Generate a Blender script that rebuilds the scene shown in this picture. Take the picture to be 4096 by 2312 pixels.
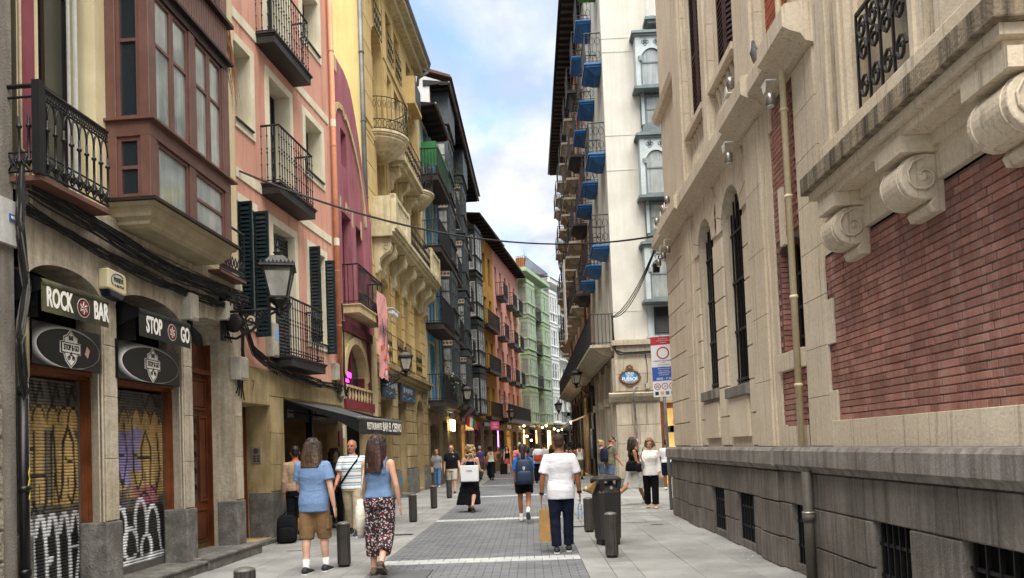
import bpy, bmesh, math, random
from mathutils import Vector, Matrix, noise
from math import radians as R, sin, cos, pi

for o in list(bpy.data.objects): bpy.data.objects.remove(o)
scn = bpy.context.scene
COL = scn.collection
rng = random.Random(7)

# ---------------------------------------------------------------- camera
cd = bpy.data.cameras.new('camera')
cam = bpy.data.objects.new('camera', cd); COL.objects.link(cam)
cd.sensor_width = 36.0; cd.lens = 2950/4096*36.0
cd.shift_y = 0.1273; cd.clip_start = 0.1; cd.clip_end = 2000
cam.matrix_world = (Matrix.Translation((0, 0, 1.57)) @ Matrix.Rotation(R(1.36), 4, 'Z') @
                    Matrix.Rotation(R(92.2), 4, 'X') @ Matrix.Rotation(R(-2.2), 4, 'Z'))
scn.camera = cam

# ---------------------------------------------------------------- sky and sun
SUN_EL, SUN_AZ = 67.0, 172.0          # azimuth clockwise from +Y: behind the camera, to the right
world = bpy.data.worlds.new('World'); scn.world = world
world.use_nodes = True
wt = world.node_tree; wt.nodes.clear()
def wn(t, **k):
    n = wt.nodes.new(t)
    for a, b in k.items(): setattr(n, a, b)
    return n
wout = wn('ShaderNodeOutputWorld'); wbg = wn('ShaderNodeBackground')
wbg.inputs['Strength'].default_value = 0.06
sky = wn('ShaderNodeTexSky', sky_type='NISHITA', sun_disc=False)
sky.sun_elevation = R(SUN_EL); sky.sun_rotation = R(SUN_AZ); sky.air_density = 1.0; sky.dust_density = 0.6; sky.ozone_density = 2.0
wtc = wn('ShaderNodeTexCoord')
sep = wn('ShaderNodeSeparateXYZ'); wt.links.new(wtc.outputs['Generated'], sep.inputs[0])
zc = wn('ShaderNodeMath', operation='MAXIMUM'); zc.inputs[1].default_value = 0.0; wt.links.new(sep.outputs['Z'], zc.inputs[0])
za = wn('ShaderNodeMath', operation='ADD'); za.inputs[1].default_value = 0.22; wt.links.new(zc.outputs[0], za.inputs[0])
dv = wn('ShaderNodeVectorMath', operation='DIVIDE'); wt.links.new(wtc.outputs['Generated'], dv.inputs[0])
cb = wn('ShaderNodeCombineXYZ')
for i in range(3): wt.links.new(za.outputs[0], cb.inputs[i])
wt.links.new(cb.outputs[0], dv.inputs[1])
mp = wn('ShaderNodeMapping'); mp.inputs['Scale'].default_value = (1.25, 1.0, 0.0); mp.inputs['Location'].default_value = (3.9, 2.15, 0)
wt.links.new(dv.outputs[0], mp.inputs[0])
n1 = wn('ShaderNodeTexNoise'); n1.inputs['Scale'].default_value = 1.7; n1.inputs['Detail'].default_value = 9; n1.inputs['Roughness'].default_value = 0.56; n1.inputs['Distortion'].default_value = 0.3
wt.links.new(mp.outputs[0], n1.inputs['Vector'])
r1 = wn('ShaderNodeValToRGB'); r1.color_ramp.elements[0].position = 0.26; r1.color_ramp.elements[1].position = 0.47
wt.links.new(n1.outputs['Fac'], r1.inputs[0])
n2 = wn('ShaderNodeTexNoise'); n2.inputs['Scale'].default_value = 4.2; n2.inputs['Detail'].default_value = 9
wt.links.new(mp.outputs[0], n2.inputs['Vector'])
r2 = wn('ShaderNodeValToRGB'); r2.color_ramp.elements[0].position = 0.36; r2.color_ramp.elements[1].position = 0.60
r2.color_ramp.elements[0].color = (1.75, 1.9, 2.2, 1); r2.color_ramp.elements[1].color = (2.85, 2.88, 2.92, 1)
wt.links.new(n2.outputs['Fac'], r2.inputs[0])
wmx = wn('ShaderNodeMix', data_type='RGBA'); wt.links.new(r1.outputs[0], wmx.inputs[0])
wt.links.new(sky.outputs[0], wmx.inputs[6]); wt.links.new(r2.outputs[0], wmx.inputs[7])
wt.links.new(wmx.outputs[2], wbg.inputs[0]); wt.links.new(wbg.outputs[0], wout.inputs[0])

sd = bpy.data.lights.new('sun', 'SUN'); sd.energy = 1.5; sd.angle = R(66); sd.color = (1.0, 0.955, 0.89)
sun = bpy.data.objects.new('sun', sd); COL.objects.link(sun)
sdir = Vector((sin(R(SUN_AZ))*cos(R(SUN_EL)), cos(R(SUN_AZ))*cos(R(SUN_EL)), sin(R(SUN_EL))))
sun.rotation_euler = sdir.to_track_quat('Z', 'Y').to_euler(); sun.location = (0, 0, 40)
scn.view_settings.view_transform = 'Standard'; scn.view_settings.look = 'None'
scn.view_settings.gamma = 1.0; scn.view_settings.use_curve_mapping = False
scn.view_settings.exposure = 2.72

# ---------------------------------------------------------------- materials
def C(h):
    h = h.lstrip('#')
    def f(c): c /= 255.0; return c/12.92 if c <= 0.04045 else ((c+0.055)/1.055)**2.4
    return tuple(f(int(h[i:i+2], 16)) for i in (0, 2, 4))
MATS = {}
def mat(name, c1, c2=None, rough=0.8, scale=2.5, bump=0.15, bscale=45, streak=0.0, scol='#3a332b', objr=0.0,
        metal=0.0, spec=0.35, dirt=0.0, dcol='#2c2620', sscale=7.0, fine=0.08, trans=0, sheen=0, crease=0.0, slo=0.44, spots=None, blotch=0.0):
    """procedural surface: two-tone mottling + rain streaks + stains + fine relief, all in world space"""
    if name in MATS: return MATS[name]
    m = bpy.data.materials.new(name); m.use_nodes = True; t = m.node_tree; L = t.links.new
    p = t.nodes['Principled BSDF']
    p.inputs['Roughness'].default_value = rough; p.inputs['Metallic'].default_value = metal
    p.inputs['Specular IOR Level'].default_value = spec
    if trans: p.inputs['Transmission Weight'].default_value = trans
    if sheen: p.inputs['Sheen Weight'].default_value = sheen
    g = t.nodes.new('ShaderNodeNewGeometry'); pos = g.outputs['Position']
    def nz(sc, det=5, vec=None, rg=0.55):
        n = t.nodes.new('ShaderNodeTexNoise'); n.inputs['Scale'].default_value = sc; n.inputs['Detail'].default_value = det
        n.inputs['Roughness'].default_value = rg
        L(vec or pos, n.inputs['Vector']); return n.outputs['Fac']
    def ramp(f, a, b):
        r = t.nodes.new('ShaderNodeMapRange'); r.inputs[1].default_value = a; r.inputs[2].default_value = b
        L(f, r.inputs[0]); return r.outputs[0]
    def mix(f, a, b, k=1.0):
        x = t.nodes.new('ShaderNodeMix'); x.data_type = 'RGBA'
        if k != 1.0:
            q = t.nodes.new('ShaderNodeMath'); q.operation = 'MULTIPLY'; q.inputs[1].default_value = k; L(f, q.inputs[0]); f = q.outputs[0]
        L(f, x.inputs[0])
        for s, i in ((a, 6), (b, 7)):
            if isinstance(s, tuple): x.inputs[i].default_value = (*s, 1)
            else: L(s, x.inputs[i])
        return x.outputs[2]
    a = C(c1); b = C(c2) if c2 else tuple(v*0.8 for v in a)
    base = mix(ramp(nz(scale), 0.36, 0.62), a, b)
    if dirt: base = mix(ramp(nz(scale*0.45, 7, rg=0.65), 0.46, 0.64), base, C(dcol), dirt)
    if streak:
        mp_ = t.nodes.new('ShaderNodeMapping'); mp_.inputs['Scale'].default_value = (sscale, sscale, 0.55); L(pos, mp_.inputs[0])
        base = mix(ramp(nz(1.0, 6, mp_.outputs[0], 0.68), slo, slo+0.2 if slo < 0.5 else slo+0.1), base, C(scol), streak)
    if blotch: base = mix(ramp(nz(0.55, 8, rg=0.7), 0.44, 0.6), base, C(dcol), blotch)
    if spots:
        vo = t.nodes.new('ShaderNodeTexVoronoi'); vo.inputs['Scale'].default_value = spots[0]; vo.inputs['Randomness'].default_value = 1.0; L(pos, vo.inputs['Vector'])
        base = mix(ramp(vo.outputs['Distance'], spots[1], spots[1]*0.7), base, C(spots[2]), spots[3])
    v = None
    if fine or objr:
        h = t.nodes.new('ShaderNodeHueSaturation'); L(base, h.inputs['Color'])
        f1 = t.nodes.new('ShaderNodeMapRange'); f1.inputs[3].default_value = 1-fine; f1.inputs[4].default_value = 1+fine
        f1.inputs[1].default_value = 0.3; f1.inputs[2].default_value = 0.7; L(nz(bscale*0.6, 3), f1.inputs[0]); v = f1.outputs[0]
        if objr:
            oi = t.nodes.new('ShaderNodeObjectInfo')
            f2 = t.nodes.new('ShaderNodeMapRange'); f2.inputs[3].default_value = 1-objr; f2.inputs[4].default_value = 1+objr*0.8; 
            ad = t.nodes.new('ShaderNodeMath'); ad.operation = 'ADD'; L(oi.outputs['Random'], ad.inputs[0]); L(g.outputs['Random Per Island'], ad.inputs[1])
            fr_ = t.nodes.new('ShaderNodeMath'); fr_.operation = 'FRACT'; L(ad.outputs[0], fr_.inputs[0]); L(fr_.outputs[0], f2.inputs[0])
            q = t.nodes.new('ShaderNodeMath'); q.operation = 'MULTIPLY'; L(v, q.inputs[0]); L(f2.outputs[0], q.inputs[1]); v = q.outputs[0]
        L(v, h.inputs['Value']); base = h.outputs[0]
    L(base, p.inputs['Base Color'])
    if bump:
        bp = t.nodes.new('ShaderNodeBump'); bp.inputs['Strength'].default_value = bump; bp.inputs['Distance'].default_value = 0.02
        hgt = nz(bscale, 6)
        if crease:
            mp2 = t.nodes.new('ShaderNodeMapping'); mp2.inputs['Rotation'].default_value = (0.5, 0.75, 0.3); mp2.inputs['Scale'].default_value = (3.2, 3.2, 9.5); L(pos, mp2.inputs[0])
            n3 = t.nodes.new('ShaderNodeTexNoise'); n3.inputs['Scale'].default_value = 1.0; n3.inputs['Detail'].default_value = 2; n3.inputs['Distortion'].default_value = 0.8; L(mp2.outputs[0], n3.inputs['Vector'])
            q = t.nodes.new('ShaderNodeMath'); q.operation = 'MULTIPLY_ADD'; q.inputs[1].default_value = crease; L(n3.outputs['Fac'], q.inputs[0])
            q2 = t.nodes.new('ShaderNodeMath'); q2.operation = 'MULTIPLY'; q2.inputs[1].default_value = 0.03; L(hgt, q2.inputs[0]); L(q2.outputs[0], q.inputs[2]); hgt = q.outputs[0]
        L(hgt, bp.inputs['Height']); L(bp.outputs[0], p.inputs['Normal'])
    MATS[name] = m; return m
def emit(name, c, s):
    if name in MATS: return MATS[name]
    m = bpy.data.materials.new(name); m.use_nodes = True; p = m.node_tree.nodes['Principled BSDF']
    p.inputs['Base Color'].default_value = (*C(c), 1); p.inputs['Emission Color'].default_value = (*C(c), 1); p.inputs['Emission Strength'].default_value = s
    MATS[name] = m; return m
def plain(name, c, rough=0.5, metal=0, spec=0.5, alpha=1, trans=0):
    if name in MATS: return MATS[name]
    m = bpy.data.materials.new(name); m.use_nodes = True; p = m.node_tree.nodes['Principled BSDF']
    p.inputs['Base Color'].default_value = (*C(c), 1); p.inputs['Roughness'].default_value = rough; p.inputs['Metallic'].default_value = metal
    p.inputs['Specular IOR Level'].default_value = spec; p.inputs['Alpha'].default_value = alpha; p.inputs['Transmission Weight'].default_value = trans
    MATS[name] = m; return m
def vcol(name, rough=0.6, bump=0.1):
    m = mat(name, '#808080', rough=rough, bump=bump, fine=0)
    t = m.node_tree; a = t.nodes.new('ShaderNodeVertexColor'); a.layer_name = 'paint'
    t.links.new(a.outputs[0], t.nodes['Principled BSDF'].inputs['Base Color']); return m

# ---------------------------------------------------------------- mesh builder
def V(*a): return Vector(a)
class B:
    def __init__(s): s.v = []; s.f = []
    def add(s, vs, fs):
        o = len(s.v); s.v += [tuple(v) for v in vs]; s.f += [tuple(i+o for i in f) for f in fs]; return s
    def box(s, x0, x1, y0, y1, z0, z1):
        return s.add([(x0,y0,z0),(x1,y0,z0),(x1,y1,z0),(x0,y1,z0),(x0,y0,z1),(x1,y0,z1),(x1,y1,z1),(x0,y1,z1)],
                     [(0,3,2,1),(4,5,6,7),(0,1,5,4),(1,2,6,5),(2,3,7,6),(3,0,4,7)])
    def taper(s, x0, x1, y0, y1, z0, X0, X1, Y0, Y1, z1):
        return s.add([(x0,y0,z0),(x1,y0,z0),(x1,y1,z0),(x0,y1,z0),(X0,Y0,z1),(X1,Y0,z1),(X1,Y1,z1),(X0,Y1,z1)],
                     [(0,3,2,1),(4,5,6,7),(0,1,5,4),(1,2,6,5),(2,3,7,6),(3,0,4,7)])
    def prism(s, pts, a0, a1, ax='y'):
        n = len(pts)
        def P(p, a): return {'y': (p[0], a, p[1]), 'x': (a, p[0], p[1]), 'z': (p[0], p[1], a)}[ax]
        return s.add([P(p, a0) for p in pts]+[P(p, a1) for p in pts],
                     [tuple(range(n)), tuple(range(2*n-1, n-1, -1))]+[(i, i+n, (i+1) % n+n, (i+1) % n) for i in range(n)])
    def quad(s, *p): return s.add(p, [tuple(range(len(p)))])
    def loft(s, rings, caps=True, closed=False):
        n = len(rings[0]); m = len(rings); vs = [v for r in rings for v in r]; fs = []
        for i in range(m if closed else m-1):
            k = (i+1) % m
            for j in range(n):
                fs.append((i*n+j, i*n+(j+1) % n, k*n+(j+1) % n, k*n+j))
        if caps and not closed: fs += [tuple(range(n))[::-1], tuple(range((m-1)*n, m*n))]
        return s.add(vs, fs)
    def tube(s, path, r, n=8, caps=True, closed=False):
        path = [Vector(p) for p in path]; m = len(path)
        rr = r if isinstance(r, (list, tuple)) else [r]*m
        rings = []; up = None
        for i, p in enumerate(path):
            if closed: d = path[(i+1) % m]-path[i-1]
            else: d = path[min(i+1, m-1)]-path[max(i-1, 0)]
            if d.length < 1e-9: d = Vector((0, 0, 1))
            d.normalize()
            if up is None: up = Vector((0, 0, 1)) if abs(d.z) < 0.9 else Vector((1, 0, 0))
            a = d.cross(up)
            if a.length < 1e-4: a = d.cross(Vector((0.3, 1, 0.2)))
            a.normalize(); b = a.cross(d).normalized(); up = b
            rings.append([p+(a*cos(2*pi*j/n)+b*sin(2*pi*j/n))*rr[i] for j in range(n)])
        return s.loft(rings, caps, closed)
    def lathe(s, prof, c=(0,0,0), n=12, a0=0, a1=2*pi):
        full = abs(a1-a0-2*pi) < 1e-6; k = n if full else n+1
        rings = [[(c[0]+r*cos(a0+(a1-a0)*j/n), c[1]+r*sin(a0+(a1-a0)*j/n), c[2]+z) for j in range(k)] for r, z in prof]
        if full: return s.loft(rings)
        vs = [v for r in rings for v in r]; fs = []
        for i in range(len(rings)-1):
            for j in range(k-1): fs.append((i*k+j, i*k+j+1, (i+1)*k+j+1, (i+1)*k+j))
        fs += [tuple(range(k))[::-1], tuple(range((len(rings)-1)*k, len(rings)*k))]
        return s.add(vs, fs)
    def ell(s, c, r, n=12, m=8, rot=None):
        rings = []
        for i in range(m+1):
            t = -pi/2+pi*max(0.012, min(0.988, i/m)); ring = []
            for j in range(n):
                q = Vector((r[0]*cos(t)*cos(2*pi*j/n), r[1]*cos(t)*sin(2*pi*j/n), r[2]*sin(t)))
                if rot: q = rot @ q
                ring.append(Vector(c)+q)
            rings.append(ring)
        return s.loft(rings)
    def mesh(s, name, smooth=False, recalc=False):
        me = bpy.data.meshes.new(name); me.from_pydata(s.v, [], s.f)
        if recalc:
            bm = bmesh.new(); bm.from_mesh(me); bmesh.ops.recalc_face_normals(bm, faces=bm.faces); bm.to_mesh(me); bm.free()
        if smooth: me.polygons.foreach_set('use_smooth', [True]*len(me.polygons))
        me.update(); return me
    def obj(s, name, m, parent=None, smooth=False, loc=None, rot=None, bevel=0, recalc=False):
        o = mk(name, s.mesh(name, smooth, recalc), m, parent, loc, rot)
        if bevel:
            b = o.modifiers.new('bevel', 'BEVEL'); b.width = bevel; b.segments = 2; b.limit_method = 'ANGLE'; b.angle_limit = R(40)
        return o
def mk(name, me, m=None, parent=None, loc=None, rot=None, scale=None):
    o = bpy.data.objects.new(name, me); COL.objects.link(o)
    if m is not None and not me.materials: me.materials.append(m)
    if parent: o.parent = parent
    if loc: o.location = loc
    if rot: o.rotation_euler = rot
    if scale: o.scale = scale
    return o
def thing(name, label, cat, loc=(0,0,0), rz=0, group=None, kind=None):
    o = bpy.data.objects.new(name, None); COL.objects.link(o); o.location = loc; o.rotation_euler = (0, 0, R(rz)); o.empty_display_size = 0.2
    return tag(o, label, cat, group, kind)
def tag(o, label, cat=None, group=None, kind=None):
    o['label'] = label
    if cat: o['category'] = cat
    if group: o['group'] = group
    if kind: o['kind'] = kind
    return o
def struct(o, label=None):
    o['kind'] = 'structure'
    if label: o['label'] = label
    return o
def text_mesh(txt, h, bold=0.0, sx=1.0, depth=0.004, align='CENTER', space=1.0):
    """lettering as a mesh in the XZ plane facing -Y"""
    cu = bpy.data.curves.new('lettering', 'FONT'); cu.body = txt; cu.size = h/0.7; cu.align_x = align; cu.align_y = 'CENTER'
    cu.extrude = depth/2; cu.offset = bold; cu.resolution_u = 3; cu.space_character = space
    o = bpy.data.objects.new('lettering', cu); COL.objects.link(o)
    dg = bpy.context.evaluated_depsgraph_get(); me = bpy.data.meshes.new_from_object(o.evaluated_get(dg))
    bpy.data.objects.remove(o); bpy.data.curves.remove(cu)
    me.transform(Matrix.Rotation(R(90), 4, 'X') @ Matrix.Diagonal((sx, 1, 1, 1))); me.name = 'lettering'
    me.materials.clear(); return me
def letters(txt, h, m, parent, loc, rz=0, bold=0.0, sx=1.0, depth=0.004, align='CENTER', space=1.0, name='lettering', tilt=0):
    return mk(name, text_mesh(txt, h, bold, sx, depth, align, space), m, parent, loc, (tilt, 0, rz))

# ---------------------------------------------------------------- building kit (local frame: x along the front, y into the house, z up)
def arch_pts(x0, x1, z1, rise, n=14):
    cx, hw = (x0+x1)/2, (x1-x0)/2
    return [(cx-hw*cos(pi*i/n), z1-rise+rise*sin(pi*i/n)) for i in range(n+1)]
def wall(b, x0, x1, z0, z1, ops=(), d=0.25, sill=True):
    xs = sorted({x0, x1, *[o[0] for o in ops], *[o[1] for o in ops]}); zs = sorted({z0, z1, *[o[2] for o in ops], *[o[3] for o in ops]})
    xs = [x for x in xs if x0-1e-6 <= x <= x1+1e-6]; zs = [z for z in zs if z0-1e-6 <= z <= z1+1e-6]
    for i in range(len(xs)-1):
        for j in range(len(zs)-1):
            cx, cz = (xs[i]+xs[i+1])/2, (zs[j]+zs[j+1])/2
            if any(o[0] < cx < o[1] and o[2] < cz < o[3] for o in ops): continue
            b.quad((xs[i],0,zs[j]), (xs[i+1],0,zs[j]), (xs[i+1],0,zs[j+1]), (xs[i],0,zs[j+1]))
    for o in ops:
        a0, a1, c0, c1 = o[:4]; rise = o[4] if len(o) > 4 else 0; dd = o[5] if len(o) > 5 else d; sy = o[6] if len(o) > 6 else 0
        sp = c1-rise
        b.quad((a0,0,c0), (a0,dd,c0), (a0,dd,sp), (a0,0,sp)); b.quad((a1,0,c0), (a1,0,sp), (a1+sy,dd,sp), (a1+sy,dd,c0))
        if sill: b.quad((a0,0,c0), (a1,0,c0), (a1+sy,dd,c0), (a0,dd,c0))
        if rise:
            ps = arch_pts(a0, a1, c1, rise)
            for p, q in zip(ps, ps[1:]):
                b.quad((p[0],0,p[1]), (q[0],0,q[1]), (q[0],0,c1), (p[0],0,c1))
                b.quad((p[0],0,p[1]), (p[0],dd,p[1]), (q[0],dd,q[1]), (q[0],0,q[1]))
        else: b.quad((a0,0,c1), (a0,dd,c1), (a1,dd,c1), (a1,0,c1))
    return b
def trim(b, x0, x1, z0, z1, w, p=0.03, bottom=True):
    """flat raised surround round an opening, butted end to end"""
    b.box(x0-w, x0, -p, 0.02, z0, z1); b.box(x1, x1+w, -p, 0.02, z0, z1); b.box(x0-w, x1+w, -p, 0.02, z1, z1+w)
    if bottom: b.box(x0-w, x1+w, -p, 0.02, z0-w, z0)
GL = plain('window_glass', '#262c30', 0.04, 0, 1.0)
GLC = mat('curtain_reflection_glass', '#8e9490', '#747b79', rough=0.08, scale=2, bump=0, spec=0.9, streak=0.45, scol='#b9bdb9', sscale=9, fine=0)  # pale streaks painted in: curtains, and sky reflections on the brown bay
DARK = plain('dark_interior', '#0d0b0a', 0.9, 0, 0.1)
def window(root, x0, x1, z0, z1, y, m, glass=None, cols=2, rows=2, fr=0.06, rail=0.03, name='window'):
    b = B(); d = 0.05
    b.box(x0, x0+fr, y, y+d, z0, z1); b.box(x1-fr, x1, y, y+d, z0, z1); b.box(x0+fr, x1-fr, y, y+d, z0, z0+fr); b.box(x0+fr, x1-fr, y, y+d, z1-fr, z1)
    for i in range(1, cols):
        x = x0+(x1-x0)*i/cols; w = fr*0.8 if cols == 2 else rail; b.box(x-w/2, x+w/2, y-0.004, y+d-0.006, z0+fr, z1-fr)
    for j in range(1, rows):
        z = z0+(z1-z0)*j/rows; b.box(x0+fr, x1-fr, y+0.006, y+d-0.012, z-rail/2, z+rail/2)
    w = b.obj(name, m, root)
    for i in range(cols):
        for j in range(rows):
            xa = x0+fr*0.5+(x1-x0-fr)*i/cols; xb = x0+fr*0.5+(x1-x0-fr)*(i+1)/cols; zb_ = z0+fr*0.5+(z1-z0-fr)*j/rows; zt = z0+fr*0.5+(z1-z0-fr)*(j+1)/rows
            t = rng.uniform(-0.004, 0.004)
            B().add([(xa+0.004,y+0.024+t,zb_),(xb-0.004,y+0.024-t,zb_),(xb-0.004,y+0.024-t*0.5,zt),(xa+0.004,y+0.024+t*0.7,zt)], [(0,1,2,3)]).obj('pane', glass or GL, w)
    return w
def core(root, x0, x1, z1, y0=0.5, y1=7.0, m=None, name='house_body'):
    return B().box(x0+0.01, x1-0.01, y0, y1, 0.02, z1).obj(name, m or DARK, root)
SLAT = {}
def shutter(root, w, h, m, loc, rz, slat=0.055, name='shutter', split=1):
    """louvred shutter leaf hinged at local x=0, in the XZ plane; each slat a piece of its own"""
    e = B(); f = 0.05
    e.box(0, f, -0.02, 0.02, 0, h); e.box(w-f, w, -0.02, 0.02, 0, h); e.box(f, w-f, -0.02, 0.02, 0, f); e.box(f, w-f, -0.02, 0.02, h-f, h)
    e.box(f, w-f, 0.004, 0.008, f, h-f)
    if split > 1:
        for i in range(1, split): e.box(f, w-f, -0.02, 0.003, h*i/split-f/2, h*i/split+f/2)
    o = e.obj(name, m, root, loc=loc, rot=(0, 0, rz))
    key = round(w, 3), slat, m.name
    if key not in SLAT: SLAT[key] = B().add([(f,-0.024,0),(w-f,-0.024,0),(w-f,-0.016,0.006),(f,-0.016,0.006),(f,0.0,slat*0.9),(w-f,0.0,slat*0.9),(w-f,0.003,slat*0.8),(f,0.003,slat*0.8)],[(0,1,5,4),(3,2,1,0),(7,6,2,3),(4,5,6,7)]).mesh('slat'); SLAT[key].materials.append(m)
    n = int((h-2*f)/slat)
    for i in range(n):
        z = f+i*slat
        if split > 1 and any(abs(z+slat/2-h*k/split) < f*0.9 for k in range(1, split)): continue
        mk('slat', SLAT[key], None, o, (0, 0, z))
    return o
BAR = {}
def turned_bar(h, r, style):
    k = (round(h, 3), r, style)
    if k not in BAR:
        b = B()
        if style == 'turned':
            pr = [(r,0)]
            for f in ((0.12, 0.34, 0.55, 0.62, 0.84) if h > 0.8 else (0.10, 0.80)): pr += [(r, h*f-0.022), (r*2.0, h*f-0.008), (r*2.0, h*f+0.008), (r, h*f+0.022)]
            pr += [(r, h)]; pr.sort(key=lambda p: p[1]); b.lathe(pr, n=6)
        else: b.lathe([(r, 0), (r, h)], n=5)
        BAR[k] = b.mesh('baluster', smooth=(style == 'turned'))
    return BAR[k]
IRON = mat('black_iron', '#17171a', '#0e0e10', rough=0.5, bump=0.1, metal=0.2, spec=0.5, fine=0.15)
def railing(slab, x0, x1, y0, y1, z, h, m=None, step=0.11, style='plain', r=0.007, single=True, sides=True, rows=(0.0,)):
    """iron railing on a balcony: front along x at y0, returns to the wall at y1"""
    m = m or IRON
    b = B(); up_ = [(x0,y1,0),(x0,y0,0),(x1,y0,0),(x1,y1,0)] if sides else [(x0,y0,0),(x1,y0,0)]
    b.tube([(x, y, z+h) for x, y, _ in up_], 0.022, 6)
    if single: B().tube([(x, y, z+0.07) for x, y, _ in up_], 0.012, 4).obj('bottom_rail', m, slab)
    else: b.tube([(x, y, z+0.07) for x, y, _ in up_], 0.012, 4)
    pts = [(x0+(x1-x0)*i/max(1, round((x1-x0)/step)), y0) for i in range(max(1, round((x1-x0)/step))+1)]
    if sides:
        ns = max(1, round((y1-y0)/step))
        for x in (x0, x1): pts += [(x, y0+(y1-y0)*i/ns) for i in range(1, ns+1)]
    if single:
        me = turned_bar(h-0.016, r, style)
        for x, y in pts: mk('baluster', me, m, slab, (x, y, z))
    else:
        for x, y in pts: b.box(x-r, x+r, y-r, y+r, z, z+h-0.015)
    o = b.obj('handrail' if single else 'railing', m, slab)
    if not single: o['kind'] = 'stuff'
    return o
# ================================================================ ground
M_GROUND = mat('joint_mortar', '#3b3b3a', '#2e2e2d', rough=0.95, scale=6)
M_SLAB = mat('granite_slab', '#93938f', '#858582', rough=0.78, scale=1.1, bump=0.12, bscale=160, objr=0.13, dirt=0.5, dcol='#696863', fine=0.12, blotch=0.4, spots=(5.0, 0.10, '#57564f', 0.8))
M_PAVE = mat('pavement_far', '#8f8f8b', '#7d7d79', rough=0.8, scale=1.1, bump=0.1, bscale=120, dirt=0.4, dcol='#73726e', blotch=0.3, spots=(5.0, 0.10, '#57564f', 0.6))
M_SETT = mat('grey_sett', '#717274', '#646567', rough=0.8, scale=0.8, bump=0.2, bscale=120, objr=0.14, dirt=0.4, dcol='#5d5e61', fine=0.14, blotch=0.35)
M_SETTL = mat('pale_sett', '#b4b5b3', '#a2a3a1', rough=0.75, scale=1.2, bump=0.15, bscale=120, objr=0.07, dirt=0.3, dcol='#8a8b88')
g = B().quad((-150,-40,-0.045), (150,-40,-0.045), (150,400,-0.045), (-150,400,-0.045)).obj('ground', M_GROUND); struct(g, 'dark joint bed under the paving')
# pavements either side of the sett strip: slabs one by one near the camera, one sheet further on
XL, XR = -2.17, 0.64
def chamfer_block(w, l, h, c=0.004):
    return B().add([(0,0,-h),(w,0,-h),(w,l,-h),(0,l,-h),(0,0,-c),(w,0,-c),(w,l,-c),(0,l,-c),(c,c,0),(w-c,c,0),(w-c,l-c,0),(c,l-c,0)],
        [(0,1,5,4),(1,2,6,5),(2,3,7,6),(3,0,4,7),(4,5,9,8),(5,6,10,9),(6,7,11,10),(7,4,8,11),(8,9,10,11)])
def slab_side(name, cols, y0, y1, ln, label):
    base = B().quad((cols[0][0], y0-3, -0.04), (cols[-1][1], y0-3, -0.04), (cols[-1][1], y1, -0.04), (cols[0][0], y1, -0.04)).obj(name, M_GROUND)
    struct(base, label)
    for k, (xa, xb) in enumerate(cols):
        L_ = ln[k]; me = chamfer_block(xb-xa-0.005, L_-0.005, 0.035).mesh('paving_slab'); me.materials.append(M_SLAB)
        y = y0+(-0.37*k) % L_-L_
        while y < y1:
            mk('paving_slab', me, None, base, (xa+0.0025, y, rng.uniform(-0.002, 0.001)), (rng.uniform(-.001,.001), rng.uniform(-.001,.001), 0)); y += L_
    return base
slab_side('pavement_left', [(-5.3,-4.6),(-4.6,-4.0),(-4.0,-3.4),(-3.4,-2.8),(-2.8,-2.5),(-2.5,XL)], 7.0, 27.0, [1.2,1.0,0.9,0.9,1.1,1.1], 'grey granite slab pavement along the shop fronts')
slab_side('pavement_right', [(XR,0.96),(0.96,1.28),(1.28,1.95),(1.95,2.6),(2.6,3.3)], 7.0, 27.0, [1.1,1.1,1.2,1.0,1.3], 'pale grey slab pavement beside the brick palace')
p = B(); p.quad((-6,27,0), (XL,27,0), (XL,120,0), (-6,120,0)); p.quad((XR,27,0), (14,27,0), (14,120,0), (XR,120,0)); p.quad((3.3,16.3,0), (40,16.3,0), (40,27,0), (3.3,27,0)); p.quad((-9,-6,-0.003),(XL,-6,-0.003),(XL,5.7,-0.003),(-9,5.7,-0.003)); p.quad((XR,-6,-0.003),(9,-6,-0.003),(9,5.7,-0.003),(XR,5.7,-0.003))
struct(p.obj('pavement', M_PAVE), 'grey paving further down the street and in the side street')
road = B().quad((XL,-6,-0.038), (XR,-6,-0.038), (XR,120,-0.038), (XL,120,-0.038)).obj('roadway', M_GROUND); struct(road, 'strip of grey setts down the middle of the street')
SW, SL = 0.2162, 0.1
stripes = [(10.22, 10.6), (16.25, 16.55), (24.05, 24.35), (31.0, 31.3), (38, 38.3)]
sett_me = chamfer_block(SW-0.011, SL-0.0008, 0.03, 0.002).mesh('sett'); sett_me.materials.append(M_SETT)
settl_me = chamfer_block(SW-0.008, SL*2-0.004, 0.03, 0.003).mesh('sett'); settl_me.materials.append(M_SETTL)
half_me = chamfer_block(SW/2-0.011, SL-0.0008, 0.03, 0.002).mesh('sett'); half_me.materials.append(M_SETT)
far = B(); farl = B(); cnt = 0; y = 6.0; row = 0
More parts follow.
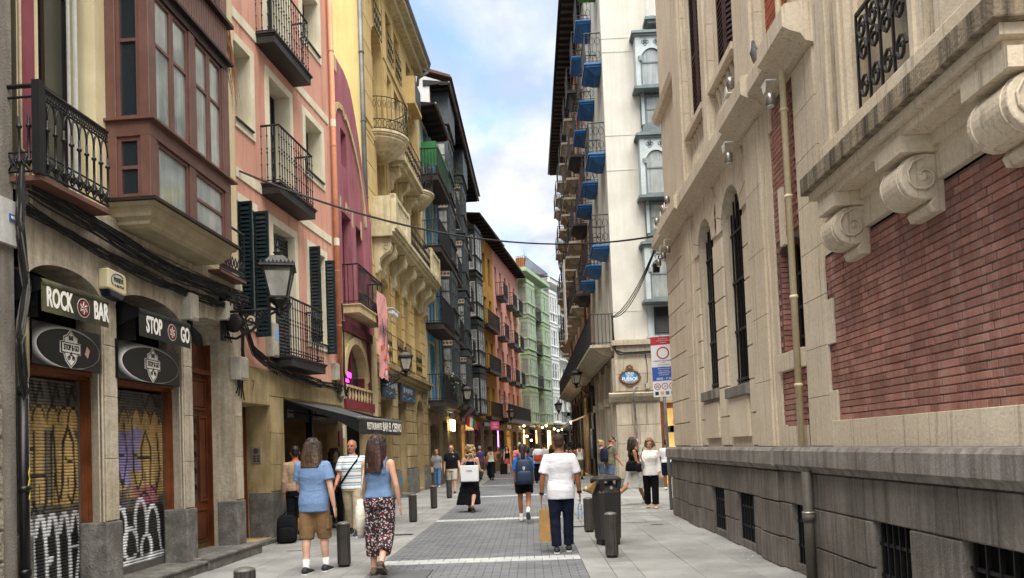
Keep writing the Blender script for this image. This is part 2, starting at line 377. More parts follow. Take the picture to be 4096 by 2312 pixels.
while y < 62:
    pale = any(a-0.001 <= y < b-0.001 for a, b in stripes); ln = SL*2 if pale else SL
    off = 0 if row % 2 == 0 else -SW/2
    for k in range(14):
        xa = XL+off+k*SW; xb = xa+SW
        xa, xb = max(xa, XL), min(xb, XR)
        if xb-xa < 0.05: continue
        full = abs(xb-xa-SW) < 3e-3
        jz = rng.uniform(-0.0022, 0.0006)
        if 8.35 <= y < 10.75 and cnt < 298:
            me = settl_me if pale else sett_me
            if not full:
                if pale: me = chamfer_block(xb-xa-0.008, ln-0.004, 0.03, 0.003).mesh('sett'); me.materials.append(M_SETTL)
                else: me = half_me
            mk('sett', me, None, road, (xa+0.0055, y+0.0004, jz)); cnt += 1
        else:
            t = farl if pale else far
            x0, x1, y0, y1 = xa+0.0055, xb-0.0055, y+0.0003, y+ln-0.0003
            t.add([(x0,y0,jz-0.02),(x1,y0,jz-0.02),(x1,y1,jz-0.02),(x0,y1,jz-0.02),(x0,y0,jz),(x1,y0,jz),(x1,y1,jz),(x0,y1,jz)], [(4,5,6,7),(0,1,5,4),(1,2,6,5),(3,0,4,7)])
    y += ln; row += 1
far.obj('far_setts', M_SETT, road)['kind'] = 'stuff'; farl.obj('far_pale_setts', M_SETTL, road)['kind'] = 'stuff'
struct(B().quad((XL,62,-0.002), (XR,62,-0.002), (XR,120,-0.002), (XL,120,-0.002)).obj('roadway_end', mat('sett_far', '#6d6e70', '#606164', rough=0.85, scale=2)), 'far end of the sett roadway')
# drain grates, covers and scraps
def grate(x, y, w, l, label):
    t = thing('drain_grate', label, 'drain', (x, y, 0)); b = B(); b.box(-w/2-0.02, w/2+0.02, -l/2-0.02, -l/2, 0.001, 0.006); b.box(-w/2-0.02, w/2+0.02, l/2, l/2+0.02, 0.001, 0.006)
    b.box(-w/2-0.02, -w/2, -l/2, l/2, 0.001, 0.006); b.box(w/2, w/2+0.02, -l/2, l/2, 0.001, 0.006); b.obj('grate_frame', mat('cast_iron', '#4a4a4a', '#333333', rough=0.6), t)
    B().box(-w/2, w/2, -l/2, l/2, 0.0008, 0.0015).obj('drain_pit', DARK, t)
    n = int(w/0.06)
    for i in range(n): B().box(-w/2+w*(i+0.62)/n, -w/2+w*(i+1.0)/n, -l/2, l/2, 0.0016, 0.006).obj('grate_bar', MATS['cast_iron'], t)
grate(-2.62, 14.0, 0.62, 0.16, 'iron drain grate on the left edge of the sett strip')
grate(0.80, 14.3, 0.42, 0.16, 'iron drain grate beside the litter bin on the right')
def cover(x, y, w, l, label, c='#8d8d8a', rz=0):
    t = thing('access_cover', label, 'cover', (x, y, 0), rz); b = B()
    for a in ((-w/2,w/2,-l/2,-l/2+0.012),(-w/2,w/2,l/2-0.012,l/2),(-w/2,-w/2+0.012,-l/2+0.012,l/2-0.012),(w/2-0.012,w/2,-l/2+0.012,l/2-0.012)): b.box(*a, 0.0012, 0.003)
    b.obj('cover_rim', mat('dark_rim', '#2d2d2c', rough=0.8), t)
    B().box(-w/2+0.013, w/2-0.013, -l/2+0.013, l/2-0.013, 0.0012, 0.004).obj('cover_plate', mat('cover'+c, c, rough=0.7, scale=3, bscale=120), t)
cover(-1.72, 9.35, 0.75, 0.9, 'dark square access cover in the setts by the floral trousers', '#5d5e60')
cover(1.95, 15.0, 0.62, 0.6, 'paved access cover in the right pavement below the old woman')
cover(2.2, 18.2, 0.5, 0.5, 'small pale access cover ahead of the old woman')
cover(2.35, 14.2, 0.22, 0.07, 'short dark drain slot beside the stone plinth', '#444342')
cover(-3.95, 12.2, 0.30, 0.05, 'short rusty drain slot in the left pavement', '#5c4540')
b = B()
for i in range(46):
    x, y = 2.94-abs(rng.gauss(0, 0.12)), rng.uniform(7.4, 15.6)
    if i % 4 == 0: x, y = -4.3+rng.uniform(-.25,.3), rng.uniform(11.6, 14.6)
    s = rng.uniform(0.006, 0.02); a = rng.uniform(0, 3)
    b.add([(x+s*cos(a), y+s*sin(a), 0.002), (x+s*0.7*cos(a+1.8), y+s*sin(a+1.8), 0.008), (x+s*cos(a+3.2), y+s*0.6*sin(a+3.2), 0.002), (x+s*0.8*cos(a+4.6), y+s*sin(a+4.6), 0.010)], [(0,1,2,3)])
tag(b.obj('litter', mat('paper_scrap', '#d8d5cc', '#b9b3a6', rough=0.8)), 'tiny pale scraps of litter at the foot of the walls', 'litter', kind='stuff')

# ================================================================ bar house (left, with the brown bay window)
M_STONE = mat('sooty_sandstone', '#c8bda9', '#b0a490', rough=0.88, scale=1.6, bump=0.5, bscale=28, streak=0.5, scol='#6b6051', dirt=0.45, dcol='#94876f', fine=0.14, blotch=0.25, objr=0.09)
M_GRAN = mat('grey_granite_base', '#7c7972', '#5f5d58', rough=0.85, scale=5, bump=0.6, bscale=40, streak=0.3, scol='#3d3a36', dirt=0.4, dcol='#4b4843', fine=0.18)
M_CREAM = mat('cream_render', '#d8cba6', '#cbbd97', rough=0.85, scale=1.5, bump=0.15, bscale=60, streak=0.22, scol='#9a8a6a', dirt=0.2, dcol='#ab9d7f', fine=0.03)
M_BURG = mat('burgundy_render', '#8a4a54', '#7c404a', rough=0.85, scale=2, bump=0.15, streak=0.2, scol='#5b2a30', fine=0.05)
M_BROWN = mat('brown_painted_wood', '#6b493f', '#5e3f36', rough=0.45, scale=3, bump=0.08, spec=0.45, fine=0.05, streak=0.15, scol='#4b3028')
M_BROWND = mat('dark_brown_edge', '#2c1c18', '#20130f', rough=0.5)
M_WOOD = mat('varnished_wood', '#6b351a', '#4d2410', rough=0.4, scale=3, bump=0.15, bscale=20, spec=0.5, streak=0.4, scol='#38190b', sscale=30)
M_SHELLIT = mat('dark_wood_frame', '#7a4426', '#5f3219', rough=0.5, scale=4, streak=0.3, scol='#2c150a')
M_CABLE = mat('cable_rubber', '#1b1a19', '#121111', rough=0.6, spec=0.3, fine=0.1)
M_BLACK = mat('black_enamel', '#08080a', '#0c0c0e', rough=0.35, spec=0.3, bump=0.03)
M_WHITE = plain('white_print', '#e6e3da', 0.6)
bar = thing('bar_house', 'cream and burgundy house with brown bay window above two shuttered bar fronts', 'house', (-5.02, 6.5, 0), 87.4)
OPS = [(0.72,1.91,0.0,3.70,0.26,0.42,0.16), (2.19,3.71,0.14,3.70,0.24,0.42,0.16), (3.98,5.30,0.17,3.72,0.26,0.46)]
wall(B(), 0.62, 5.60, 0.0, 4.50, OPS).obj('stone_wall', M_STONE, bar)
wall(B(), 0.62, 5.60, 4.50, 12.5, [(0.93,1.88,4.52,8.3,0,0.34),(0.93,1.88,8.9,12.2,0,0.34)]).obj('upper_wall', M_CREAM, bar)
core(bar, 0.62, 5.60, 12.5, 0.62)
B().box(0.64,0.86,-0.012,0.01,4.64,12.5).obj('burgundy_stripe', M_BURG, bar); B().box(4.95,5.34,-0.012,0.01,4.5,12.5).obj('burgundy_stripe', M_BURG, bar)
B().box(0.58,5.64,-0.05,0.02,4.32,4.50).obj('string_course', M_STONE, bar)
# stone joints: pillar blocks set one by one, proud of the wall
for (xa, xb, zs) in ((1.93,2.17,(0.9,1.62,2.35,2.95,3.42)), (3.73,3.96,(0.9,1.55,2.2,2.9,3.45)), (5.32,5.585,(0.9,1.6,2.25,2.95,3.6)), (0.63,0.705,(0.9,1.7,2.4,3.0,3.5))):
    for za, zb in zip(zs, zs[1:]):
        B().box(xa, xb, -0.022, 0.0, za+0.003, zb-0.003).obj('stone_block', M_STONE, bar, bevel=0.006)
for (xa, xb) in ((1.90,2.20),(3.70,3.99),(5.29,5.6),(0.60,0.725)):
    B().box(xa, xb, -0.045, 0.3, 0.0, 0.89).obj('granite_base', M_GRAN, bar, bevel=0.02)
for x in (1.885,3.685):
    b = B(); b.tube([(x,-0.012,0.9),(x,-0.012,2.6)], 0.011, 6); b.tube([(x-0.03,0.012,0.9),(x-0.03,0.012,2.6)], 0.008, 6); b.obj('corner_bead', M_STONE, bar)
# door steps
for (xa, xb, z, y) in ((2.1,3.85,0.15,-0.26),(3.85,5.66,0.18,-0.30),(0.3,2.1,0.13,-0.24)):
    s = B().box(xa, xb, y+0.03, 0.45, 0.0, z-0.04).obj('doorstep', M_GRAN, bar)
    B().box(xa-0.01, xb-0.01, y, 0.46, z-0.038, z).obj('step_tread', M_GRAN, s, bevel=0.01)
# --- rolling shutters with sprayed paint: each slat a piece of its own, colours in the paint layer
import colorsys
def spray(kind, w, h):
    """paint as seen from the front: returns f(u, v) -> rgb; u, v in metres"""
    Y, P, K, W_, S = C('#bfa169'), C('#8f86b8'), C('#1d1c1e'), C('#dcdee0'), C('#6b665c')
    st = []
    def line(pts, r, c): st.append((pts, r, c))
    def loop(cx, cz, rx, rz, r, c, a0=0, a1=6.2832, n=18): line([(cx+rx*cos(a0+(a1-a0)*i/n), cz+rz*sin(a0+(a1-a0)*i/n)) for i in range(n+1)], r, c)
    fills = []
    if kind == 1:
        fills += [((0.0,0.98),(1.1,2.0),Y),((0.55,1.05),(0.62,1.95),S)]
        for cx in (0.08,0.26,0.44,0.66,0.84,1.0): loop(cx, 1.9, 0.075, 0.15, 0.05, Y, 0, pi); loop(cx, 1.92, 0.095, 0.17, 0.012, K, 0, pi)
        for x in (0.17,0.35,0.53,0.62): line([(x,1.0),(x+0.01,1.8)], 0.013, K)
        for cx in (0.08,0.26,0.44): loop(cx, 1.06, 0.085, 0.15, 0.014, K, pi, 2*pi)
        line([(0.66,1.86),(0.70,1.2),(0.74,1.02),(0.80,1.2),(0.82,1.7)], 0.015, K); line([(0.82,1.7),(0.90,1.86),(0.99,1.7),(1.02,1.2),(0.96,1.0),(0.88,1.1)], 0.015, K)
        line([(0.10,1.62),(0.44,1.60)], 0.012, K); line([(0.06,1.3),(0.5,1.34),(0.56,1.28)], 0.012, K); line([(0.86,1.5),(0.98,1.46)], 0.014, K); line([(0.02,1.75),(0.1,1.5),(0.04,1.2)], 0.012, K)
        for k_ in range(9): line([(0.09+0.115*k_,1.24+0.05*(k_%3)),(0.092+0.115*k_,1.02)], 0.006, K)
        for i in range(4): line([(0.08+0.26*i,2.36),(0.13+0.26*i,2.12),(0.20+0.26*i,2.34),(0.24+0.26*i,2.2)], 0.013, K)
        fills += [((-0.1,0.05),(1.2,0.86),K)]
        for i in range(6):
            x = 0.06+0.19*i; line([(x-0.07,0.70),(x-0.04,0.86),(x,0.90),(x+0.05,0.84),(x+0.085,0.55),(x+0.10,0.12)], 0.021, W_)
        line([(0.58,0.40),(0.60,0.42)], 0.03, W_); line([(0.92,0.5),(1.08,0.52),(1.02,0.15)], 0.018, W_)
    else:
        fills += [((-0.1,0.92),(1.5,2.0),Y),((0.12,1.3),(0.9,1.82),P),((-0.1,1.1),(0.62,1.62),P)]
        for cx in (0.12,0.32,0.52,0.8,1.02,1.24): loop(cx, 1.9, 0.085, 0.16, 0.045, Y, 0, pi); loop(cx, 1.93, 0.105, 0.18, 0.012, K, 0, pi)
        line([(0.70,1.9),(0.72,1.3),(0.80,1.05),(0.92,1.2),(0.90,1.6),(1.0,1.84),(1.12,1.6),(1.10,1.1)], 0.015, K); line([(1.10,1.1),(1.24,1.0),(1.34,1.3),(1.28,1.8)], 0.015, K)
        line([(0.02,1.8),(0.12,1.2),(0.26,1.0),(0.34,1.4),(0.30,1.86)], 0.014, K); line([(0.34,1.4),(0.48,1.1),(0.58,1.5),(0.52,1.9)], 0.013, K); line([(0.74,1.5),(1.08,1.46)], 0.012, K); line([(0.1,1.5),(0.5,1.52)], 0.012, K)
        for k_ in range(10): line([(0.07+0.13*k_,1.2+0.06*(k_%3)),(0.072+0.13*k_,0.95)], 0.006, K)
        line([(0.1,2.42),(0.2,2.2),(0.3,2.42),(0.42,2.2),(0.5,2.4)], 0.011, K); line([(0.9,2.42),(1.0,2.15),(1.16,2.38),(1.28,2.2)], 0.011, K)
        fills += [((0.72,0.8),(1.25,1.08),C('#9a5a6c')),((0.08,0.8),(0.6,1.1),C('#4a474c')),((-0.1,0.06),(1.6,0.84),K)]
        loop(0.28,0.72,0.16,0.26,0.014,K,0,pi); loop(0.95,0.8,0.16,0.2,0.014,K,0,pi)
        loop(0.34,0.62,0.19,0.24,0.02,W_,-0.3,3.6); loop(0.86,0.62,0.13,0.30,0.024,W_,0,pi); loop(0.62,0.36,0.15,0.20,0.024,W_,0.4,5.4); loop(1.14,0.48,0.15,0.34,0.024,W_,0,pi); loop(0.14,0.40,0.13,0.3,0.02,W_,0.6,5.2); loop(0.98,0.26,0.12,0.18,0.022,W_)
        line([(0.02,0.11),(1.4,0.15)], 0.03, W_); line([(0.5,0.82),(0.55,0.5),(0.48,0.2)], 0.016, W_); line([(1.28,0.5),(1.34,0.2)], 0.016, W_); line([(0.74,0.6),(0.78,0.25)], 0.015, W_)
    def f(u, v):
        n = noise.noise(Vector((u*3, v*3, kind)))*0.07
        c = tuple(s*(0.75+0.5*noise.noise(Vector((u*2.2, v*1.2, 3+kind)))) for s in S)
        for (xa, za), (xb, zb), cc in fills:
            e = min(u-xa, xb-u, v-za, zb-v)+n*1.6
            if e > 0: k = min(1, e/0.04)*(0.86+n*1.5); c = tuple(c[i]*(1-k)+cc[i]*k for i in range(3))
        for pts, r, cc in st:
            d = 9
            for (ax, az), (bx, bz) in zip(pts, pts[1:]):
                dx, dz = bx-ax, bz-az; t = max(0, min(1, ((u-ax)*dx+(v-az)*dz)/max(1e-9, dx*dx+dz*dz)))
                d = min(d, math.hypot(u-ax-t*dx, v-az-t*dz))
            d += n*0.10
            if d < r*1.6: k = 0.95 if d < r else 0.95*(1-(d-r)/(r*0.6)); c = tuple(c[i]*(1-k)+cc[i]*k for i in range(3))
        gr = 0.80+0.55*noise.noise(Vector((u*5, v*0.9, 9+kind)))+0.25*noise.noise(Vector((u*17, v*13, kind)))
        return tuple(max(0.01, x*min(1.15, gr)) for x in c)
    return f
M_SPRAY = vcol('sprayed_steel', 0.45, 0.05)
def roller(x0, x1, z0, z1, y, kind):
    w = x1-x0; f = spray(kind, w, z1-z0); pitch = 0.036; n = int((z1-z0)/pitch); cols = 64
    fr = B(); fr.box(x0-0.02, x0, y-0.02, y+0.04, z0, z1); fr.box(x1, x1+0.02, y-0.02, y+0.04, z0, z1); fr.box(x0, x1, y-0.012, y+0.03, z0, z0+0.09)
    o = fr.obj('roller_shutter', mat('galvanised_guide', '#6d6a64', rough=0.5, metal=0.4), bar)
    o['label'] = 'roller shutter sprayed with '+('yellow and white letters' if kind == 1 else 'violet, yellow and white letters')
    prof = [(0.012, 0.0), (0.002, 0.006), (0.0, pitch*0.5), (0.003, pitch-0.006), (0.012, pitch-0.001)]
    for i in range(n):
        z = z0+0.09+i*pitch
        if z+pitch > z1: break
        b = B(); vs = [(x0+w*k/cols, y+p[0], z+p[1]) for p in prof for k in range(cols+1)]; q = cols+1
        b.add(vs, [(r*q+k, r*q+k+1, (r+1)*q+k+1, (r+1)*q+k) for r in range(len(prof)-1) for k in range(cols)])
        me = b.mesh('slat', True); at = me.color_attributes.new('paint', 'FLOAT_COLOR', 'POINT')
        row = [f(w*k/cols, z-z0+pitch*0.5) for k in range(cols+1)]
        at.data.foreach_set('color', [v for _ in prof for c in row for v in (*c, 1.0)])
        mk('slat', me, M_SPRAY, o)
    return o
roller(0.86, 1.93, 0.13, 2.54, 0.32, 1); roller(2.32, 3.74, 0.15, 2.54, 0.32, 2)
for (xa, xb) in ((0.72,1.91),(2.19,3.71)):
    b = B(); b.box(xb+0.03, xb+0.16, 0.22, 0.40, 0.14, 2.54); b.box(xb+0.055, xb+0.10, 0.19, 0.22, 0.14, 2.54); b.box(xa, xb+0.16, 0.20, 0.42, 2.54, 2.66); b.box(xa, xb+0.16, 0.16, 0.20, 2.58, 2.63)
    b.obj('shopfront_frame', M_SHELLIT, bar)
    B().box(xa, xb+0.16, 0.44, 0.5, 0.1, 3.75).obj('shopfront_backing', DARK, bar)
# --- panelled house door
d = B(); d.box(4.30,5.34,0.44,0.50,0.18,3.40)
door = d.obj('house_door', M_WOOD, bar)
for (xa, xb, za, zb, nm, m_) in ((4.72,5.22,0.28,0.80,'door_panel',M_WOOD),(4.98,5.24,0.92,2.26,'door_panel',M_WOOD),(4.66,5.22,2.36,2.85,'door_panel',M_WOOD),(4.46,4.90,0.92,2.26,'door_window',GL)):
    b = B(); t = 0.03
    if nm == 'door_window': b.box(xa, xb, 0.425, 0.44, za, zb)
    else:
        b.box(xa, xa+t, 0.41, 0.44, za, zb); b.box(xb-t, xb, 0.41, 0.44, za, zb); b.box(xa+t, xb-t, 0.41, 0.44, za, za+t); b.box(xa+t, xb-t, 0.41, 0.44, zb-t, zb); b.taper(xa+0.05, xb-0.05, 0.425, 0.44, za+0.05, xa+0.05, xb-0.05, 0.425, 0.44, zb-0.05)
    b.obj(nm, m_, door)
g_ = B()
for i in range(5):
    z = 0.98+0.26*i
    for sx in (1, -1): g_.tube([(4.72+sx*0.18*cos(t/8*2*pi)*(1-t/14), 0.41, z+0.12+0.11*sin(t/8*2*pi)) for t in range(9)], 0.008, 5)
g_.obj('door_grille', IRON, door)
B().box(4.32,5.28,0.425,0.44,0.18,0.27).obj('kick_plate', mat('brass_plate', '#7b6a33', '#6b5b2b', rough=0.4, metal=0.5), door)
b = B(); b.box(5.28,5.36,0.36,0.46,0.17,3.42); b.box(3.98,5.36,0.36,0.46,2.92,3.0); b.obj('door_frame', M_WOOD, bar)
B().box(4.0,5.34,0.47,0.49,3.0,3.7).obj('fanlight', GL, bar)
# --- window with iron balcony, left of the bay
wb = B().box(0.5,1.62,-0.33,0.0,4.36,4.41).obj('balcony', M_BROWN, bar)
h_ = B(); zt = 5.30
for (x0_, y0_, x1_, y1_) in ((0.5,-0.31,1.6,-0.31),(0.5,-0.31,0.5,0.0)):
    P = lambda t, z: (x0_+(x1_-x0_)*t, y0_+(y1_-y0_)*t, z)
    h_.tube([P(0,zt),P(1,zt)], 0.022, 6); h_.tube([P(0,zt-0.11),P(1,zt-0.11)], 0.012, 6); h_.tube([P(0,4.45),P(1,4.45)], 0.012, 6); h_.tube([P(0,4.64),P(1,4.64)], 0.01, 6)
h_.obj('handrail', IRON, wb)
nb = 9; me = turned_bar(0.50, 0.013, 'turned')
arcme = B().tube([(0.061-0.061*cos(pi*i/10), 0, 0.2*sin(pi*i/10)**0.8) for i in range(6)]+[(0.122-0.0, 0, 0)][:0], 0.011, 6)
arcme.tube([(0.061+0.061*cos(pi*i/10), 0, 0.2*sin(pi*i/10)**0.8) for i in range(6)], 0.011, 6); arcme = arcme.mesh('tracery_arch', True)
crossme = B(); crossme.tube([(0,0,0),(0.122,0,0.18)], 0.009, 5); crossme.tube([(0.122,0,0),(0,0,0.18)], 0.009, 5); crossme.tube([(0.061+0.03*cos(i),0,0.09+0.03*sin(i)) for i in [k*pi/4 for k in range(8)]], 0.008, 5, closed=True); crossme = crossme.mesh('tracery_cross', True)
frme = B()
for i in range(3): frme.tube([(0.02+0.04*i+0.018*cos(k*pi/4),0,0.055+0.035*sin(k*pi/4)) for k in range(8)], 0.009, 5, closed=True)
frme = frme.mesh('frieze_ring', True)
for i in range(10):
    x = 0.5+1.1*i/9
    mk('baluster', me, IRON, wb, (x, -0.31, 4.5))
    if i < 9: mk('tracery_arch', arcme, IRON, wb, (x, -0.31, 4.98)); mk('tracery_cross', crossme, IRON, wb, (x, -0.31, 4.455)); mk('frieze_ring', frme, IRON, wb, (x, -0.31, 5.19))
for i in range(1, 3): mk('baluster', me, IRON, wb, (0.5, -0.31+0.1*i, 4.5)); mk('tracery_cross', crossme, IRON, wb, (0.5, -0.31+0.1*i, 4.455), (0, 0, R(90)))
B().box(0.46,0.545,-0.35,-0.27,4.41,5.34).obj('corner_post', IRON, wb)
window(bar, 0.95, 1.86, 4.56, 8.25, 0.30, M_BROWND, GL, 2, 3, 0.07)
b = B(); b.tube([(1.70,0.12,4.6),(1.70,0.12,8.2)], 0.025, 6); b.tube([(1.64,0.16,4.6),(1.64,0.16,8.2)], 0.02, 6); b.obj('casement_leaf', mat('pale_casement', '#b9bab4', rough=0.4), bar)
window(bar, 0.95, 1.86, 8.95, 12.15, 0.30, M_BROWND, GL, 2, 3, 0.07)
# --- the bay window (mirador)
BX0, BX1, BY = 2.06, 4.20, -0.55
bay = B().box(BX0, BX1, BY+0.06, 0.0, 4.66, 4.72).obj('bay_window', M_BROWN, bar); bay['label'] = 'brown wooden bay window with tall panes'
def bays(za, zb, front, side, tag_=''):
    """one glazed band of the bay: corner posts, mullions and panes; front = list of (x0, x1, leaves, rows)"""
    for q_ in ((BX0, BX0+0.13, BY, BY+0.13), (BX1-0.13, BX1, BY, BY+0.13), (BX0, BX0+0.12, -0.13, 0.0), (BX1-0.12, BX1, -0.13, 0.0)): B().box(*q_, za, zb).obj('corner_post', M_BROWN, bay, bevel=0.008)
    xs = [BX0+0.13]+[v for f in front for v in (f[0], f[1])]+[BX1-0.13]
    for i in range(0, len(xs), 2):
        if xs[i+1]-xs[i] > 0.002: B().box(xs[i], xs[i+1], BY+0.01, BY+0.10, za, zb).obj('mullion', M_BROWN, bay, bevel=0.006)
    for (xa, xb, lv, rows, gl) in front:
        for k in range(lv):
            u0 = xa+(xb-xa)*k/lv; u1 = xa+(xb-xa)*(k+1)/lv
            leaf = B(); t = 0.05
            leaf.box(u0+0.004,u0+t,BY+0.03,BY+0.08,za+0.004,zb-0.004); leaf.box(u1-t,u1-0.004,BY+0.03,BY+0.08,za+0.004,zb-0.004); leaf.box(u0+t,u1-t,BY+0.03,BY+0.08,za+0.004,za+t); leaf.box(u0+t,u1-t,BY+0.03,BY+0.08,zb-t,zb-0.004)
            for r_ in rows: leaf.box(u0+t,u1-t,BY+0.035,BY+0.075,za+(zb-za)*r_-0.02,za+(zb-za)*r_+0.02)
            leaf.obj('sash', M_BROWN, bay)
            e = [0]+list(rows)+[1]
            for a, c in zip(e, e[1:]): B().quad((u0+t,BY+0.055,za+(zb-za)*a+0.02),(u1-t,BY+0.058,za+(zb-za)*a+0.02),(u1-t,BY+0.056,za+(zb-za)*c-0.02),(u0+t,BY+0.053,za+(zb-za)*c-0.02)).obj('pane', gl, bay)
    for X in (BX0+0.05, BX1-0.05):
        s_ = B(); ya, yb = BY+0.13, -0.13
        s_.box(X-0.025,X+0.025,ya,ya+0.045,za,zb); s_.box(X-0.025,X+0.025,yb-0.045,yb,za,zb); s_.box(X-0.025,X+0.025,ya+0.045,yb-0.045,za,za+0.05); s_.box(X-0.025,X+0.025,ya+0.045,yb-0.045,zb-0.05,zb)
        e = [0]+list(side)+[1]
        for r_ in side: s_.box(X-0.02,X+0.02,ya+0.045,yb-0.045,za+(zb-za)*r_-0.02,za+(zb-za)*r_+0.02)
        s_.obj('sash', M_BROWN, bay)
        for a, c in zip(e, e[1:]): B().quad((X,ya+0.04,za+(zb-za)*a),(X,yb-0.04,za+(zb-za)*a),(X+0.003,yb-0.04,za+(zb-za)*c),(X+0.002,ya+0.04,za+(zb-za)*c)).obj('pane', GL, bay)
bays(4.72, 5.46, [(2.25,3.02,1,(),GLC),(3.18,4.04,1,(0.5,),GLC)], (0.5,))
b = B(); b.box(BX0-0.0,BX1+0.0,BY,0.0,5.46,5.64); b.box(BX0-0.05,BX1+0.09,BY-0.07,0.0,5.642,5.672); b.obj('ledge', M_BROWN, bay)
bays(5.672, 7.30, [(2.22,3.06,2,(0.62,),GLC),(3.22,4.02,2,(0.62,),GLC)], (0.6,))
b = B(); b.box(BX0,BX1,BY,0.0,7.30,7.42); b.box(BX0-0.04,BX1+0.07,BY-0.06,0.0,7.422,7.46); b.obj('ledge', M_BROWND, bay)
B().box(BX0+0.01,BX1-0.01,BY+0.025,0.0,7.46,8.0).obj('spandrel', M_BROWN, bay)
pk = B().box(0,0.06,0,0.022,0,0.52).mesh('plank')
for i in range(30): mk('plank', pk, M_BROWN, bay, (BX0+0.03+i*0.07, BY+0.003, 7.47))
for i in range(6): mk('plank', B().box(0,0.022,0,0.06,0,0.52).mesh('plank'), M_BROWN, bay, (BX0-0.012, BY+0.05+i*0.075, 7.47))
b = B(); b.box(BX0-0.05,BX1+0.08,BY-0.07,0.0,8.0,8.05); b.obj('ledge', M_BROWND, bay)
bays(8.05, 9.3, [(2.22,3.06,2,(0.5,),GL),(3.22,4.02,2,(0.5,),GL)], (0.5,)); B().box(BX0,BX1,BY,0,9.3,12.3).obj('spandrel', M_BROWN, bay)
B().box(BX0+0.03,BX1-0.03,-0.03,-0.002,4.72,9.3).obj('bay_backing', mat('dim_room', '#3a342c', '#24201b', rough=0.9), bay)
b = B(); pr = [(0.0,4.66),(0.02,4.615),(0.05,4.61),(0.08,4.55),(0.09,4.51),(0.14,4.47),(0.15,4.43),(0.20,4.40)]
for (i0, za), (i1, zb) in zip(pr, pr[1:]):
    b.add([(BX0-0.03+i0,BY-0.05+i0,za),(BX1+0.07-i0,BY-0.05+i0,za),(BX1+0.07-i0,0,za),(BX0-0.03+i0,0,za),(BX0-0.03+i1,BY-0.05+i1,zb),(BX1+0.07-i1,BY-0.05+i1,zb),(BX1+0.07-i1,0,zb),(BX0-0.03+i1,0,zb)],[(0,1,5,4),(1,2,6,5),(3,0,4,7)])
b.quad((BX0+0.17,BY+0.15,4.40),(BX1-0.13,BY+0.15,4.40),(BX1-0.13,0,4.40),(BX0+0.17,0,4.40)); b.obj('moulded_corbel', mat('corbel_plaster', '#a79a7c', '#978a6d', rough=0.8, scale=2, streak=0.3, scol='#6d614c'), bar)
B().box(BX0-0.07,BX1+0.10,BY-0.09,0.0,4.662,4.70).obj('bay_sill', M_BROWND, bar)
wb2 = B().box(4.45,5.35,-0.25,0.0,4.40,4.44).obj('balcony', M_BROWN, bar)
for i in range(8): mk('frieze_ring', frme, IRON, wb2, (4.45+0.11*i, -0.23, 4.47)); mk('tracery_cross', crossme, IRON, wb2, (4.45+0.11*i, -0.23, 4.56))
b = B(); b.tube([(4.45,-0.23,5.2),(5.33,-0.23,5.2)], 0.02, 6); b.tube([(4.45,-0.23,4.46),(5.33,-0.23,4.46)], 0.012, 6); b.tube([(5.33,-0.23,4.44),(5.33,-0.23,5.2)],0.014,6); b.obj('handrail', IRON, wb2)
# --- signs and awnings of the bar
def shield(x, z, s, parent, y):
    def poly(k): return [(x+s*k*px, z+s*pz*k) for px, pz in ((-.27,.30),(-.13,.36),(0,.50),(.13,.36),(.27,.30),(.27,.18),(.40,.17),(.40,-.13),(.27,-.14),(.20,-.32),(0,-.50),(-.20,-.32),(-.27,-.14),(-.40,-.13),(-.40,.17),(-.27,.18))]
    B().prism(poly(1.0), y-0.004, y).obj('shield', M_WHITE, parent); B().prism(poly(0.93), y-0.006, y-0.0045).obj('shield_line', M_BLACK, parent); B().prism(poly(0.87), y-0.008, y-0.0065).obj('shield_field', M_WHITE, parent)
    b = B(); b.box(x-s*.37,x+s*.37,y-0.010,y-0.0085,z-s*.12,z+s*.155); b.obj('shield_line', M_BLACK, parent); B().box(x-s*.345,x+s*.345,y-0.012,y-0.0105,z-s*.098,z+s*.133).obj('shield_band', M_WHITE, parent)
    letters('STOP & GO', s*0.145, M_BLACK, parent, (x, y-0.014, z+s*.018), bold=0.0015, sx=0.55); letters('BAR', s*0.12, M_BLACK, parent, (x, y-0.010, z+s*.27), bold=0.0015, sx=0.55)
    b = B()
    for dx in (-.09,.09): b.tube([(x+s*(dx+.045*cos(k*pi/5)), y-0.010, z+s*(-.24+.045*sin(k*pi/5))) for k in range(10)], s*.012, 5, closed=True)
    b.tube([(x-s*.09,y-.010,z-s*.24),(x-s*.03,y-.010,z-s*.16),(x+s*.05,y-.010,z-s*.17),(x+s*.09,y-.010,z-s*.24)], s*.016, 5); b.tube([(x-s*.02,y-.010,z-s*.15),(x+s*.0,y-.010,z-s*.09)], s*.02, 5); b.obj('motorcycle_mark', M_BLACK, parent)
def halo_mat():
    m = mat('airbrushed_panel', '#08080a', '#0b0b0d', rough=0.3, spec=0.3, bump=0.02); return m
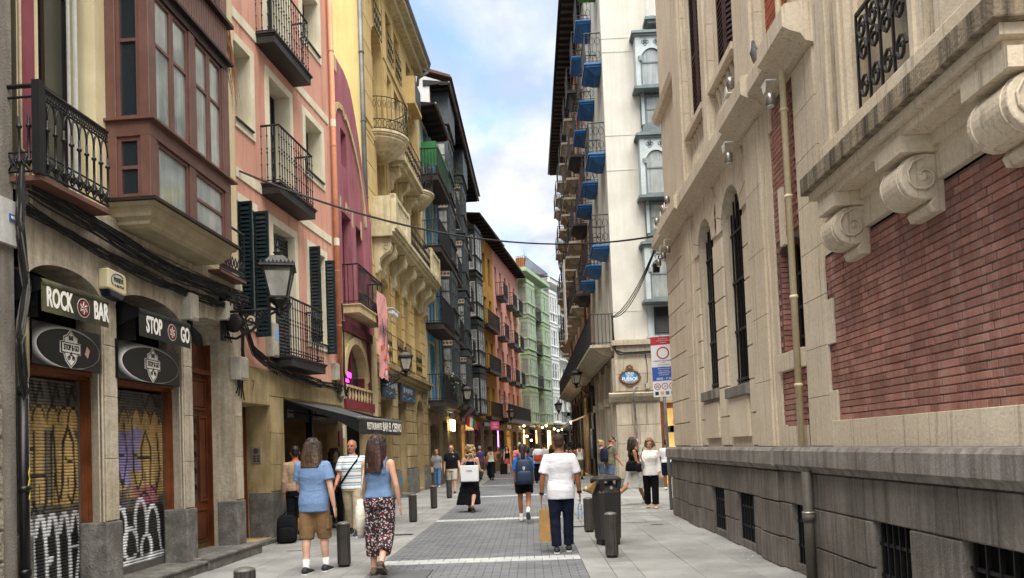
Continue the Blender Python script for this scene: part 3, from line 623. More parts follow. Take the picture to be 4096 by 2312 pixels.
def bar_sign(x0, x1, z0, z1, label):
    t = thing('bar_sign', label, 'sign', (-5.02, 6.5, 0), 87.4, group='bar signs over the shutters'); y = -0.06
    B().box(x0, x1, y, 0.02, z0, z1).obj('sign_panel', halo_mat(), t)
    cx, cz, rx, rz_ = (x0+x1)/2+0.02, (z0+z1)/2-0.01, (x1-x0)*0.46, (z1-z0)*0.47
    # airbrushed white glow printed round the oval, thick on the left
    rings = 10
    for k in range(rings):
        b = B(); f0 = 1.0+0.012*k; f1 = 1.0+0.012*(k+1); n = 40
        for j in range(n):
            a = 2*pi*j/n; a2 = 2*pi*(j+1)/n
            def P(a_, f): 
                wgt = max(0.12, 0.5-0.62*cos(a_)+0.25*max(0, sin(a_)))
                ff = 1+(f-1)*wgt*2.2
                return (max(x0+0.002, cx+rx*ff*cos(a_)), y-0.002-0.0002*k, min(z1-0.002, max(z0+0.002, cz+rz_*ff*sin(a_))))
            b.quad(P(a,f0),P(a2,f0),P(a2,f1),P(a,f1))
        g = max(0.0, 1-k/rings); c = int(24+190*g**1.5); b.obj('airbrushed_glow', plain('glow%d' % k, '#%02x%02x%02x' % (c, c, c), 0.5), t)
    B().prism([(cx+rx*0.985*cos(2*pi*j/48), cz+rz_*0.985*sin(2*pi*j/48)) for j in range(48)], y-0.008, y-0.003).obj('oval', M_BLACK, t)
    shield(cx-0.0, cz, (z1-z0)*0.95, t, y-0.009)
    return t
s1 = bar_sign(0.70, 1.79, 2.60, 3.04, 'black oval bar sign with pink sticker over the yellow sprayed shutter')
B().prism([(1.50,2.78),(1.55,2.74),(1.585,2.83),(1.535,2.87)], -0.074, -0.069).obj('sticker', plain('pink_sticker', '#d3a79a', 0.6), s1)
bar_sign(2.13, 3.53, 2.58, 3.05, 'black oval bar sign over the violet sprayed shutter')
M_AWN1 = mat('olive_black_canvas', '#34341f', '#22231a', rough=0.5, scale=3, bump=0.05, streak=0.5, scol='#6a6a45', sscale=2, spec=0.4)
M_AWN2 = mat('black_canvas', '#17181a', '#101112', rough=0.45, scale=3, bump=0.05, spec=0.4)
def awning(x0, x1, z0, z1, m, words, label, wx):
    t = thing('awning', label, 'awning', (-5.02, 6.5, 0), 87.4, group='folded awnings of the bar'); y = -0.27
    B().box(x0, x1, y-0.004, y, z0, z1).obj('valance', m, t)
    b = B(); n = 8
    ring = [[(x, y+0.03+0.045*cos(a), z1-0.0+0.05*sin(a)) for a in [pi*0.15+pi*1.0*k/n for k in range(n+1)]] for x in (x0, x1)]
    for k in range(n): b.quad(ring[0][k], ring[1][k], ring[1][k+1], ring[0][k+1])
    b.quad((x0,y+0.06,z1+0.04),(x1,y+0.06,z1+0.04),(x1,0.1,z1+0.13),(x0,0.1,z1+0.13)); b.obj('canvas_roll', m, t)
    for x in (x0+0.005, x1-0.02): B().prism([(y,z1-0.06),(y,z1+0.04),(0.06,z1+0.16),(0.06,z1-0.2)], x, x+0.014, 'x').obj('side_arm', M_BLACK, t)
    br = B()
    for i in range(14): br.box(x0+0.02, x0+0.03, 0.02-i*0.018, 0.03-i*0.018, z0-0.05, z1+0.02)
    br.obj('side_brush', M_BLACK, t)
    B().box(x0+0.03,x1-0.03,0.06,0.1,z1-0.1,z1+0.14).obj('cassette', M_BLACK, t)
    for w, x in zip(words, wx): letters(w, (z1-z0)*0.66, M_WHITE, t, (x, y-0.0065, (z0+z1)/2+0.005), bold=0.008, sx=0.52)
    cx = wx[2]; cz = (z0+z1)/2; r_ = (z1-z0)*0.36
    B().prism([(cx+r_*cos(k*pi/12), cz+r_*sin(k*pi/12)) for k in range(24)], y-0.0065, y-0.0045).obj('badge', plain('badge_ring', '#b9b1a4', 0.6), t)
    B().prism([(cx+r_*.9*cos(k*pi/12), cz+r_*.9*sin(k*pi/12)) for k in range(24)], y-0.008, y-0.007).obj('badge_rim', M_BLACK, t)
    B().prism([(cx+r_*.72*cos(k*pi/12), cz+r_*.72*sin(k*pi/12)) for k in range(24)], y-0.0095, y-0.0085).obj('badge_disc', plain('badge_red', '#8d2430', 0.6), t)
    st = [(cx+r_*(.70 if k % 2 == 0 else .34)*sin(k*pi/6), cz+r_*(.70 if k % 2 == 0 else .34)*cos(k*pi/6)) for k in range(12)]
    B().prism(st, y-0.011, y-0.010).obj('badge_star', M_WHITE, t)
    for k in range(6):
        a = k*pi/3; B().prism([(cx,cz),(cx+r_*.60*sin(a),cz+r_*.60*cos(a)),(cx+r_*.30*sin(a+pi/6),cz+r_*.30*cos(a+pi/6))], y-0.0125, y-0.0115).obj('star_facet', M_BLACK, t)
awning(0.56, 1.62, 3.085, 3.37, M_AWN1, ('ROCK','BAR'), 'olive black folded awning lettered ROCK BAR', (0.82,1.49,1.19))
awning(2.22, 3.44, 3.09, 3.39, M_AWN2, ('STOP','GO'), 'black folded awning lettered STOP GO', (2.55,3.30,2.97))
# alarm box and meter boxes
t = thing('alarm_box', 'cream and navy alarm box between the two bar awnings', 'alarm', (-5.02, 6.5, 0), 87.4)
B().prism([(1.86,3.60),(2.18,3.56),(2.22,3.60),(2.22,3.78),(2.18,3.82),(1.86,3.84)], -0.13, 0.0).obj('alarm_cover', plain('cream_plastic', '#cfc39b', 0.45), t, bevel=0.02)
B().prism([(1.88,3.60),(1.92,3.52),(2.14,3.49),(2.21,3.57)], -0.12, 0.0).obj('alarm_base', plain('navy_plastic', '#16202f', 0.4), t, bevel=0.015)
letters('PRISEVI', 0.055, plain('navy_print', '#20304a', 0.6), t, (2.05,-0.134,3.72), sx=0.75, bold=0.001); letters('94 453 92 63', 0.03, MATS['navy_print'], t, (2.06,-0.134,3.65), sx=0.8)
b = B().tube([(2.04+0.13*cos(a),-0.133,3.71+0.085*sin(a)) for a in [0.7+3.2*k/12 for k in range(13)]], 0.006, 5); b.obj('logo_swoosh', plain('blue_print', '#35548c', 0.5), t)
M_BOX = mat('aged_white_plastic', '#b9b4a6', '#a59f8f', rough=0.5, scale=4, dirt=0.4, dcol='#7c7567', streak=0.3, scol='#6b6457')
def meter(house, x0, x1, z0, z1, dpt, label, sticker=None):
    t = thing('junction_box', label, 'junction box', house.location, math.degrees(house.rotation_euler.z), group='junction boxes on the house fronts')
    B().box(x0, x1, -dpt, 0.02, z0, z1).obj('box_body', M_BOX, t, bevel=0.012)
    B().box(x0+0.02, x1-0.02, -dpt-0.012, -dpt+0.002, z0+0.03, z1-0.02).obj('box_lid', M_BOX, t, bevel=0.006)
    if sticker: B().box(x0+0.05, x1-0.04, -dpt-0.015, -dpt-0.0125, z0+(z1-z0)*0.5, z0+(z1-z0)*0.82).obj('sticker', plain('sticker'+sticker, sticker, 0.6), t)
    b = B()
    for k in range(4): b.tube([(x0+(x1-x0)*(0.2+0.2*k), -dpt*0.5, z0+0.02),(x0+(x1-x0)*(0.22+0.18*k), -dpt*0.5, z0-0.12),(x0+0.1*k+0.05, -dpt*0.3, z0-0.22-0.03*k)], 0.012, 6)
    b.obj('cable_tail', M_CABLE, t)
meter(bar, 3.70, 3.92, 3.55, 3.93, 0.16, 'grey white junction box above the house door')
meter(bar, 4.85, 5.08, 3.74, 4.04, 0.14, 'pale junction box under the lamp bracket')
meter(bar, 5.26, 5.56, 2.84, 3.22, 0.16, 'grey junction box on the pillar left of number seven')
# ================================================================ neighbour on the far left edge
M_GREYST = mat('grey_render', '#8f887e', '#7b746a', rough=0.9, scale=2, bump=0.4, streak=0.4, scol='#4d473f', dirt=0.4, dcol='#5d564d')
M_ROUGH = mat('bush_hammered_stone', '#a39b8a', '#6f6859', rough=0.95, scale=26, bump=0.9, bscale=70)
nb_ = thing('corner_house', 'sliver of grey stone house at the left edge with rough panels', 'house', (-5.02, 6.5, 0), 87.4)
wall(B(), -4.0, 0.55, 0, 4.1).obj('lower_wall', M_GREYST, nb_); wall(B(), -4.0, 0.55, 4.1, 12.5).obj('upper_wall', M_GREYST, nb_); core(nb_, -4.0, 0.55, 12.5, 0.1)
for j in range(8):
    for i in range(3): B().box(0.36-0.62*(i+1)+0.02, 0.36-0.62*i-0.02, -0.035, 0.0, 0.12+0.29*j, 0.12+0.29*j+0.26).obj('stone_panel', M_ROUGH, nb_, bevel=0.008)
B().box(-0.5,0.58,-0.05,0.03,3.72,4.16).obj('white_fascia', mat('white_fascia_paint', '#c9c8c4', '#b5b3ad', rough=0.7, streak=0.3, scol='#85807a'), nb_)
B().box(0.43,0.50,-0.062,-0.05,3.95,4.02).obj('number_plate', plain('enamel_blue', '#2a4f8e', 0.4), nb_)
letters('105', 0.03, M_WHITE, nb_, (0.465,-0.064,3.985), sx=0.8)
t = thing('drainpipe', 'black iron drainpipe at the left edge of the bar front', 'drainpipe', (-5.02, 6.5, 0), 87.4)
B().tube([(0.53,-0.09,0.0),(0.53,-0.09,2.35)], 0.046, 12).obj('pipe', M_BLACK, t, smooth=True)
for z in (0.55,1.35,2.3): B().tube([(0.53,-0.09,z-0.03),(0.53,-0.09,z+0.03)], 0.056, 12).obj('pipe_collar', M_BLACK, t, smooth=True)
b = B(); b.tube([(0.535,-0.138,1.25),(0.55,-0.138,1.33),(0.525,-0.137,1.38),(0.545,-0.138,1.45),(0.53,-0.138,1.5),(0.55,-0.138,1.56)], 0.004, 5); b.obj('yellow_tag', plain('yellow_paint', '#c9b52c', 0.6), t)
t = thing('conduit', 'cream conduit bends beside the first bar sign', 'conduit', (-5.02, 6.5, 0), 87.4)
b = B(); b.tube([(0.64,-0.06,2.45),(0.64,-0.06,3.15),(0.70,-0.06,3.2),(0.76,-0.06,3.2)], 0.018, 8); b.tube([(0.60,-0.05,2.6),(0.60,-0.05,2.85),(0.66,-0.05,2.87)], 0.014, 8); b.tube([(0.58,-0.05,2.5),(0.66,-0.05,2.5)], 0.014, 8); b.obj('conduit_pipe', mat('cream_pipe', '#bdb392', '#a39877', rough=0.6), t, smooth=True)
t = thing('conduit', 'pale conduit running down the burgundy stripe of the bar house', 'conduit', (-5.02, 6.5, 0), 87.4)
B().tube([(0.63,-0.03,12.0),(0.63,-0.03,4.75),(0.72,-0.05,4.68),(0.72,-0.06,4.2)], 0.014, 8).obj('conduit_pipe', MATS['cream_pipe'], t, smooth=True)
# ================================================================ salmon house with the bar El Ciervo
M_PINK = mat('salmon_render', '#d0a08c', '#c7947f', rough=0.85, scale=0.9, bump=0.15, bscale=70, streak=0.5, slo=0.51, scol='#a9705c', dirt=0.3, dcol='#bb8773', fine=0.05, blotch=0.35)
M_TRIM = mat('white_trim', '#dcd4bd', '#cfc6ad', rough=0.8, scale=2, bump=0.1, streak=0.25, scol='#a89d85', fine=0.03)
M_SHUT = mat('dark_green_louvre', '#16262a', '#0f1c20', rough=0.4, scale=4, bump=0.05, spec=0.45)
M_SHUTG = mat('grey_louvre', '#33373a', '#26292c', rough=0.5, scale=4, bump=0.05)
M_SLABK = mat('black_moulding', '#262527', '#1b1a1c', rough=0.5, scale=3, bump=0.1, streak=0.2, scol='#3f3d3c', spec=0.4)
M_YST = mat('honey_sandstone', '#b5a279', '#9b8860', rough=0.85, scale=1.4, bump=0.3, bscale=40, streak=0.5, scol='#54462f', dirt=0.4, dcol='#74633f', sscale=3)
pink = thing('salmon_house', 'salmon pink house with white trims and three black iron balconies', 'house', (-4.97, 12.6, 0), 84)
PO = [(0.02,0.60,4.00,6.07),(1.38,2.36,3.50,6.07),(3.14,4.00,4.05,6.07),(0.02,0.60,7.55,8.94),(1.36,2.30,6.72,8.97),(3.10,4.02,7.80,8.99),(0.02,0.60,10.4,11.9),(1.36,2.30,9.55,11.9),(3.10,4.0,10.76,12.0)]
wall(B(), 0.0, 5.0, 3.20, 13.0, PO, 0.36).obj('wall', M_PINK, pink)
core(pink, 0.0, 5.0, 13.0, 2.6, 8)
B().box(0.01,4.99,0.44,2.6,3.25,13.0).obj('upper_rooms', DARK, pink)
for (x0, x1, z0, z1) in PO:
    dr = x0 > 1 and x0 < 2
    b = B(); w = 0.15
    if x0 > 1: b.box(x0-w, x0, -0.03, 0.004, z0-(0 if dr else w), z1+w)
    b.box(x1, x1+w, -0.03, 0.004, z0-(0 if dr else w), z1+w); b.box(x0, x1, -0.03, 0.004, z1, z1+w)
    if not dr: b.box(x0, x1, -0.03, 0.004, z0-w, z0)
    b.box(x1-0.006, x1-0.002, -0.002, 0.34, z0+0.004, z1-0.004); b.box(x0+0.002, x0+0.006, -0.002, 0.34, z0+0.004, z1-0.004); b.box(x0+0.007, x1-0.007, -0.002, 0.34, z1-0.006, z1-0.002)
    if not dr: b.box(x0+0.007, x1-0.007, -0.05, 0.34, z0+0.002, z0+0.02)
    b.obj('window_surround', M_TRIM, pink)
    if not dr: B().box(x0-0.04, x1+0.04, -0.07, -0.031, z0-0.03, z0+0.0).obj('sill', M_SHUTG, pink)
    if dr and z0 < 4: continue
    window(pink, x0+0.01, x1-0.01, z0+(0 if dr else 0.025), z1-0.01, 0.30, M_SHUT if dr else M_SHUTG, GL, 2, 3 if dr else 2, 0.06)
B().box(-0.01,4.48,-0.025,0.004,6.50,6.68).obj('white_band', M_TRIM, pink); B().box(-0.01,4.48,-0.025,0.004,9.36,9.54).obj('white_band', M_TRIM, pink)
for (xh, zz, h, ang, wd) in ((0.04,4.05,2.0,-90,0.25),(0.60,3.75,2.3,-90,0.28),(3.12,4.0,2.08,-90,0.25),(4.02,3.85,2.15,-84,0.22)):
    shutter(pink, wd, h, M_SHUT, (xh, -0.02, zz), R(ang), 0.075)
shutter(pink, 0.48, 2.5, M_SHUTG, (1.39, 0.2, 3.5), 0, 0.07, split=2); shutter(pink, 0.47, 2.5, M_SHUTG, (1.88, 0.2, 3.5), R(-8), 0.07, split=2)
def slab_balcony(root, x0, x1, z, dp, m=M_SLABK, th=0.17, name='balcony', step=True):
    b = B(); b.box(x0, x1, -dp, 0.0, z-0.03, z)
    b.box(x0+0.02, x1-0.02, -dp+0.02, 0.0, z-0.06, z-0.031); b.box(x0+0.035, x1-0.035, -dp+0.035, 0.0, z-th, z-0.061)
    return b.obj(name, m, root)
for (x0, x1, z) in ((1.22,2.98,3.48),(0.92,2.66,6.70),(0.84,2.62,9.54)):
    s = slab_balcony(pink, x0, x1, z, 0.42, th=0.2); railing(s, x0+0.09, x1-0.09, -0.36, 0.0, z, 1.12, step=0.115, style='turned', r=0.009)
# stone ground floor
GO = [(0.0,1.06,0.08,2.52,0,0.5),(1.66,4.88,0.0,2.70,0,0.4)]
wall(B(), 0.0, 5.0, 0.0, 3.20, GO).obj('stone_wall', M_YST, pink)
for (xa, xb, za, zb) in ((0.012,0.66,2.535,3.16),(0.665,1.06,2.535,3.16),(1.065,2.58,2.72,3.17),(2.60,3.7,2.72,3.17),(3.705,4.97,2.72,3.17),(1.07,1.645,2.02,2.70),(1.07,1.645,1.42,2.01),(1.07,1.645,0.93,1.41)):
    B().box(xa, xb, -0.02, 0.0, za, zb).obj('stone_panel', M_YST, pink, bevel=0.004)
B().box(1.04,1.665,-0.03,0.42,0.0,0.91).obj('granite_base', M_GRAN, pink, bevel=0.008)
B().box(0.0,1.07,-0.14,0.5,0.0,0.075).obj('doorstep', M_GRAN, pink, bevel=0.008)
dr = B().box(0.0,1.05,0.46,0.5,0.08,2.52).obj('house_door', M_WOOD, pink)
for (za, zb) in ((0.25,0.75),(0.85,1.25),(1.35,2.3)):
    for xa in (0.08,0.58): B().box(xa, xa+0.36, 0.44, 0.458, za, zb).obj('door_panel', mat('amber_wood', '#8a5020', '#6d3a14', rough=0.4, streak=0.4, scol='#43200a', sscale=30), dr, bevel=0.01)
t = thing('door_intercom', 'aluminium intercom panel in the recess of doorway number seven', 'intercom', (-4.97, 12.6, 0), 84)
B().box(1.04,1.058,0.18,0.36,1.46,1.76).obj('intercom_plate', mat('brushed_aluminium', '#a8a7a1', rough=0.35, metal=0.6), t, bevel=0.004)
for k in range(6): B().box(1.034,1.04,0.20+0.07*(k % 2),0.25+0.07*(k % 2),1.49+0.045*(k//2),1.52+0.045*(k//2)).obj('bell_button', plain('dark_button', '#44443f', 0.5), t)
B().lathe([(0.05,0),(0.05,0.006)], (0,0,0), 14).obj('speaker', MATS['dark_button'], t, loc=(1.04,0.27,1.69), rot=(0,R(-90),0))
letters('7', 0.2, mat('faded_number', '#6a5a3c', rough=0.9), pink, (0.42,-0.0225,2.84), sx=0.7, bold=0.002)
# bar interior
b = B(); b.quad((1.66,2.4,0.0),(4.88,2.4,0.0),(4.88,2.4,2.7),(1.66,2.4,2.7)); b.quad((1.66,0.4,2.7),(4.88,0.4,2.7),(4.88,2.4,2.7),(1.66,2.4,2.7)); b.quad((1.66,0.4,0),(1.66,2.4,0),(1.66,2.4,2.7),(1.66,0.4,2.7)); b.obj('bar_room', mat('dark_bar_panel', '#191513', '#100d0c', rough=0.6), pink)
b = B(); b.quad((4.87,0.4,0),(4.87,2.4,0),(4.87,2.4,2.7),(4.87,0.4,2.7)); b.obj('bar_side_wall', mat('tan_bar_wall', '#8a775a', '#6f5f47', rough=0.8), pink)
B().quad((1.66,-0.02,0.005),(4.88,-0.02,0.005),(4.88,2.4,0.005),(1.66,2.4,0.005)).obj('bar_floor', mat('bar_floor_tile', '#4b463f', rough=0.5), pink)
for xa in (1.68,3.2): B().box(xa, xa+0.10, 0.06, 0.2, 0.0, 2.69).obj('shopfront_post', M_BLACK, pink)
B().box(1.68,4.86,0.1,0.22,2.28,2.68).obj('shopfront_fascia', M_BLACK, pink)
letters('BAR', 0.16, mat('dull_letter', '#8d8578', rough=0.6), pink, (2.2,0.09,2.42), sx=0.7, bold=0.004); letters('EL CIERVO', 0.16, MATS['dull_letter'], pink, (3.7,0.09,2.42), sx=0.7, bold=0.004)
B().box(2.9,3.9,0.5,0.56,2.5,2.54).obj('strip_light', emit('warm_tube', '#ffb257', 1.2), pink)
b = B()
for k in range(14):
    x = 1.95+0.2*k; b.lathe([(0.035,0),(0.035,0.2),(0.012,0.26),(0.012,0.31)], (x,2.3,1.25+0.35*(k % 3)), 6)
b.obj('bottle_row', mat('bottle_glass', '#3a3326', '#2c3a2a', rough=0.2, spec=0.6), pink)['kind'] = 'stuff'
B().box(2.2,4.4,1.5,1.9,0.0,1.1).obj('bar_counter', M_WOOD, pink, bevel=0.01)
# white and orange plastic things at the right pier
B().box(4.885,4.99,-0.01,0.0,1.95,2.25).obj('menu_card', plain('card_white', '#d9d5cb', 0.7), pink)
B().box(4.62,4.74,-0.02,0.02,1.75,2.12).obj('hours_plaque', plain('maroon_plaque', '#6d2430', 0.5), pink)
aw = thing('bar_awning', 'black canvas awning of the bar lettered RESTAURANTE BAR EL CIERVO', 'awning', (-4.97, 12.6, 0), 84)
M_AWC = mat('grey_black_canvas', '#4d4e4f', '#3d3e3f', rough=0.6, scale=3, bump=0.1, streak=0.3, scol='#5c5c5b', sscale=2)
b = B(); rows_ = 6
for k in range(rows_):
    f0, f1 = k/rows_, (k+1)/rows_; zz = lambda f: 2.69-0.43*f-0.05*sin(pi*f)
    b.quad((1.72,-1.5*f0,zz(f0)),(4.62,-1.5*f0,zz(f0)),(4.62,-1.5*f1,zz(f1)),(1.72,-1.5*f1,zz(f1)))
b.obj('canopy', M_AWC, aw, smooth=True)
b = B(); n = 30; vs = []
for k in range(n+1):
    x = 1.72+2.9*k/n; wv = 0.012*sin(k*1.1); vs += [(x,-1.515,2.255),(x,-1.515+wv,1.95+0.008*sin(k*1.9))]
b.add(vs, [(2*k,2*k+2,2*k+3,2*k+1) for k in range(n)]); b.obj('valance', M_AWN2, aw)
for x in (1.72,4.62): B().add([(x,0,2.69),(x,-1.5,2.255),(x,-1.5,1.98),(x,-1.05,2.24)],[(0,1,2,3)]).obj('side_flap', M_AWN2, aw)
B().tube([(1.70,-1.5,2.262),(4.64,-1.5,2.262)], 0.035, 8).obj('front_bar', mat('awning_bar', '#6a6a68', rough=0.4), aw, smooth=True)
for x in (1.9,3.2,4.5): B().tube([(x,0.0,2.45),(x+0.1,-0.7,2.33),(x,-1.48,2.24)], 0.02, 6).obj('folding_arm', M_BLACK, aw)
letters('RESTAURANTE', 0.14, M_WHITE, aw, (2.62,-1.532,2.11), sx=0.72, bold=0.003); letters('BAR EL CIERVO', 0.19, M_WHITE, aw, (3.86,-1.532,2.11), sx=0.75, bold=0.004)
t = thing('drainpipe', 'terracotta coloured drainpipe on the right edge of the salmon house', 'drainpipe', (-4.97, 12.6, 0), 84)
M_OPIPE = mat('terracotta_pipe', '#c58a68', '#b97b5a', rough=0.6, scale=2, streak=0.2, scol='#8f4a2f')
B().tube([(4.62,-0.09,3.15),(4.62,-0.09,13)], 0.062, 12).obj('pipe', M_OPIPE, t, smooth=True)
for z in (4.6,5.9,7.6,8.9,11.2): B().tube([(4.62,-0.09,z-0.012),(4.62,-0.09,z+0.012)], 0.07, 12).obj('pipe_clip', M_OPIPE, t)
for z in (6.50,9.36): B().tube([(4.62,-0.09,z),(4.62,-0.09,z+0.18)], 0.067, 12).obj('white_sleeve', M_TRIM, t)
B().tube([(4.62,-0.09,3.15),(4.63,-0.08,2.95),(4.72,-0.05,2.8)], [0.062,0.09,0.02], 10).obj('outlet_boot', M_GREYST, t)
meter(pink, 0.98, 1.22, 3.44, 4.08, 0.16, 'tall white junction box with blue sticker by the lowest salmon balcony', '#7f9cc9')
meter(pink, 4.28, 4.46, 3.28, 3.68, 0.13, 'narrow grey junction box beside the terracotta drainpipe')
t = thing('palm_frond', 'dry palm frond hanging beside the bay window of the bar house', 'plant', (-5.02, 6.5, 0), 87.4)
b = B()
for k in range(34):
    a = rng.uniform(-0.35, 0.5); L_ = rng.uniform(0.7, 1.5); x = 4.35+0.15*rng.random(); 
    p0 = Vector((x,-0.46,8.15)); p1 = p0+Vector((0.28+a*0.25,0.05+0.1*rng.random(),-L_*0.45)); p2_ = p0+Vector((0.45+a*0.3,0.12*rng.random()+0.04,-L_))
    b.add([p0,p0+V(0.015,0,0),p1+V(0.02,0,0),p1,p2_],[(0,1,2,3),(3,2,4)])
b.obj('fronds', mat('dry_frond', '#a8744e', '#7d5436', rough=0.8, scale=8), t)

# ================================================================ burgundy house
bg = thing('burgundy_house', 'narrow burgundy house with curved gable and arched mezzanine window', 'house', (-4.55, 17.6, 0), 87)
M_BG = mat('weathered_burgundy', '#985860', '#884b53', rough=0.85, scale=1.2, bump=0.2, streak=0.5, scol='#a67480', dirt=0.35, dcol='#693a44', sscale=5)
M_BGD = mat('dark_burgundy', '#5c1d2a', '#4a1621', rough=0.6, scale=3)
M_CRST = mat('cream_stone', '#c9b68c', '#b5a178', rough=0.85, scale=2, bump=0.25, streak=0.45, scol='#7e6d4e', dirt=0.3, dcol='#8e7c5a')
BO = [(0.62,1.42,5.32,7.70),(1.86,2.48,5.32,7.68),(0.72,1.20,8.93,9.87)]
wall(B(), 0.0, 2.5, 4.9, 10.0, BO, 0.3).obj('wall', M_BG, bg)
b = B(); wall(b, 2.5, 3.45, 4.9, 8.2); b.prism([(0,10),(2.5,10),(2.38,10.3),(2.12,10.75),(1.92,11.05),(1.72,11.3),(1.45,11.45),(1.12,11.54),(0.5,11.56),(0.45,11.3),(0.0,11.2)], 0.0, 0.3); b.prism([(2.5,8.2),(3.45,8.2),(3.28,8.5),(3.0,8.95),(2.78,9.42),(2.5,10)], 0.0, 0.3); b.obj('gable', M_BG, bg)
core(bg, 0.0, 3.45, 8.0, 0.35, 7)
B().box(0.02,0.42,-0.05,0.34,11.1,11.5).obj('gable_block', M_CRST, bg, bevel=0.02)
b = B(); path = [(0.12,9.75),(0.15,10.0),(0.3,10.22),(0.55,10.36),(0.85,10.40),(0.95,10.25),(1.12,10.30),(1.3,10.2),(1.62,9.98),(1.95,9.68),(2.25,9.32),(2.5,8.9),(2.68,8.4),(2.78,7.9)]
for (xa, za), (xb, zb) in zip(path, path[1:]):
    d_ = Vector((xb-xa, zb-za)).normalized(); nx, nz_ = -d_.y*0.07, d_.x*0.07
    b.add([(xa-nx,-0.05,za-nz_),(xb-nx,-0.05,zb-nz_),(xb+nx,-0.05,zb+nz_),(xa+nx,-0.05,za+nz_),(xa-nx,0,za-nz_),(xb-nx,0,zb-nz_),(xb+nx,0,zb+nz_),(xa+nx,0,za+nz_)],[(0,1,2,3),(0,4,5,1),(2,6,7,3),(0,3,7,4),(1,5,6,2)])
b.obj('arch_moulding', M_CRST, bg)
for (x0, x1, z0, z1) in BO: window(bg, x0+0.01, x1-0.01, z0, z1-0.01, 0.2, M_BGD, GL, 2 if x1-x0 > 0.6 else 1, 3, 0.06)
b = B()
for (xa, w_, za, zb) in ((0.5,0.1,7.65,8.05),(0.95,0.16,7.74,8.03),(1.5,0.12,7.5,8.0),(2.3,0.14,7.4,7.95),(1.2,0.1,7.78,7.98)): b.prism([(xa,za+0.1),(xa+w_*0.5,za),(xa+w_,za+0.08),(xa+w_*1.05,zb-0.03),(xa+w_*0.2,zb)], -0.008, 0.0)
b.obj('bare_plaster', M_CRST, bg); 
s = slab_balcony(bg, 0.5, 2.95, 5.30, 0.45, M_CRST, 0.22); railing(s, 0.55, 2.9, -0.40, 0, 5.30, 1.0, step=0.12, r=0.008, single=False)
b = B()
for k in range(18):
    x = 0.6+2.3*k/18
    b.tube([(x+0.06+0.055*cos(a),-0.40,6.2+0.05*sin(a)) for a in [i*pi/4 for i in range(8)]], 0.007, 5, closed=True); b.tube([(x+0.06+0.05*cos(a),-0.40,5.5+0.16*sin(a)) for a in [i*pi/4 for i in range(8)]], 0.008, 5, closed=True)
b.obj('railing_scrolls', IRON, s)['kind'] = 'stuff'
# mezzanine arch and ground floor
wall(B(), 0.0, 3.45, 2.72, 4.9, [(0.55,2.45,2.94,4.42,0.95,0.3)]).obj('mezzanine_wall', M_CRST, bg)
b = B(); ps = arch_pts(0.55, 2.45, 4.42, 0.95, 18); po = arch_pts(0.37, 2.63, 4.60, 1.05, 18)
for i in range(18): b.add([(ps[i][0],-0.05,ps[i][1]),(ps[i+1][0],-0.05,ps[i+1][1]),(po[i+1][0],-0.05,po[i+1][1]),(po[i][0],-0.05,po[i][1]),(po[i][0],0,po[i][1]),(po[i+1][0],0,po[i+1][1]),(ps[i][0],0.05,ps[i][1]),(ps[i+1][0],0.05,ps[i+1][1])],[(0,1,2,3),(3,2,5,4),(0,6,7,1)])
b.obj('arch_surround', M_CRST, bg)
B().quad((0.5,0.22,2.9),(2.5,0.22,2.9),(2.5,0.22,4.45),(0.5,0.22,4.45)).obj('arch_window', GL, bg)
b = B(); b.box(1.44,1.56,0.12,0.2,2.94,4.4); b.box(0.56,2.44,0.12,0.2,3.3,3.36); b.box(2.30,2.44,0.05,0.21,2.94,3.6); b.obj('window_mullion', M_BGD, bg)
B().box(0.35,3.0,-0.07,0.02,2.70,2.93).obj('red_sill', mat('oxblood_paint', '#7a2430', '#6a1d28', rough=0.5), bg)
for k in range(9): B().lathe([(0.035,0),(0.02,0.03),(0.045,0.12),(0.02,0.26),(0.04,0.30)], (0.5+0.27*k,-0.02,2.935), 8).obj('baluster', M_CRST, bg, smooth=True)
B().box(0.4,2.9,-0.06,0.02,3.24,3.30).obj('balustrade_rail', M_CRST, bg)
b = B(); b.box(2.62,2.88,-0.03,0.0,2.94,4.9); b.obj('side_panel', M_BGD, bg); B().box(0.3,2.8,-0.12,0.0,4.62,4.84).obj('lintel_box', M_BGD, bg)
B().box(2.9,3.44,-0.05,0.0,0.0,4.9).obj('corner_pier', M_CRST, bg)
wall(B(), 0.0, 3.45, 0.0, 2.72, [(0.5,2.8,0.0,2.5,0,0.5)]).obj('shop_wall', M_CRST, bg); B().quad((0.5,0.5,0),(2.8,0.5,0),(2.8,0.5,2.5),(0.5,0.5,2.5)).obj('shop_backing', DARK, bg)
B().box(0.55,0.75,0.2,0.3,0,2.5).obj('shop_frame', M_BGD, bg)
t = thing('neon_sign', 'pink neon lettering behind the burgundy arched window', 'sign', (-4.55, 17.6, 0), 87)
letters('besasse', 0.20, emit('pink_neon', '#ff2fe0', 1.3), t, (0.98,0.1,3.62), sx=0.9, bold=0.006); letters('cocktails', 0.09, MATS['pink_neon'], t, (0.95,0.1,3.44), sx=0.9, bold=0.003)
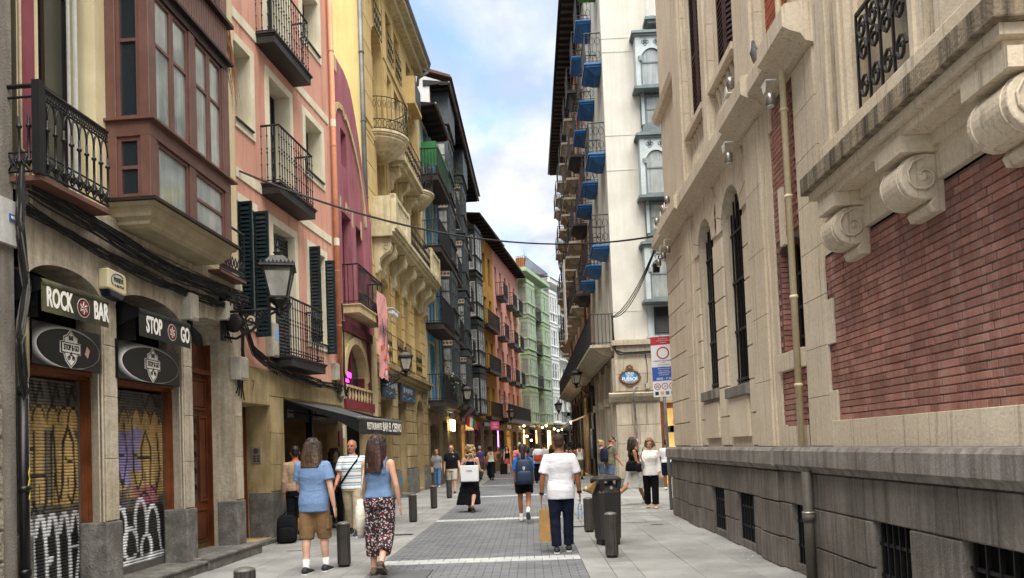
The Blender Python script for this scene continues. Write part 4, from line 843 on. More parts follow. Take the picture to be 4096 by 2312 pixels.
# banner hung from the balcony
M_BAN = mat('pink_print', '#d79c98', '#cf8e8a', rough=0.75, scale=3, bump=0.05, fine=0.05)
bn = thing('banner', 'long pink and orange printed banner hanging on the burgundy balcony', 'banner', (-4.55, 17.6, 0), 87)
n, m_ = 8, 26; b = B()
vs = [(2.05+1.05*i/n+0.01*sin(j*0.7), -0.47+0.015*sin(j*0.5+i), 5.95-2.35*j/m_+(0.03*sin(i*2.2) if j == m_ else 0)) for j in range(m_+1) for i in range(n+1)]
b.add(vs, [(j*(n+1)+i, j*(n+1)+i+1, (j+1)*(n+1)+i+1, (j+1)*(n+1)+i) for j in range(m_) for i in range(n)]); b.obj('banner_cloth', M_BAN, bn, smooth=True)
for k in range(52):
    z = rng.uniform(3.66, 5.85); x = rng.uniform(2.1, 3.0); low = z < 4.45
    c = rng.choice(['#c2542c','#c96a3d','#8fa9b0','#dcd6cb','#b84d28']) if low else ('#2c2f38' if z < 4.95 else '#8b4b50')
    w_ = rng.uniform(0.06,0.2) if low else (rng.uniform(0.03,0.06) if z < 4.95 else rng.uniform(0.01,0.02)); hh = rng.uniform(0.07,0.2) if low else (rng.uniform(0.25,0.5) if z < 4.95 else rng.uniform(0.05,0.12))
    B().prism([(x,z),(x+w_,z+0.02),(min(3.08,x+w_*1.3),z+hh),(x+w_*0.2,z+hh*0.9)], -0.492-0.0004*k, -0.4905-0.0004*k).obj('banner_print', plain('print'+c, c, 0.75), bn)

# ================================================================ yellow house
M_YEL = mat('yellow_render', '#d4c084', '#cab476', rough=0.85, scale=0.7, bump=0.12, streak=0.2, scol='#a5813b', fine=0.03)
M_YSTN = mat('warm_ochre_stone', '#cdb47d', '#bfa46d', rough=0.85, scale=1.0, bump=0.2, streak=0.45, slo=0.51, scol='#8d7145', objr=0.06, dirt=0.3, dcol='#a78a5a', fine=0.06, blotch=0.25)
M_PALE = mat('pale_carved_stone', '#cfc2a0', '#b9ab88', rough=0.85, scale=2, bump=0.3, streak=0.45, scol='#6f6349', dirt=0.35, dcol='#857859')
M_ASH = mat('ochre_ashlar', '#a8956f', '#8f7a54', objr=0.12, rough=0.88, scale=1.4, bump=0.4, streak=0.5, scol='#4c3d27', dirt=0.4, dcol='#75623f')
yl = thing('yellow_house', 'tall ochre yellow house with carved stone balconies and iron railings', 'house', (-4.72, 21.5, 0), 87.4)
Y1 = 9.3
cols_ = [(2.0,3.1),(3.95,4.85),(5.4,6.25),(7.2,8.3)]
ops = [(a,b_,4.55,7.30,0.2,0.35) for a, b_ in cols_]+[(a,b_,8.65,11.3,0,0.35) for a, b_ in cols_]
ops += [(1.75,3.25,11.9,15.7,0.75,0.7),(3.8,4.5,12.0,14.9,0,0.4),(4.95,5.85,12.0,14.85,0,0.4),(7.25,8.45,11.9,15.1,0.6,0.7)]+[(a,b_,15.5,17.2,0,0.35) for a, b_ in ((2.0,3.0),(3.9,4.8),(5.2,6.1),(7.3,8.3))]
wall(B(), 0.2, Y1, 4.35, 17.9, ops).obj('wall', M_YSTN, yl)
core(yl, 0.2, Y1, 17.9, 0.9, 9); B().box(0.19,0.9,0.0,0.9,4.4,17.9).obj('gable_wall', M_YEL, yl); B().box(0.185,0.199,0.0,9.0,4.4,19.2).obj('gable_render', M_YEL, yl)
B().box(0.24,Y1-0.01,0.72,0.9,4.4,17.8).obj('dim_rooms', DARK, yl)
for (a, b_, za, zb, *r_) in ops: window(yl, a+0.01, b_-0.01, za+0.01, zb-0.01-(r_[0] if r_ else 0)*0.0, 0.32 if r_[1] < 0.5 else 0.66, M_CRST, GL, 2, 3, 0.06)
# quoin blocks and grooved piers, block by block
blk = 0
for (xa, xb, dep) in ((0.22,1.72,0.035),(3.3,3.75,0.03),(8.5,9.28,0.03)):
    z = 11.9; k = 0
    while z < 17.4:
        h = 0.82; e = 0.14*(k % 2)
        B().box(xa+(0 if xa < 1 else e*0.3), xb-(e if xa < 1 else 0), -dep, 0.0, z+0.012, min(17.5,z+h)-0.012).obj('quoin_block', M_YSTN, yl, bevel=0.01); z += h; k += 1
    z = 8.9; k = 0
    while z < 11.6:
        e = 0.14*(k % 2); B().box(xa+(0 if xa < 1 else e*0.3), xb-(e if xa < 1 else 0), -dep, 0.0, z+0.012, min(11.7,z+0.82)-0.012).obj('quoin_block', M_YSTN, yl, bevel=0.01); z += 0.82; k += 1
for (xa, xb) in ((0.22,1.85),(3.2,3.85),(4.95,5.3),(6.35,7.1),(8.4,9.28)):
    z = 4.6
    while z < 7.5: B().box(xa, xb, -0.05, 0.0, z+0.014, min(7.6,z+0.46)-0.014).obj('stone_block', M_PALE if False else M_YSTN, yl, bevel=0.012); z += 0.46
# eaves, string courses, cornices
B().box(0.1,Y1+0.15,-0.55,0.3,17.9,18.2).obj('eaves_cornice', M_PALE, yl); B().box(0.1,Y1+0.1,-0.3,0.0,17.6,17.895).obj('eaves_moulding', M_PALE, yl)
B().tube([(0.1,-0.6,18.15),(Y1+0.2,-0.6,18.15),(Y1+0.2,-0.5,17.8),(Y1+0.15,-0.1,17.55),(Y1+0.1,-0.06,17.2)], 0.07, 8).obj('gutter', mat('zinc_gutter', '#8a8d8e', rough=0.4, metal=0.3), yl, smooth=True)
b = B(); b.box(3.28,7.2,-0.06,0.0,15.15,15.27); b.box(0.2,Y1,-0.05,0.0,11.55,11.68); b.obj('string_course', M_YSTN, yl)
b = B(); b.box(0.1,Y1+0.1,-0.34,0.02,4.24,4.36); b.box(0.15,Y1+0.05,-0.22,0.02,4.1,4.239); b.box(0.2,Y1,-0.1,0.02,3.98,4.099); b.obj('shop_cornice', M_ASH, yl)
# iron window guards on the first floor
def scroll_guard(root, x0, x1, z0, z1, y, name='window_guard', nx=4):
    b = B(); b.box(x0,x1,y-0.012,y+0.012,z1-0.02,z1); b.box(x0,x1,y-0.012,y+0.012,z0,z0+0.02)
    for i in range(nx+1): x = x0+(x1-x0)*i/nx; b.box(x-0.007,x+0.007,y-0.007,y+0.007,z0,z1)
    w_ = (x1-x0)/nx
    for i in range(nx):
        cx = x0+w_*(i+0.5)
        for cz in (z0+(z1-z0)*0.27, z0+(z1-z0)*0.62): b.tube([(cx+w_*0.36*cos(a)*(1-k/14), y, cz+w_*0.5*sin(a)*(1-k/16)) for k, a in enumerate([i_*pi/4 for i_ in range(11)])], 0.008, 4)
    o = b.obj(name, IRON, root); o['kind'] = 'stuff'; return o
for a, b_ in cols_: scroll_guard(yl, a, b_, 4.56, 5.55, -0.06)
for (a, b_) in ((2.0,3.0),(3.9,4.8),(5.2,6.1)): scroll_guard(yl, a, b_, 15.5, 16.45, -0.06)
B().box(7.1,8.6,-0.35,0.0,15.35,15.5).obj('balcony_slab', M_YSTN, yl); B().box(7.15,8.55,-0.33,-0.30,15.5,16.4).obj('balcony_screen', mat('dark_screen', '#3c4446', rough=0.5), yl); B().box(7.1,7.3,-0.35,0.0,15.5,16.45).obj('balcony_pier', M_YSTN, yl)
# the great stone balcony at the second floor
gb = B(); 
for (d0, za, zb) in ((0.80,8.50,8.60),(0.74,8.40,8.499),(0.66,8.28,8.399)): gb.box(1.0,Y1+0.1,-d0,0.0,za,zb)
gb = gb.obj('stone_balcony', M_PALE, yl)
def stone_baluster(h): return B().lathe([(0.06,0),(0.06,0.05),(0.035,0.08),(0.07,h*0.35),(0.03,h*0.62),(0.045,h*0.8),(0.06,h-0.04),(0.06,h)], n=8).mesh('stone_baluster', True)
sbm = stone_baluster(0.72); sbm.materials.append(M_PALE)
for (xa, xb) in ((1.05,3.3),(7.35,Y1+0.05)):
    b = B(); b.box(xa,xb,-0.78,-0.62,9.44,9.58); b.box(xa,xb,-0.77,-0.63,8.60,8.70); b.box(xa,xa+0.3,-0.79,-0.6,8.60,9.60); b.box(xb-0.2,xb,-0.79,-0.6,8.60,9.60); b.box(xa,xa+0.16,-0.6,0,8.60,9.55); b.obj('parapet', M_PALE, gb, bevel=0.015)
    n = int((xb-xa-0.5)/0.2)
    for i in range(n): mk('stone_baluster', sbm, None, gb, (xa+0.38+(xb-xa-0.66)*i/max(1,n-1), -0.70, 8.70))
scroll_guard(gb, 3.3, 7.35, 8.60, 9.5, -0.70, 'iron_railing', 16)
def corbel(root, x, w, z0, z1, dp, m, name='corbel'):
    """scrolled console: S-profile swept across its width"""
    h = z1-z0; pr = [(0,z0),(-dp*0.22,z0+h*0.02),(-dp*0.36,z0+h*0.12),(-dp*0.30,z0+h*0.26),(-dp*0.36,z0+h*0.42),(-dp*0.62,z0+h*0.54),(-dp*0.92,z0+h*0.62),(-dp*1.0,z0+h*0.76),(-dp*0.92,z0+h*0.9),(-dp*0.96,z0+h),(0,z1)]
    b = B().prism(pr, x-w/2, x+w/2, 'x'); o = b.obj(name, m, root, bevel=0.02)
    for sx in (-1, 1):
        B().tube([(x+sx*(w/2+0.008), -dp*0.72+dp*0.2*(1-k/16)*cos(k*pi/4), z0+h*0.75+h*0.14*(1-k/16)*sin(k*pi/4)) for k in range(13)], 0.012, 5).obj('volute', m, o)
    return o
for x in (1.3,2.0,3.5,5.1,6.75,8.35,9.1): corbel(yl, x, 0.26, 7.15, 8.27, 0.58, M_PALE)
# third-floor bow balconies with an iron run between them
for (cx, r_) in ((2.5,0.95),(7.85,0.85)):
    s = B().lathe([(0.2,-0.66),(r_*0.55,-0.55),(r_*0.84,-0.32),(r_*0.93,-0.22),(r_*0.93,-0.16),(r_*0.99,-0.13),(r_*0.99,-0.09),(r_*1.03,-0.07),(r_*1.03,0)], (cx,0,11.9), 20, pi, 2*pi).obj('bow_balcony', M_PALE, yl, smooth=False)
    b = B(); rr = r_*0.97
    for zz in (11.96,12.25,12.98): b.tube([(cx+rr*cos(a), rr*sin(a), zz) for a in [pi+pi*k/18 for k in range(19)]], 0.016, 5)
    for k in range(19):
        a = pi+pi*k/18; b.tube([(cx+rr*cos(a), rr*sin(a), 12.25),(cx+rr*cos(a), rr*sin(a), 12.98)], 0.009, 4)
        a2 = a+pi/36; b.tube([(cx+(rr+0.02*sin(j))*cos(a2+0.07*cos(j*pi/4)), (rr)*sin(a2+0.07*cos(j*pi/4)), 12.1+0.12*sin(j*pi/4)) for j in range(9)], 0.009, 4)
        a3 = a+pi/36; b.tube([(cx+rr*cos(a3+0.05*cos(j*pi/4)), rr*sin(a3+0.05*cos(j*pi/4)), 12.75+0.12*sin(j*pi/4)) for j in range(9)], 0.008, 4)
    b.obj('bow_railing', IRON, s)['kind'] = 'stuff'
mb = B(); mb.box(3.5,6.95,-0.62,0.0,11.62,11.78); mb.box(3.55,6.9,-0.5,0.0,11.45,11.619); mb = mb.obj('balcony', M_PALE, yl); scroll_guard(mb, 3.5, 6.95, 11.78, 12.75, -0.58, 'iron_railing', 14)
for x in (3.75,5.25,6.7): corbel(mb, x, 0.22, 10.7, 11.44, 0.42, M_PALE)
# ashlar ground floor
go = [(1.4,2.9,0.0,3.3,0,0.4),(3.85,5.05,0.12,3.32,0,0.5),(6.95,8.35,0.10,3.60,0.62,0.5)]
wall(B(), 0.2, Y1, 0.0, 3.98, go).obj('ashlar_wall', M_ASH, yl)
for (xa, xb) in ((0.22,1.37),(2.93,3.8),(5.1,6.9),(8.4,9.28)):
    z = 0.95; k = 0
    while z < 3.9:
        h = 0.43; n_ = 1 if xb-xa < 1.0 else 2
        cuts = [xa, xb] if n_ == 1 else [xa, xa+(xb-xa)*(0.42+0.16*(k % 2)), xb]
        for p_, q_ in zip(cuts, cuts[1:]): B().box(p_+0.012, q_-0.012, -0.05, 0.0, z+0.013, min(3.96,z+h)-0.013).obj('ashlar_block', M_ASH, yl, bevel=0.014)
        z += h; k += 1
    B().box(xa-0.02, xb+0.02, -0.09, 0.2, 0.0, 0.93).obj('granite_base', M_GRAN, yl, bevel=0.01)
ps = arch_pts(6.95,8.35,3.60,0.62,9); po = arch_pts(6.75,8.55,3.84,0.75,9)
for i in range(9): B().add([(ps[i][0],-0.055,ps[i][1]),(ps[i+1][0],-0.055,ps[i+1][1]),(po[i+1][0],-0.055,po[i+1][1]),(po[i][0],-0.055,po[i][1]),(ps[i][0],0.3,ps[i][1]),(ps[i+1][0],0.3,ps[i+1][1]),(po[i+1][0],0,po[i+1][1]),(po[i][0],0,po[i][1])],[(0,1,2,3),(0,4,5,1),(2,6,7,3),(1,5,6,2),(0,3,7,4)]).obj('arch_stone', M_ASH, yl)
for (a, b_, za, zb, *_) in go: B().quad((a,0.42,za),(b_,0.42,za),(b_,0.42,zb),(a,0.42,zb)).obj('shop_shutter' if a > 3 else 'shop_backing', mat('grey_shutter', '#55534e', '#3d3b37', rough=0.6, scale=4) if a > 3 else DARK, yl)
b = B()
for k in range(5): b.tube([(3.62+0.05*k,-0.092,0.3+0.1*k),(3.6+0.08*k,-0.092,0.7),(3.68+0.05*k,-0.092,0.5)], 0.012, 4)
b.obj('graffiti', plain('teal_spray', '#2f6d86', 0.6), yl)
B().box(3.80,5.10,-0.25,0.3,0.0,0.11).obj('doorstep', M_GRAN, yl)
for (xa, xb, lab, c) in ((1.5,3.0,'dark shop sign with blue wave behind the hanging banner','#2f3a44'),(4.0,6.3,'dark shop sign with blue wave on the yellow house','#2c333a')):
    t = thing('shop_sign', lab, 'sign', (-4.72, 21.5, 0), 87.4, group='wave signs on the yellow house')
    B().box(xa,xb,-0.14,-0.06,3.34,3.96).obj('sign_panel', mat('slate_sign', c, '#3b444b', rough=0.5, scale=4), t)
    B().tube([(xa+0.15+(xb-xa-0.3)*k/12,-0.145,3.48+0.04*sin(k)) for k in range(13)], 0.018, 5).obj('wave_line', plain('wave_blue', '#4f88b8', 0.5), t)
    for k in range(5): B().box(xa+0.3+0.32*k,xa+0.5+0.32*k,-0.146,-0.142,3.66+0.04*(k % 2),3.84).obj('sign_mark', plain('pale_mark', '#8d9aa2', 0.6), t)
t = thing('drainpipe', 'grey zinc drainpipe at the near corner of the yellow house', 'drainpipe', (-4.72, 21.5, 0), 87.4)
B().tube([(0.10,-0.10,4.3),(0.10,-0.10,18.0)], 0.075, 10).obj('pipe', mat('zinc_pipe', '#65645f', '#53524d', rough=0.5, metal=0.3), t, smooth=True)
for z in (6.5,9.2,11.5,13.6,15.8): B().tube([(0.10,-0.10,z-0.02),(0.10,-0.10,z+0.02)], 0.09, 10).obj('pipe_clip', MATS['zinc_pipe'], t)
# ================================================================ brick and stone palace on the right
M_PAL = mat('pale_limestone', '#d4c7b0', '#c8b9a1', rough=0.85, scale=1.0, bump=0.3, bscale=50, streak=0.5, scol='#75685a', dirt=0.3, dcol='#b3a590', fine=0.10, blotch=0.28, sscale=20, slo=0.54, objr=0.06)
M_PALD = mat('weathered_balcony_stone', '#a09179', '#857660', rough=0.9, scale=2.5, bump=0.5, bscale=40, streak=0.85, scol='#2e2a26', dirt=0.35, dcol='#4d463d', sscale=12)
M_PLIN = mat('dark_plinth_stone', '#7d776f', '#67615a', rough=0.85, scale=2.2, bump=0.5, bscale=55, streak=0.75, scol='#443f39', objr=0.14, dirt=0.4, dcol='#575149', sscale=14, fine=0.12)
M_LEDGE = mat('ledge_stone', '#8b857e', '#736d66', rough=0.8, scale=2.5, bump=0.4, streak=0.6, scol='#3b3733', dirt=0.25, dcol='#98938b', sscale=8)
M_BRICK = mat('dark_red_brick', '#a67262', '#916052', rough=0.8, scale=2.6, bump=0.35, bscale=70, blotch=0.3, objr=0.24, streak=0.3, scol='#bba59b', dirt=0.35, dcol='#74514a', fine=0.12)
M_BRICKF = mat('orange_brick', '#a85a3f', '#924a33', rough=0.8, scale=4, bump=0.3, objr=0.15)
M_MORT = mat('sooty_mortar', '#6d5850', '#5e4a43', rough=0.95)
M_LOUV = mat('oxide_louvre', '#3d211f', '#301918', rough=0.55, scale=4, bump=0.1)
pal = thing('palace', 'limestone and dark red brick palace with scrolled balcony on the right', 'building', (3.15, 16.1, 0), -90)
AO = [(2.97,3.94,2.41,5.36,0.49,0.19),(4.57,5.60,2.36,5.36,0.52,0.19)]
wall(B(), 0.0, 6.93, 1.45, 5.85, AO).obj('stone_wall', M_PAL, pal)
wall(B(), 7.72, 8.42, 1.45, 5.85).obj('stone_pier', M_PAL, pal)
wall(B(), 0.0, 12.5, 5.85, 14.0, [(2.85,4.05,6.2,9.8,0,0.5),(4.62,5.85,6.2,9.8,0,0.5),(9.55,10.15,4.4,4.5)][:2]).obj('upper_wall', M_PAL, pal)
wall(B(), 8.42, 12.5, 3.42, 5.85, [(9.6,10.35,4.45,5.8,0,0.4)]).obj('balcony_wall', M_PAL, pal)
B().box(0.01,14,0.6,9,0.02,14.0).obj('palace_body', M_PAL, pal)
b = B(); b.quad((0,0,1.45),(0,9,1.45),(0,9,14),(0,0,14)); b.obj('side_wall', M_PAL, pal)
B().quad((9.5,0.39,4.4),(10.4,0.39,4.4),(10.4,0.39,5.85),(9.5,0.39,5.85)).obj('balcony_door', DARK, pal)
for (a, c) in ((2.85,4.05),(4.62,5.85)): B().quad((a,0.48,6.2),(c,0.48,6.2),(c,0.48,9.8),(a,0.48,9.8)).obj('window_void', DARK, pal)
for (a, c) in ((2.97,3.94),(4.57,5.60)): B().quad((a,0.19,2.3),(c,0.19,2.3),(c,0.19,5.4),(a,0.19,5.4)).obj('window_void', DARK, pal)
def stack(x0, x1, y0, y1, z0, z1, h):
    n = max(1, round((z1-z0)/h))
    for i in range(n): B().box(x0, x1, y0, y1, z0+(z1-z0)*i/n+0.0025, z0+(z1-z0)*(i+1)/n-0.0025).obj('pilaster_block', M_PAL, pal, bevel=0.004)
# rusticated courses: every block proud of the wall, grooves between
zc = [1.47,1.93,2.40,2.87,3.34,3.81,4.28,4.75,5.22,5.66]
for (xa, xb) in ((0.03,1.75),(2.62,2.93),(3.98,4.53),(5.64,5.98)):
    for i, (za, zb) in enumerate(zip(zc, zc[1:])):
        if xa > 2 and za > 4.3: continue
        if xa < 1: cuts = [xa, xa+(0.95 if i % 2 else 0.75), xb]
        else: cuts = [xa, xb]
        for p_, q_ in zip(cuts, cuts[1:]): B().box(p_, q_-(0.002 if q_ < xb else 0), -0.032, 0.0, za+0.011, zb-0.011).obj('ashlar_block', M_PAL, pal, bevel=0.005)
stack(1.78,2.58,-0.055,0.0,1.46,5.69,0.94); stack(1.95,2.42,-0.075,-0.055,1.46,5.69,0.94)
stack(6.02,6.66,-0.07,0.0,1.46,5.69,0.94); B().box(6.66,6.74,-0.045,0.0,1.46,5.84).obj('pilaster_edge', M_PAL, pal); B().box(6.74,6.91,-0.02,0.0,1.46,5.84).obj('pilaster_edge', M_PAL, pal)
# arches: voussoirs, sills, panels and window bars
for (a, c, z0, z1, rise, _) in AO:
    cx, hw = (a+c)/2, (c-a)/2; cz = z1-rise; n = 9
    for k in range(n):
        t0, t1 = pi*k/n+0.012, pi*(k+1)/n-0.012
        def P(t, o): 
            m_ = 1.0+0.08*sin(t)
            return (cx-(hw+o)*cos(t), cz+(rise+o*m_)*sin(t))
        lo = 0.32; tm = (t0+t1)/2
        pts = [P(t0,0.0),P(tm,0.0),P(t1,0.0),P(t1,lo+0.28*sin(t1)),P(tm,lo+0.28*sin(tm)),P(t0,lo+0.28*sin(t0))]
        pts = [(min(max(px,a-0.36),c+0.36),min(pz,5.82)) for px, pz in pts]
        B().prism(pts, -0.034, 0.0).obj('voussoir', M_PAL, pal)
    B().box(a-0.06,c+0.06,-0.09,0.18,z0-0.16,z0).obj('window_sill', M_LEDGE, pal, bevel=0.012)
    B().box(a+0.03,c-0.03,-0.05,0.0,1.60,2.20).obj('stone_panel', M_PAL, pal, bevel=0.008)
    wv = B(); g = B(); 
    for j in range(4): zz = z0+0.12+(z1-z0-0.75)*j/3; g.box(a+0.01,c-0.01,0.10,0.135,zz-0.02,zz+0.02)
    gr = g.obj('window_grille', IRON, pal)
    nbar = 7; 
    for k in range(nbar):
        x = a+0.07+(c-a-0.14)*k/(nbar-1); top = cz+rise*math.sqrt(max(0,1-((x-cx)/hw)**2))-0.05
        B().tube([(x,0.117,z0+0.02),(x,0.117,top)], 0.016, 6).obj('grille_bar', IRON, gr)
        B().ell((x,0.117,z0+0.05), (0.03,0.03,0.03), 6, 4).obj('grille_boss', IRON, gr)
# string course with forward breaks, frieze and balustrades
def course(x0, x1, pj):
    b = B().prism([(0,5.70),(-pj*0.3,5.72),(-pj*0.45,5.80),(-pj*0.8,5.84),(-pj,5.88),(-pj,6.08),(-pj*0.92,6.12),(0,6.16)], x0, x1, 'x'); return b.obj('string_course', M_PAL, pal)
course(-0.25,0.9,0.28); course(0.9,2.6,0.34); course(2.6,5.85,0.28); course(5.85,6.95,0.35); course(6.95,7.6,0.27); course(7.6,8.45,0.34)
sb2 = B().lathe([(0.075,0),(0.075,0.05),(0.04,0.09),(0.085,0.3),(0.035,0.52),(0.05,0.66),(0.075,0.72),(0.075,0.78)], n=9).mesh('stone_baluster', True); sb2.materials.append(M_PAL)
for (a, c) in ((2.85,4.05),(4.62,5.85)):
    n = 6
    for k in range(n): mk('stone_baluster', sb2, None, pal, (a+0.12+(c-a-0.24)*k/(n-1), 0.02, 6.22))
    B().box(a-0.08,c+0.08,-0.14,0.2,7.02,7.12).obj('balustrade_rail', M_PAL, pal); B().box(a-0.03,c+0.03,-0.08,0.2,6.18,6.22).obj('balustrade_foot', M_PAL, pal)
    for s_ in (0, 1):
        w_ = (c-a)*0.30
        shutter(pal, w_, 2.6, M_LOUV, (a+0.02 if s_ == 0 else c-0.02-w_, 0.06, 7.14), 0, 0.085, split=2)
    shutter(pal, 0.30, 2.6, M_LOUV, (a+0.02+(c-a)*0.30, 0.06, 7.14), R(30), 0.085, split=2)
for (xa, xb) in ((1.9,2.72),(4.10,4.56),(5.95,6.85)):
    stack(xa,xb,-0.10,0.0,6.39,12.9,0.62); B().box(xa+0.1,xb-0.1,-0.14,-0.1,6.4,13).obj('pilaster_face', M_PAL, pal); B().box(xa-0.05,xb+0.05,-0.16,0.0,6.16,6.38).obj('pilaster_base', M_PAL, pal)
B().prism([(0,8.6),(-0.12,8.66),(-0.16,8.8),(0,8.9)], -0.2, 1.9, 'x').obj('string_course', M_PAL, pal)
# bricks: headers and stretchers laid one by one in the nearest panel
RH = 0.0648
def brick_mesh(l): 
    m = chamfer_block(l, RH-0.011, 0.03, 0.004).mesh('brick'); m.transform(Matrix.Rotation(R(90), 4, 'X')); m.materials.append(M_BRICK); return m
ST, HD = brick_mesh(0.236), brick_mesh(0.112)
def in_quoin(x, z): return 2.46 < z < 2.97 or z < 2.03
B().box(8.30,12.5,0.0,0.1,1.70,3.44).obj('mortar_bed', M_MORT, pal)
rest = B(); lay = []
r_ = 0; z = 1.722
while z < 3.40:
    x = 8.40-rng.uniform(0,0.02)-(0.18 if r_ % 2 else 0.0); k = r_
    while x < 12.4:
        l = 0.236 if k % 2 else 0.112; lim = 8.565 if in_quoin(8.5, z) else 8.405
        xa = max(x, lim)
        if x+l-xa > 0.035: lay.append((xa, z, x+l-xa))
        x += l+0.011; k += 1
    z += RH; r_ += 1
vis = sorted(lay, key=lambda q: abs(q[0]-10.35))[:298]; vs_ = set(vis)
for q in lay:
    x, z, l = q; y = -0.008+rng.uniform(-0.003, 0.003)
    if q in vs_: mk('brick', ST if abs(l-0.236) < 0.001 else HD if abs(l-0.112) < 0.001 else brick_mesh(l), None, pal, (x, y, z), (rng.uniform(-.01,.01), rng.uniform(-.006,.006), rng.uniform(-.01,.01)))
    else: rest.box(x, x+l, y, 0.02, z, z+RH-0.011)
rest.obj('far_bricks', M_BRICK, pal)['kind'] = 'stuff'
b = B(); b2_ = B()
def lay_panel(bb, x0, x1, z0, z1, hole=None, y0=-0.012):
    z = z0+0.004; r_ = 0
    while z+RH-0.011 < z1:
        x = x0-(0.18 if r_ % 2 else 0); k = r_
        while x < x1:
            l = 0.236 if k % 2 else 0.112; xa, xb = max(x, x0), min(x+l, x1)
            if xb-xa > 0.03 and not (hole and xb > hole[0] and xa < hole[1] and z+RH > hole[2] and z < hole[3]): bb.box(xa, xb, y0+rng.uniform(-.002,.002), 0.02, z, z+RH-0.011)
            x += l+0.011; k += 1
        z += RH; r_ += 1
lay_panel(b, 6.95, 7.72, 1.70, 5.62, (7.03,7.80,2.36,3.92)); b.obj('brick_panel', M_BRICK, pal)['kind'] = 'stuff'
wall(B(), 6.93, 7.72, 1.45, 5.85, [(7.03,7.719,2.60,3.90,0.1,0.2)]).obj('brick_backing', M_MORT, pal)
b = B(); wall(b, 7.031, 7.032, 2.6, 3.9); zz = 2.62
while zz < 3.85:
    b.box(7.03,7.045,0.01,0.12,zz,zz+RH-0.011); b.box(7.03,7.045,0.13,0.19,zz,zz+RH-0.011); zz += RH
b.obj('brick_jamb', M_BRICK, pal)['kind'] = 'stuff'
B().quad((7.03,0.195,2.6),(7.72,0.195,2.6),(7.72,0.195,3.9),(7.03,0.195,3.9)).obj('window_void', DARK, pal)
g = B()
for zz in (2.75,3.1,3.5): g.box(7.04,7.72,0.10,0.13,zz-0.018,zz+0.018)
gr = g.obj('window_grille', IRON, pal)
for k in range(5): B().tube([(7.2+0.12*k,0.11,2.62),(7.2+0.12*k,0.11,3.85)], 0.016, 6).obj('grille_bar', IRON, gr)
B().box(6.95,7.74,-0.07,0.3,2.36,2.58).obj('window_sill', M_PAL, pal, bevel=0.01)
B().box(7.22,7.34,-0.05,0.0,3.86,4.55).obj('keystone', M_PAL, pal)
for (xa, xb, za, zb) in ((6.93,7.03,5.36,5.72),(6.93,7.05,1.46,1.72),(7.05,7.70,1.46,1.70)): B().box(xa,xb,-0.03,0.0,za,zb).obj('quoin_block', M_PAL, pal)
for (xa, xb, za, zb) in ((8.40,8.56,2.51,2.97),(8.40,8.56,1.46,2.03)): B().box(xa,xb,-0.03,0.0,za,zb).obj('quoin_block', M_PAL, pal, bevel=0.005)
stack(7.80,8.40,-0.032,0.0,1.46,5.69,0.5)
B().box(8.42,12.5,-0.04,0.0,1.452,1.72).obj('stone_band', M_PAL, pal, bevel=0.006)
b = B(); lay_panel(b, 7.0, 8.6, 6.6, 11.0); b.obj('upper_brick_panel', M_BRICKF, pal)['kind'] = 'stuff'; B().box(7.0,8.6,-0.002,0.02,6.58,11.0).obj('upper_mortar', mat('pale_mortar', '#8a7a68', rough=0.95), pal)
# scrolled balcony
bl = B(); bl.box(8.90,11.93,-0.42,0.0,3.91,4.08); bl = bl.obj('balcony', M_PALD, pal, bevel=0.012)
B().box(8.96,11.87,-0.36,0.0,3.84,3.909).obj('balcony_moulding', M_PAL, bl); B().box(9.02,11.8,-0.30,0.0,3.77,3.839).obj('balcony_moulding', M_PAL, bl)
b = B(); b.box(8.70,12.4,-0.06,0.0,3.44,3.77); b.box(8.68,12.4,-0.10,-0.06,3.68,3.769); b.obj('architrave', M_PAL, bl)
def scroll(x0, x1, zt=3.64, zb=3.20, dp=0.33):
    R1 = 0.175; cz = zt-R1; pts = []
    for k in range(15): a = pi/2+pi*1.12*k/14; pts.append((-dp+R1+R1*cos(a)*1.0, cz+R1*sin(a)))
    pts += [(-dp+R1+0.03, zb+0.06), (-dp*0.30, zb), (0, zb), (0, zt)]
    o = B().prism(pts, x0, x1, 'x').obj('scroll_console', M_PAL, bl, bevel=0.012)
    for X, s_ in ((x0,-1),(x1,1)):
        B().tube([(X+s_*0.01, -dp+R1+0.145*(1-k/15)*cos(pi/2+k*pi/5), cz+0.145*(1-k/15)*sin(pi/2+k*pi/5)) for k in range(13)], 0.010, 6).obj('volute', M_PAL, o)
        B().ell((X,-dp+R1,cz), (0.02,0.035,0.035), 8, 6).obj('volute_eye', M_PAL, o)
    B().box(x0-0.03,x1+0.03,-0.33,-0.0,zt+0.003,3.768).obj('console_block', M_PAL, o)
    for q in (0.14,0.86):
        x = x0+(x1-x0)*q; B().tube([(x, -dp-0.004+R1+R1*cos(a), cz+R1*sin(a)) for a in [pi*0.55+pi*0.95*k/10 for k in range(11)]], 0.007, 6).obj('console_reed', M_PAL, o)
scroll(9.10,9.42); scroll(10.28,10.62); scroll(11.45,11.85)
B().box(8.98,11.9,-0.24,0.0,4.081,4.34).obj('balcony_plinth', M_PAL, bl, bevel=0.01)
for (xa, xb) in ((8.75,9.12),(9.22,9.42),(10.5,10.68),(10.85,11.4)):
    B().box(xa,xb,-0.14,0.0,4.341,5.85).obj('pilaster', M_PAL, pal); B().box(xa+0.06,xb-0.06,-0.17,-0.141,4.341,5.85).obj('pilaster_face', M_PAL, pal)
rl = B(); rl.box(9.55,10.40,-0.10,-0.07,5.3,5.33); rl.box(9.55,10.40,-0.10,-0.07,4.42,4.45)
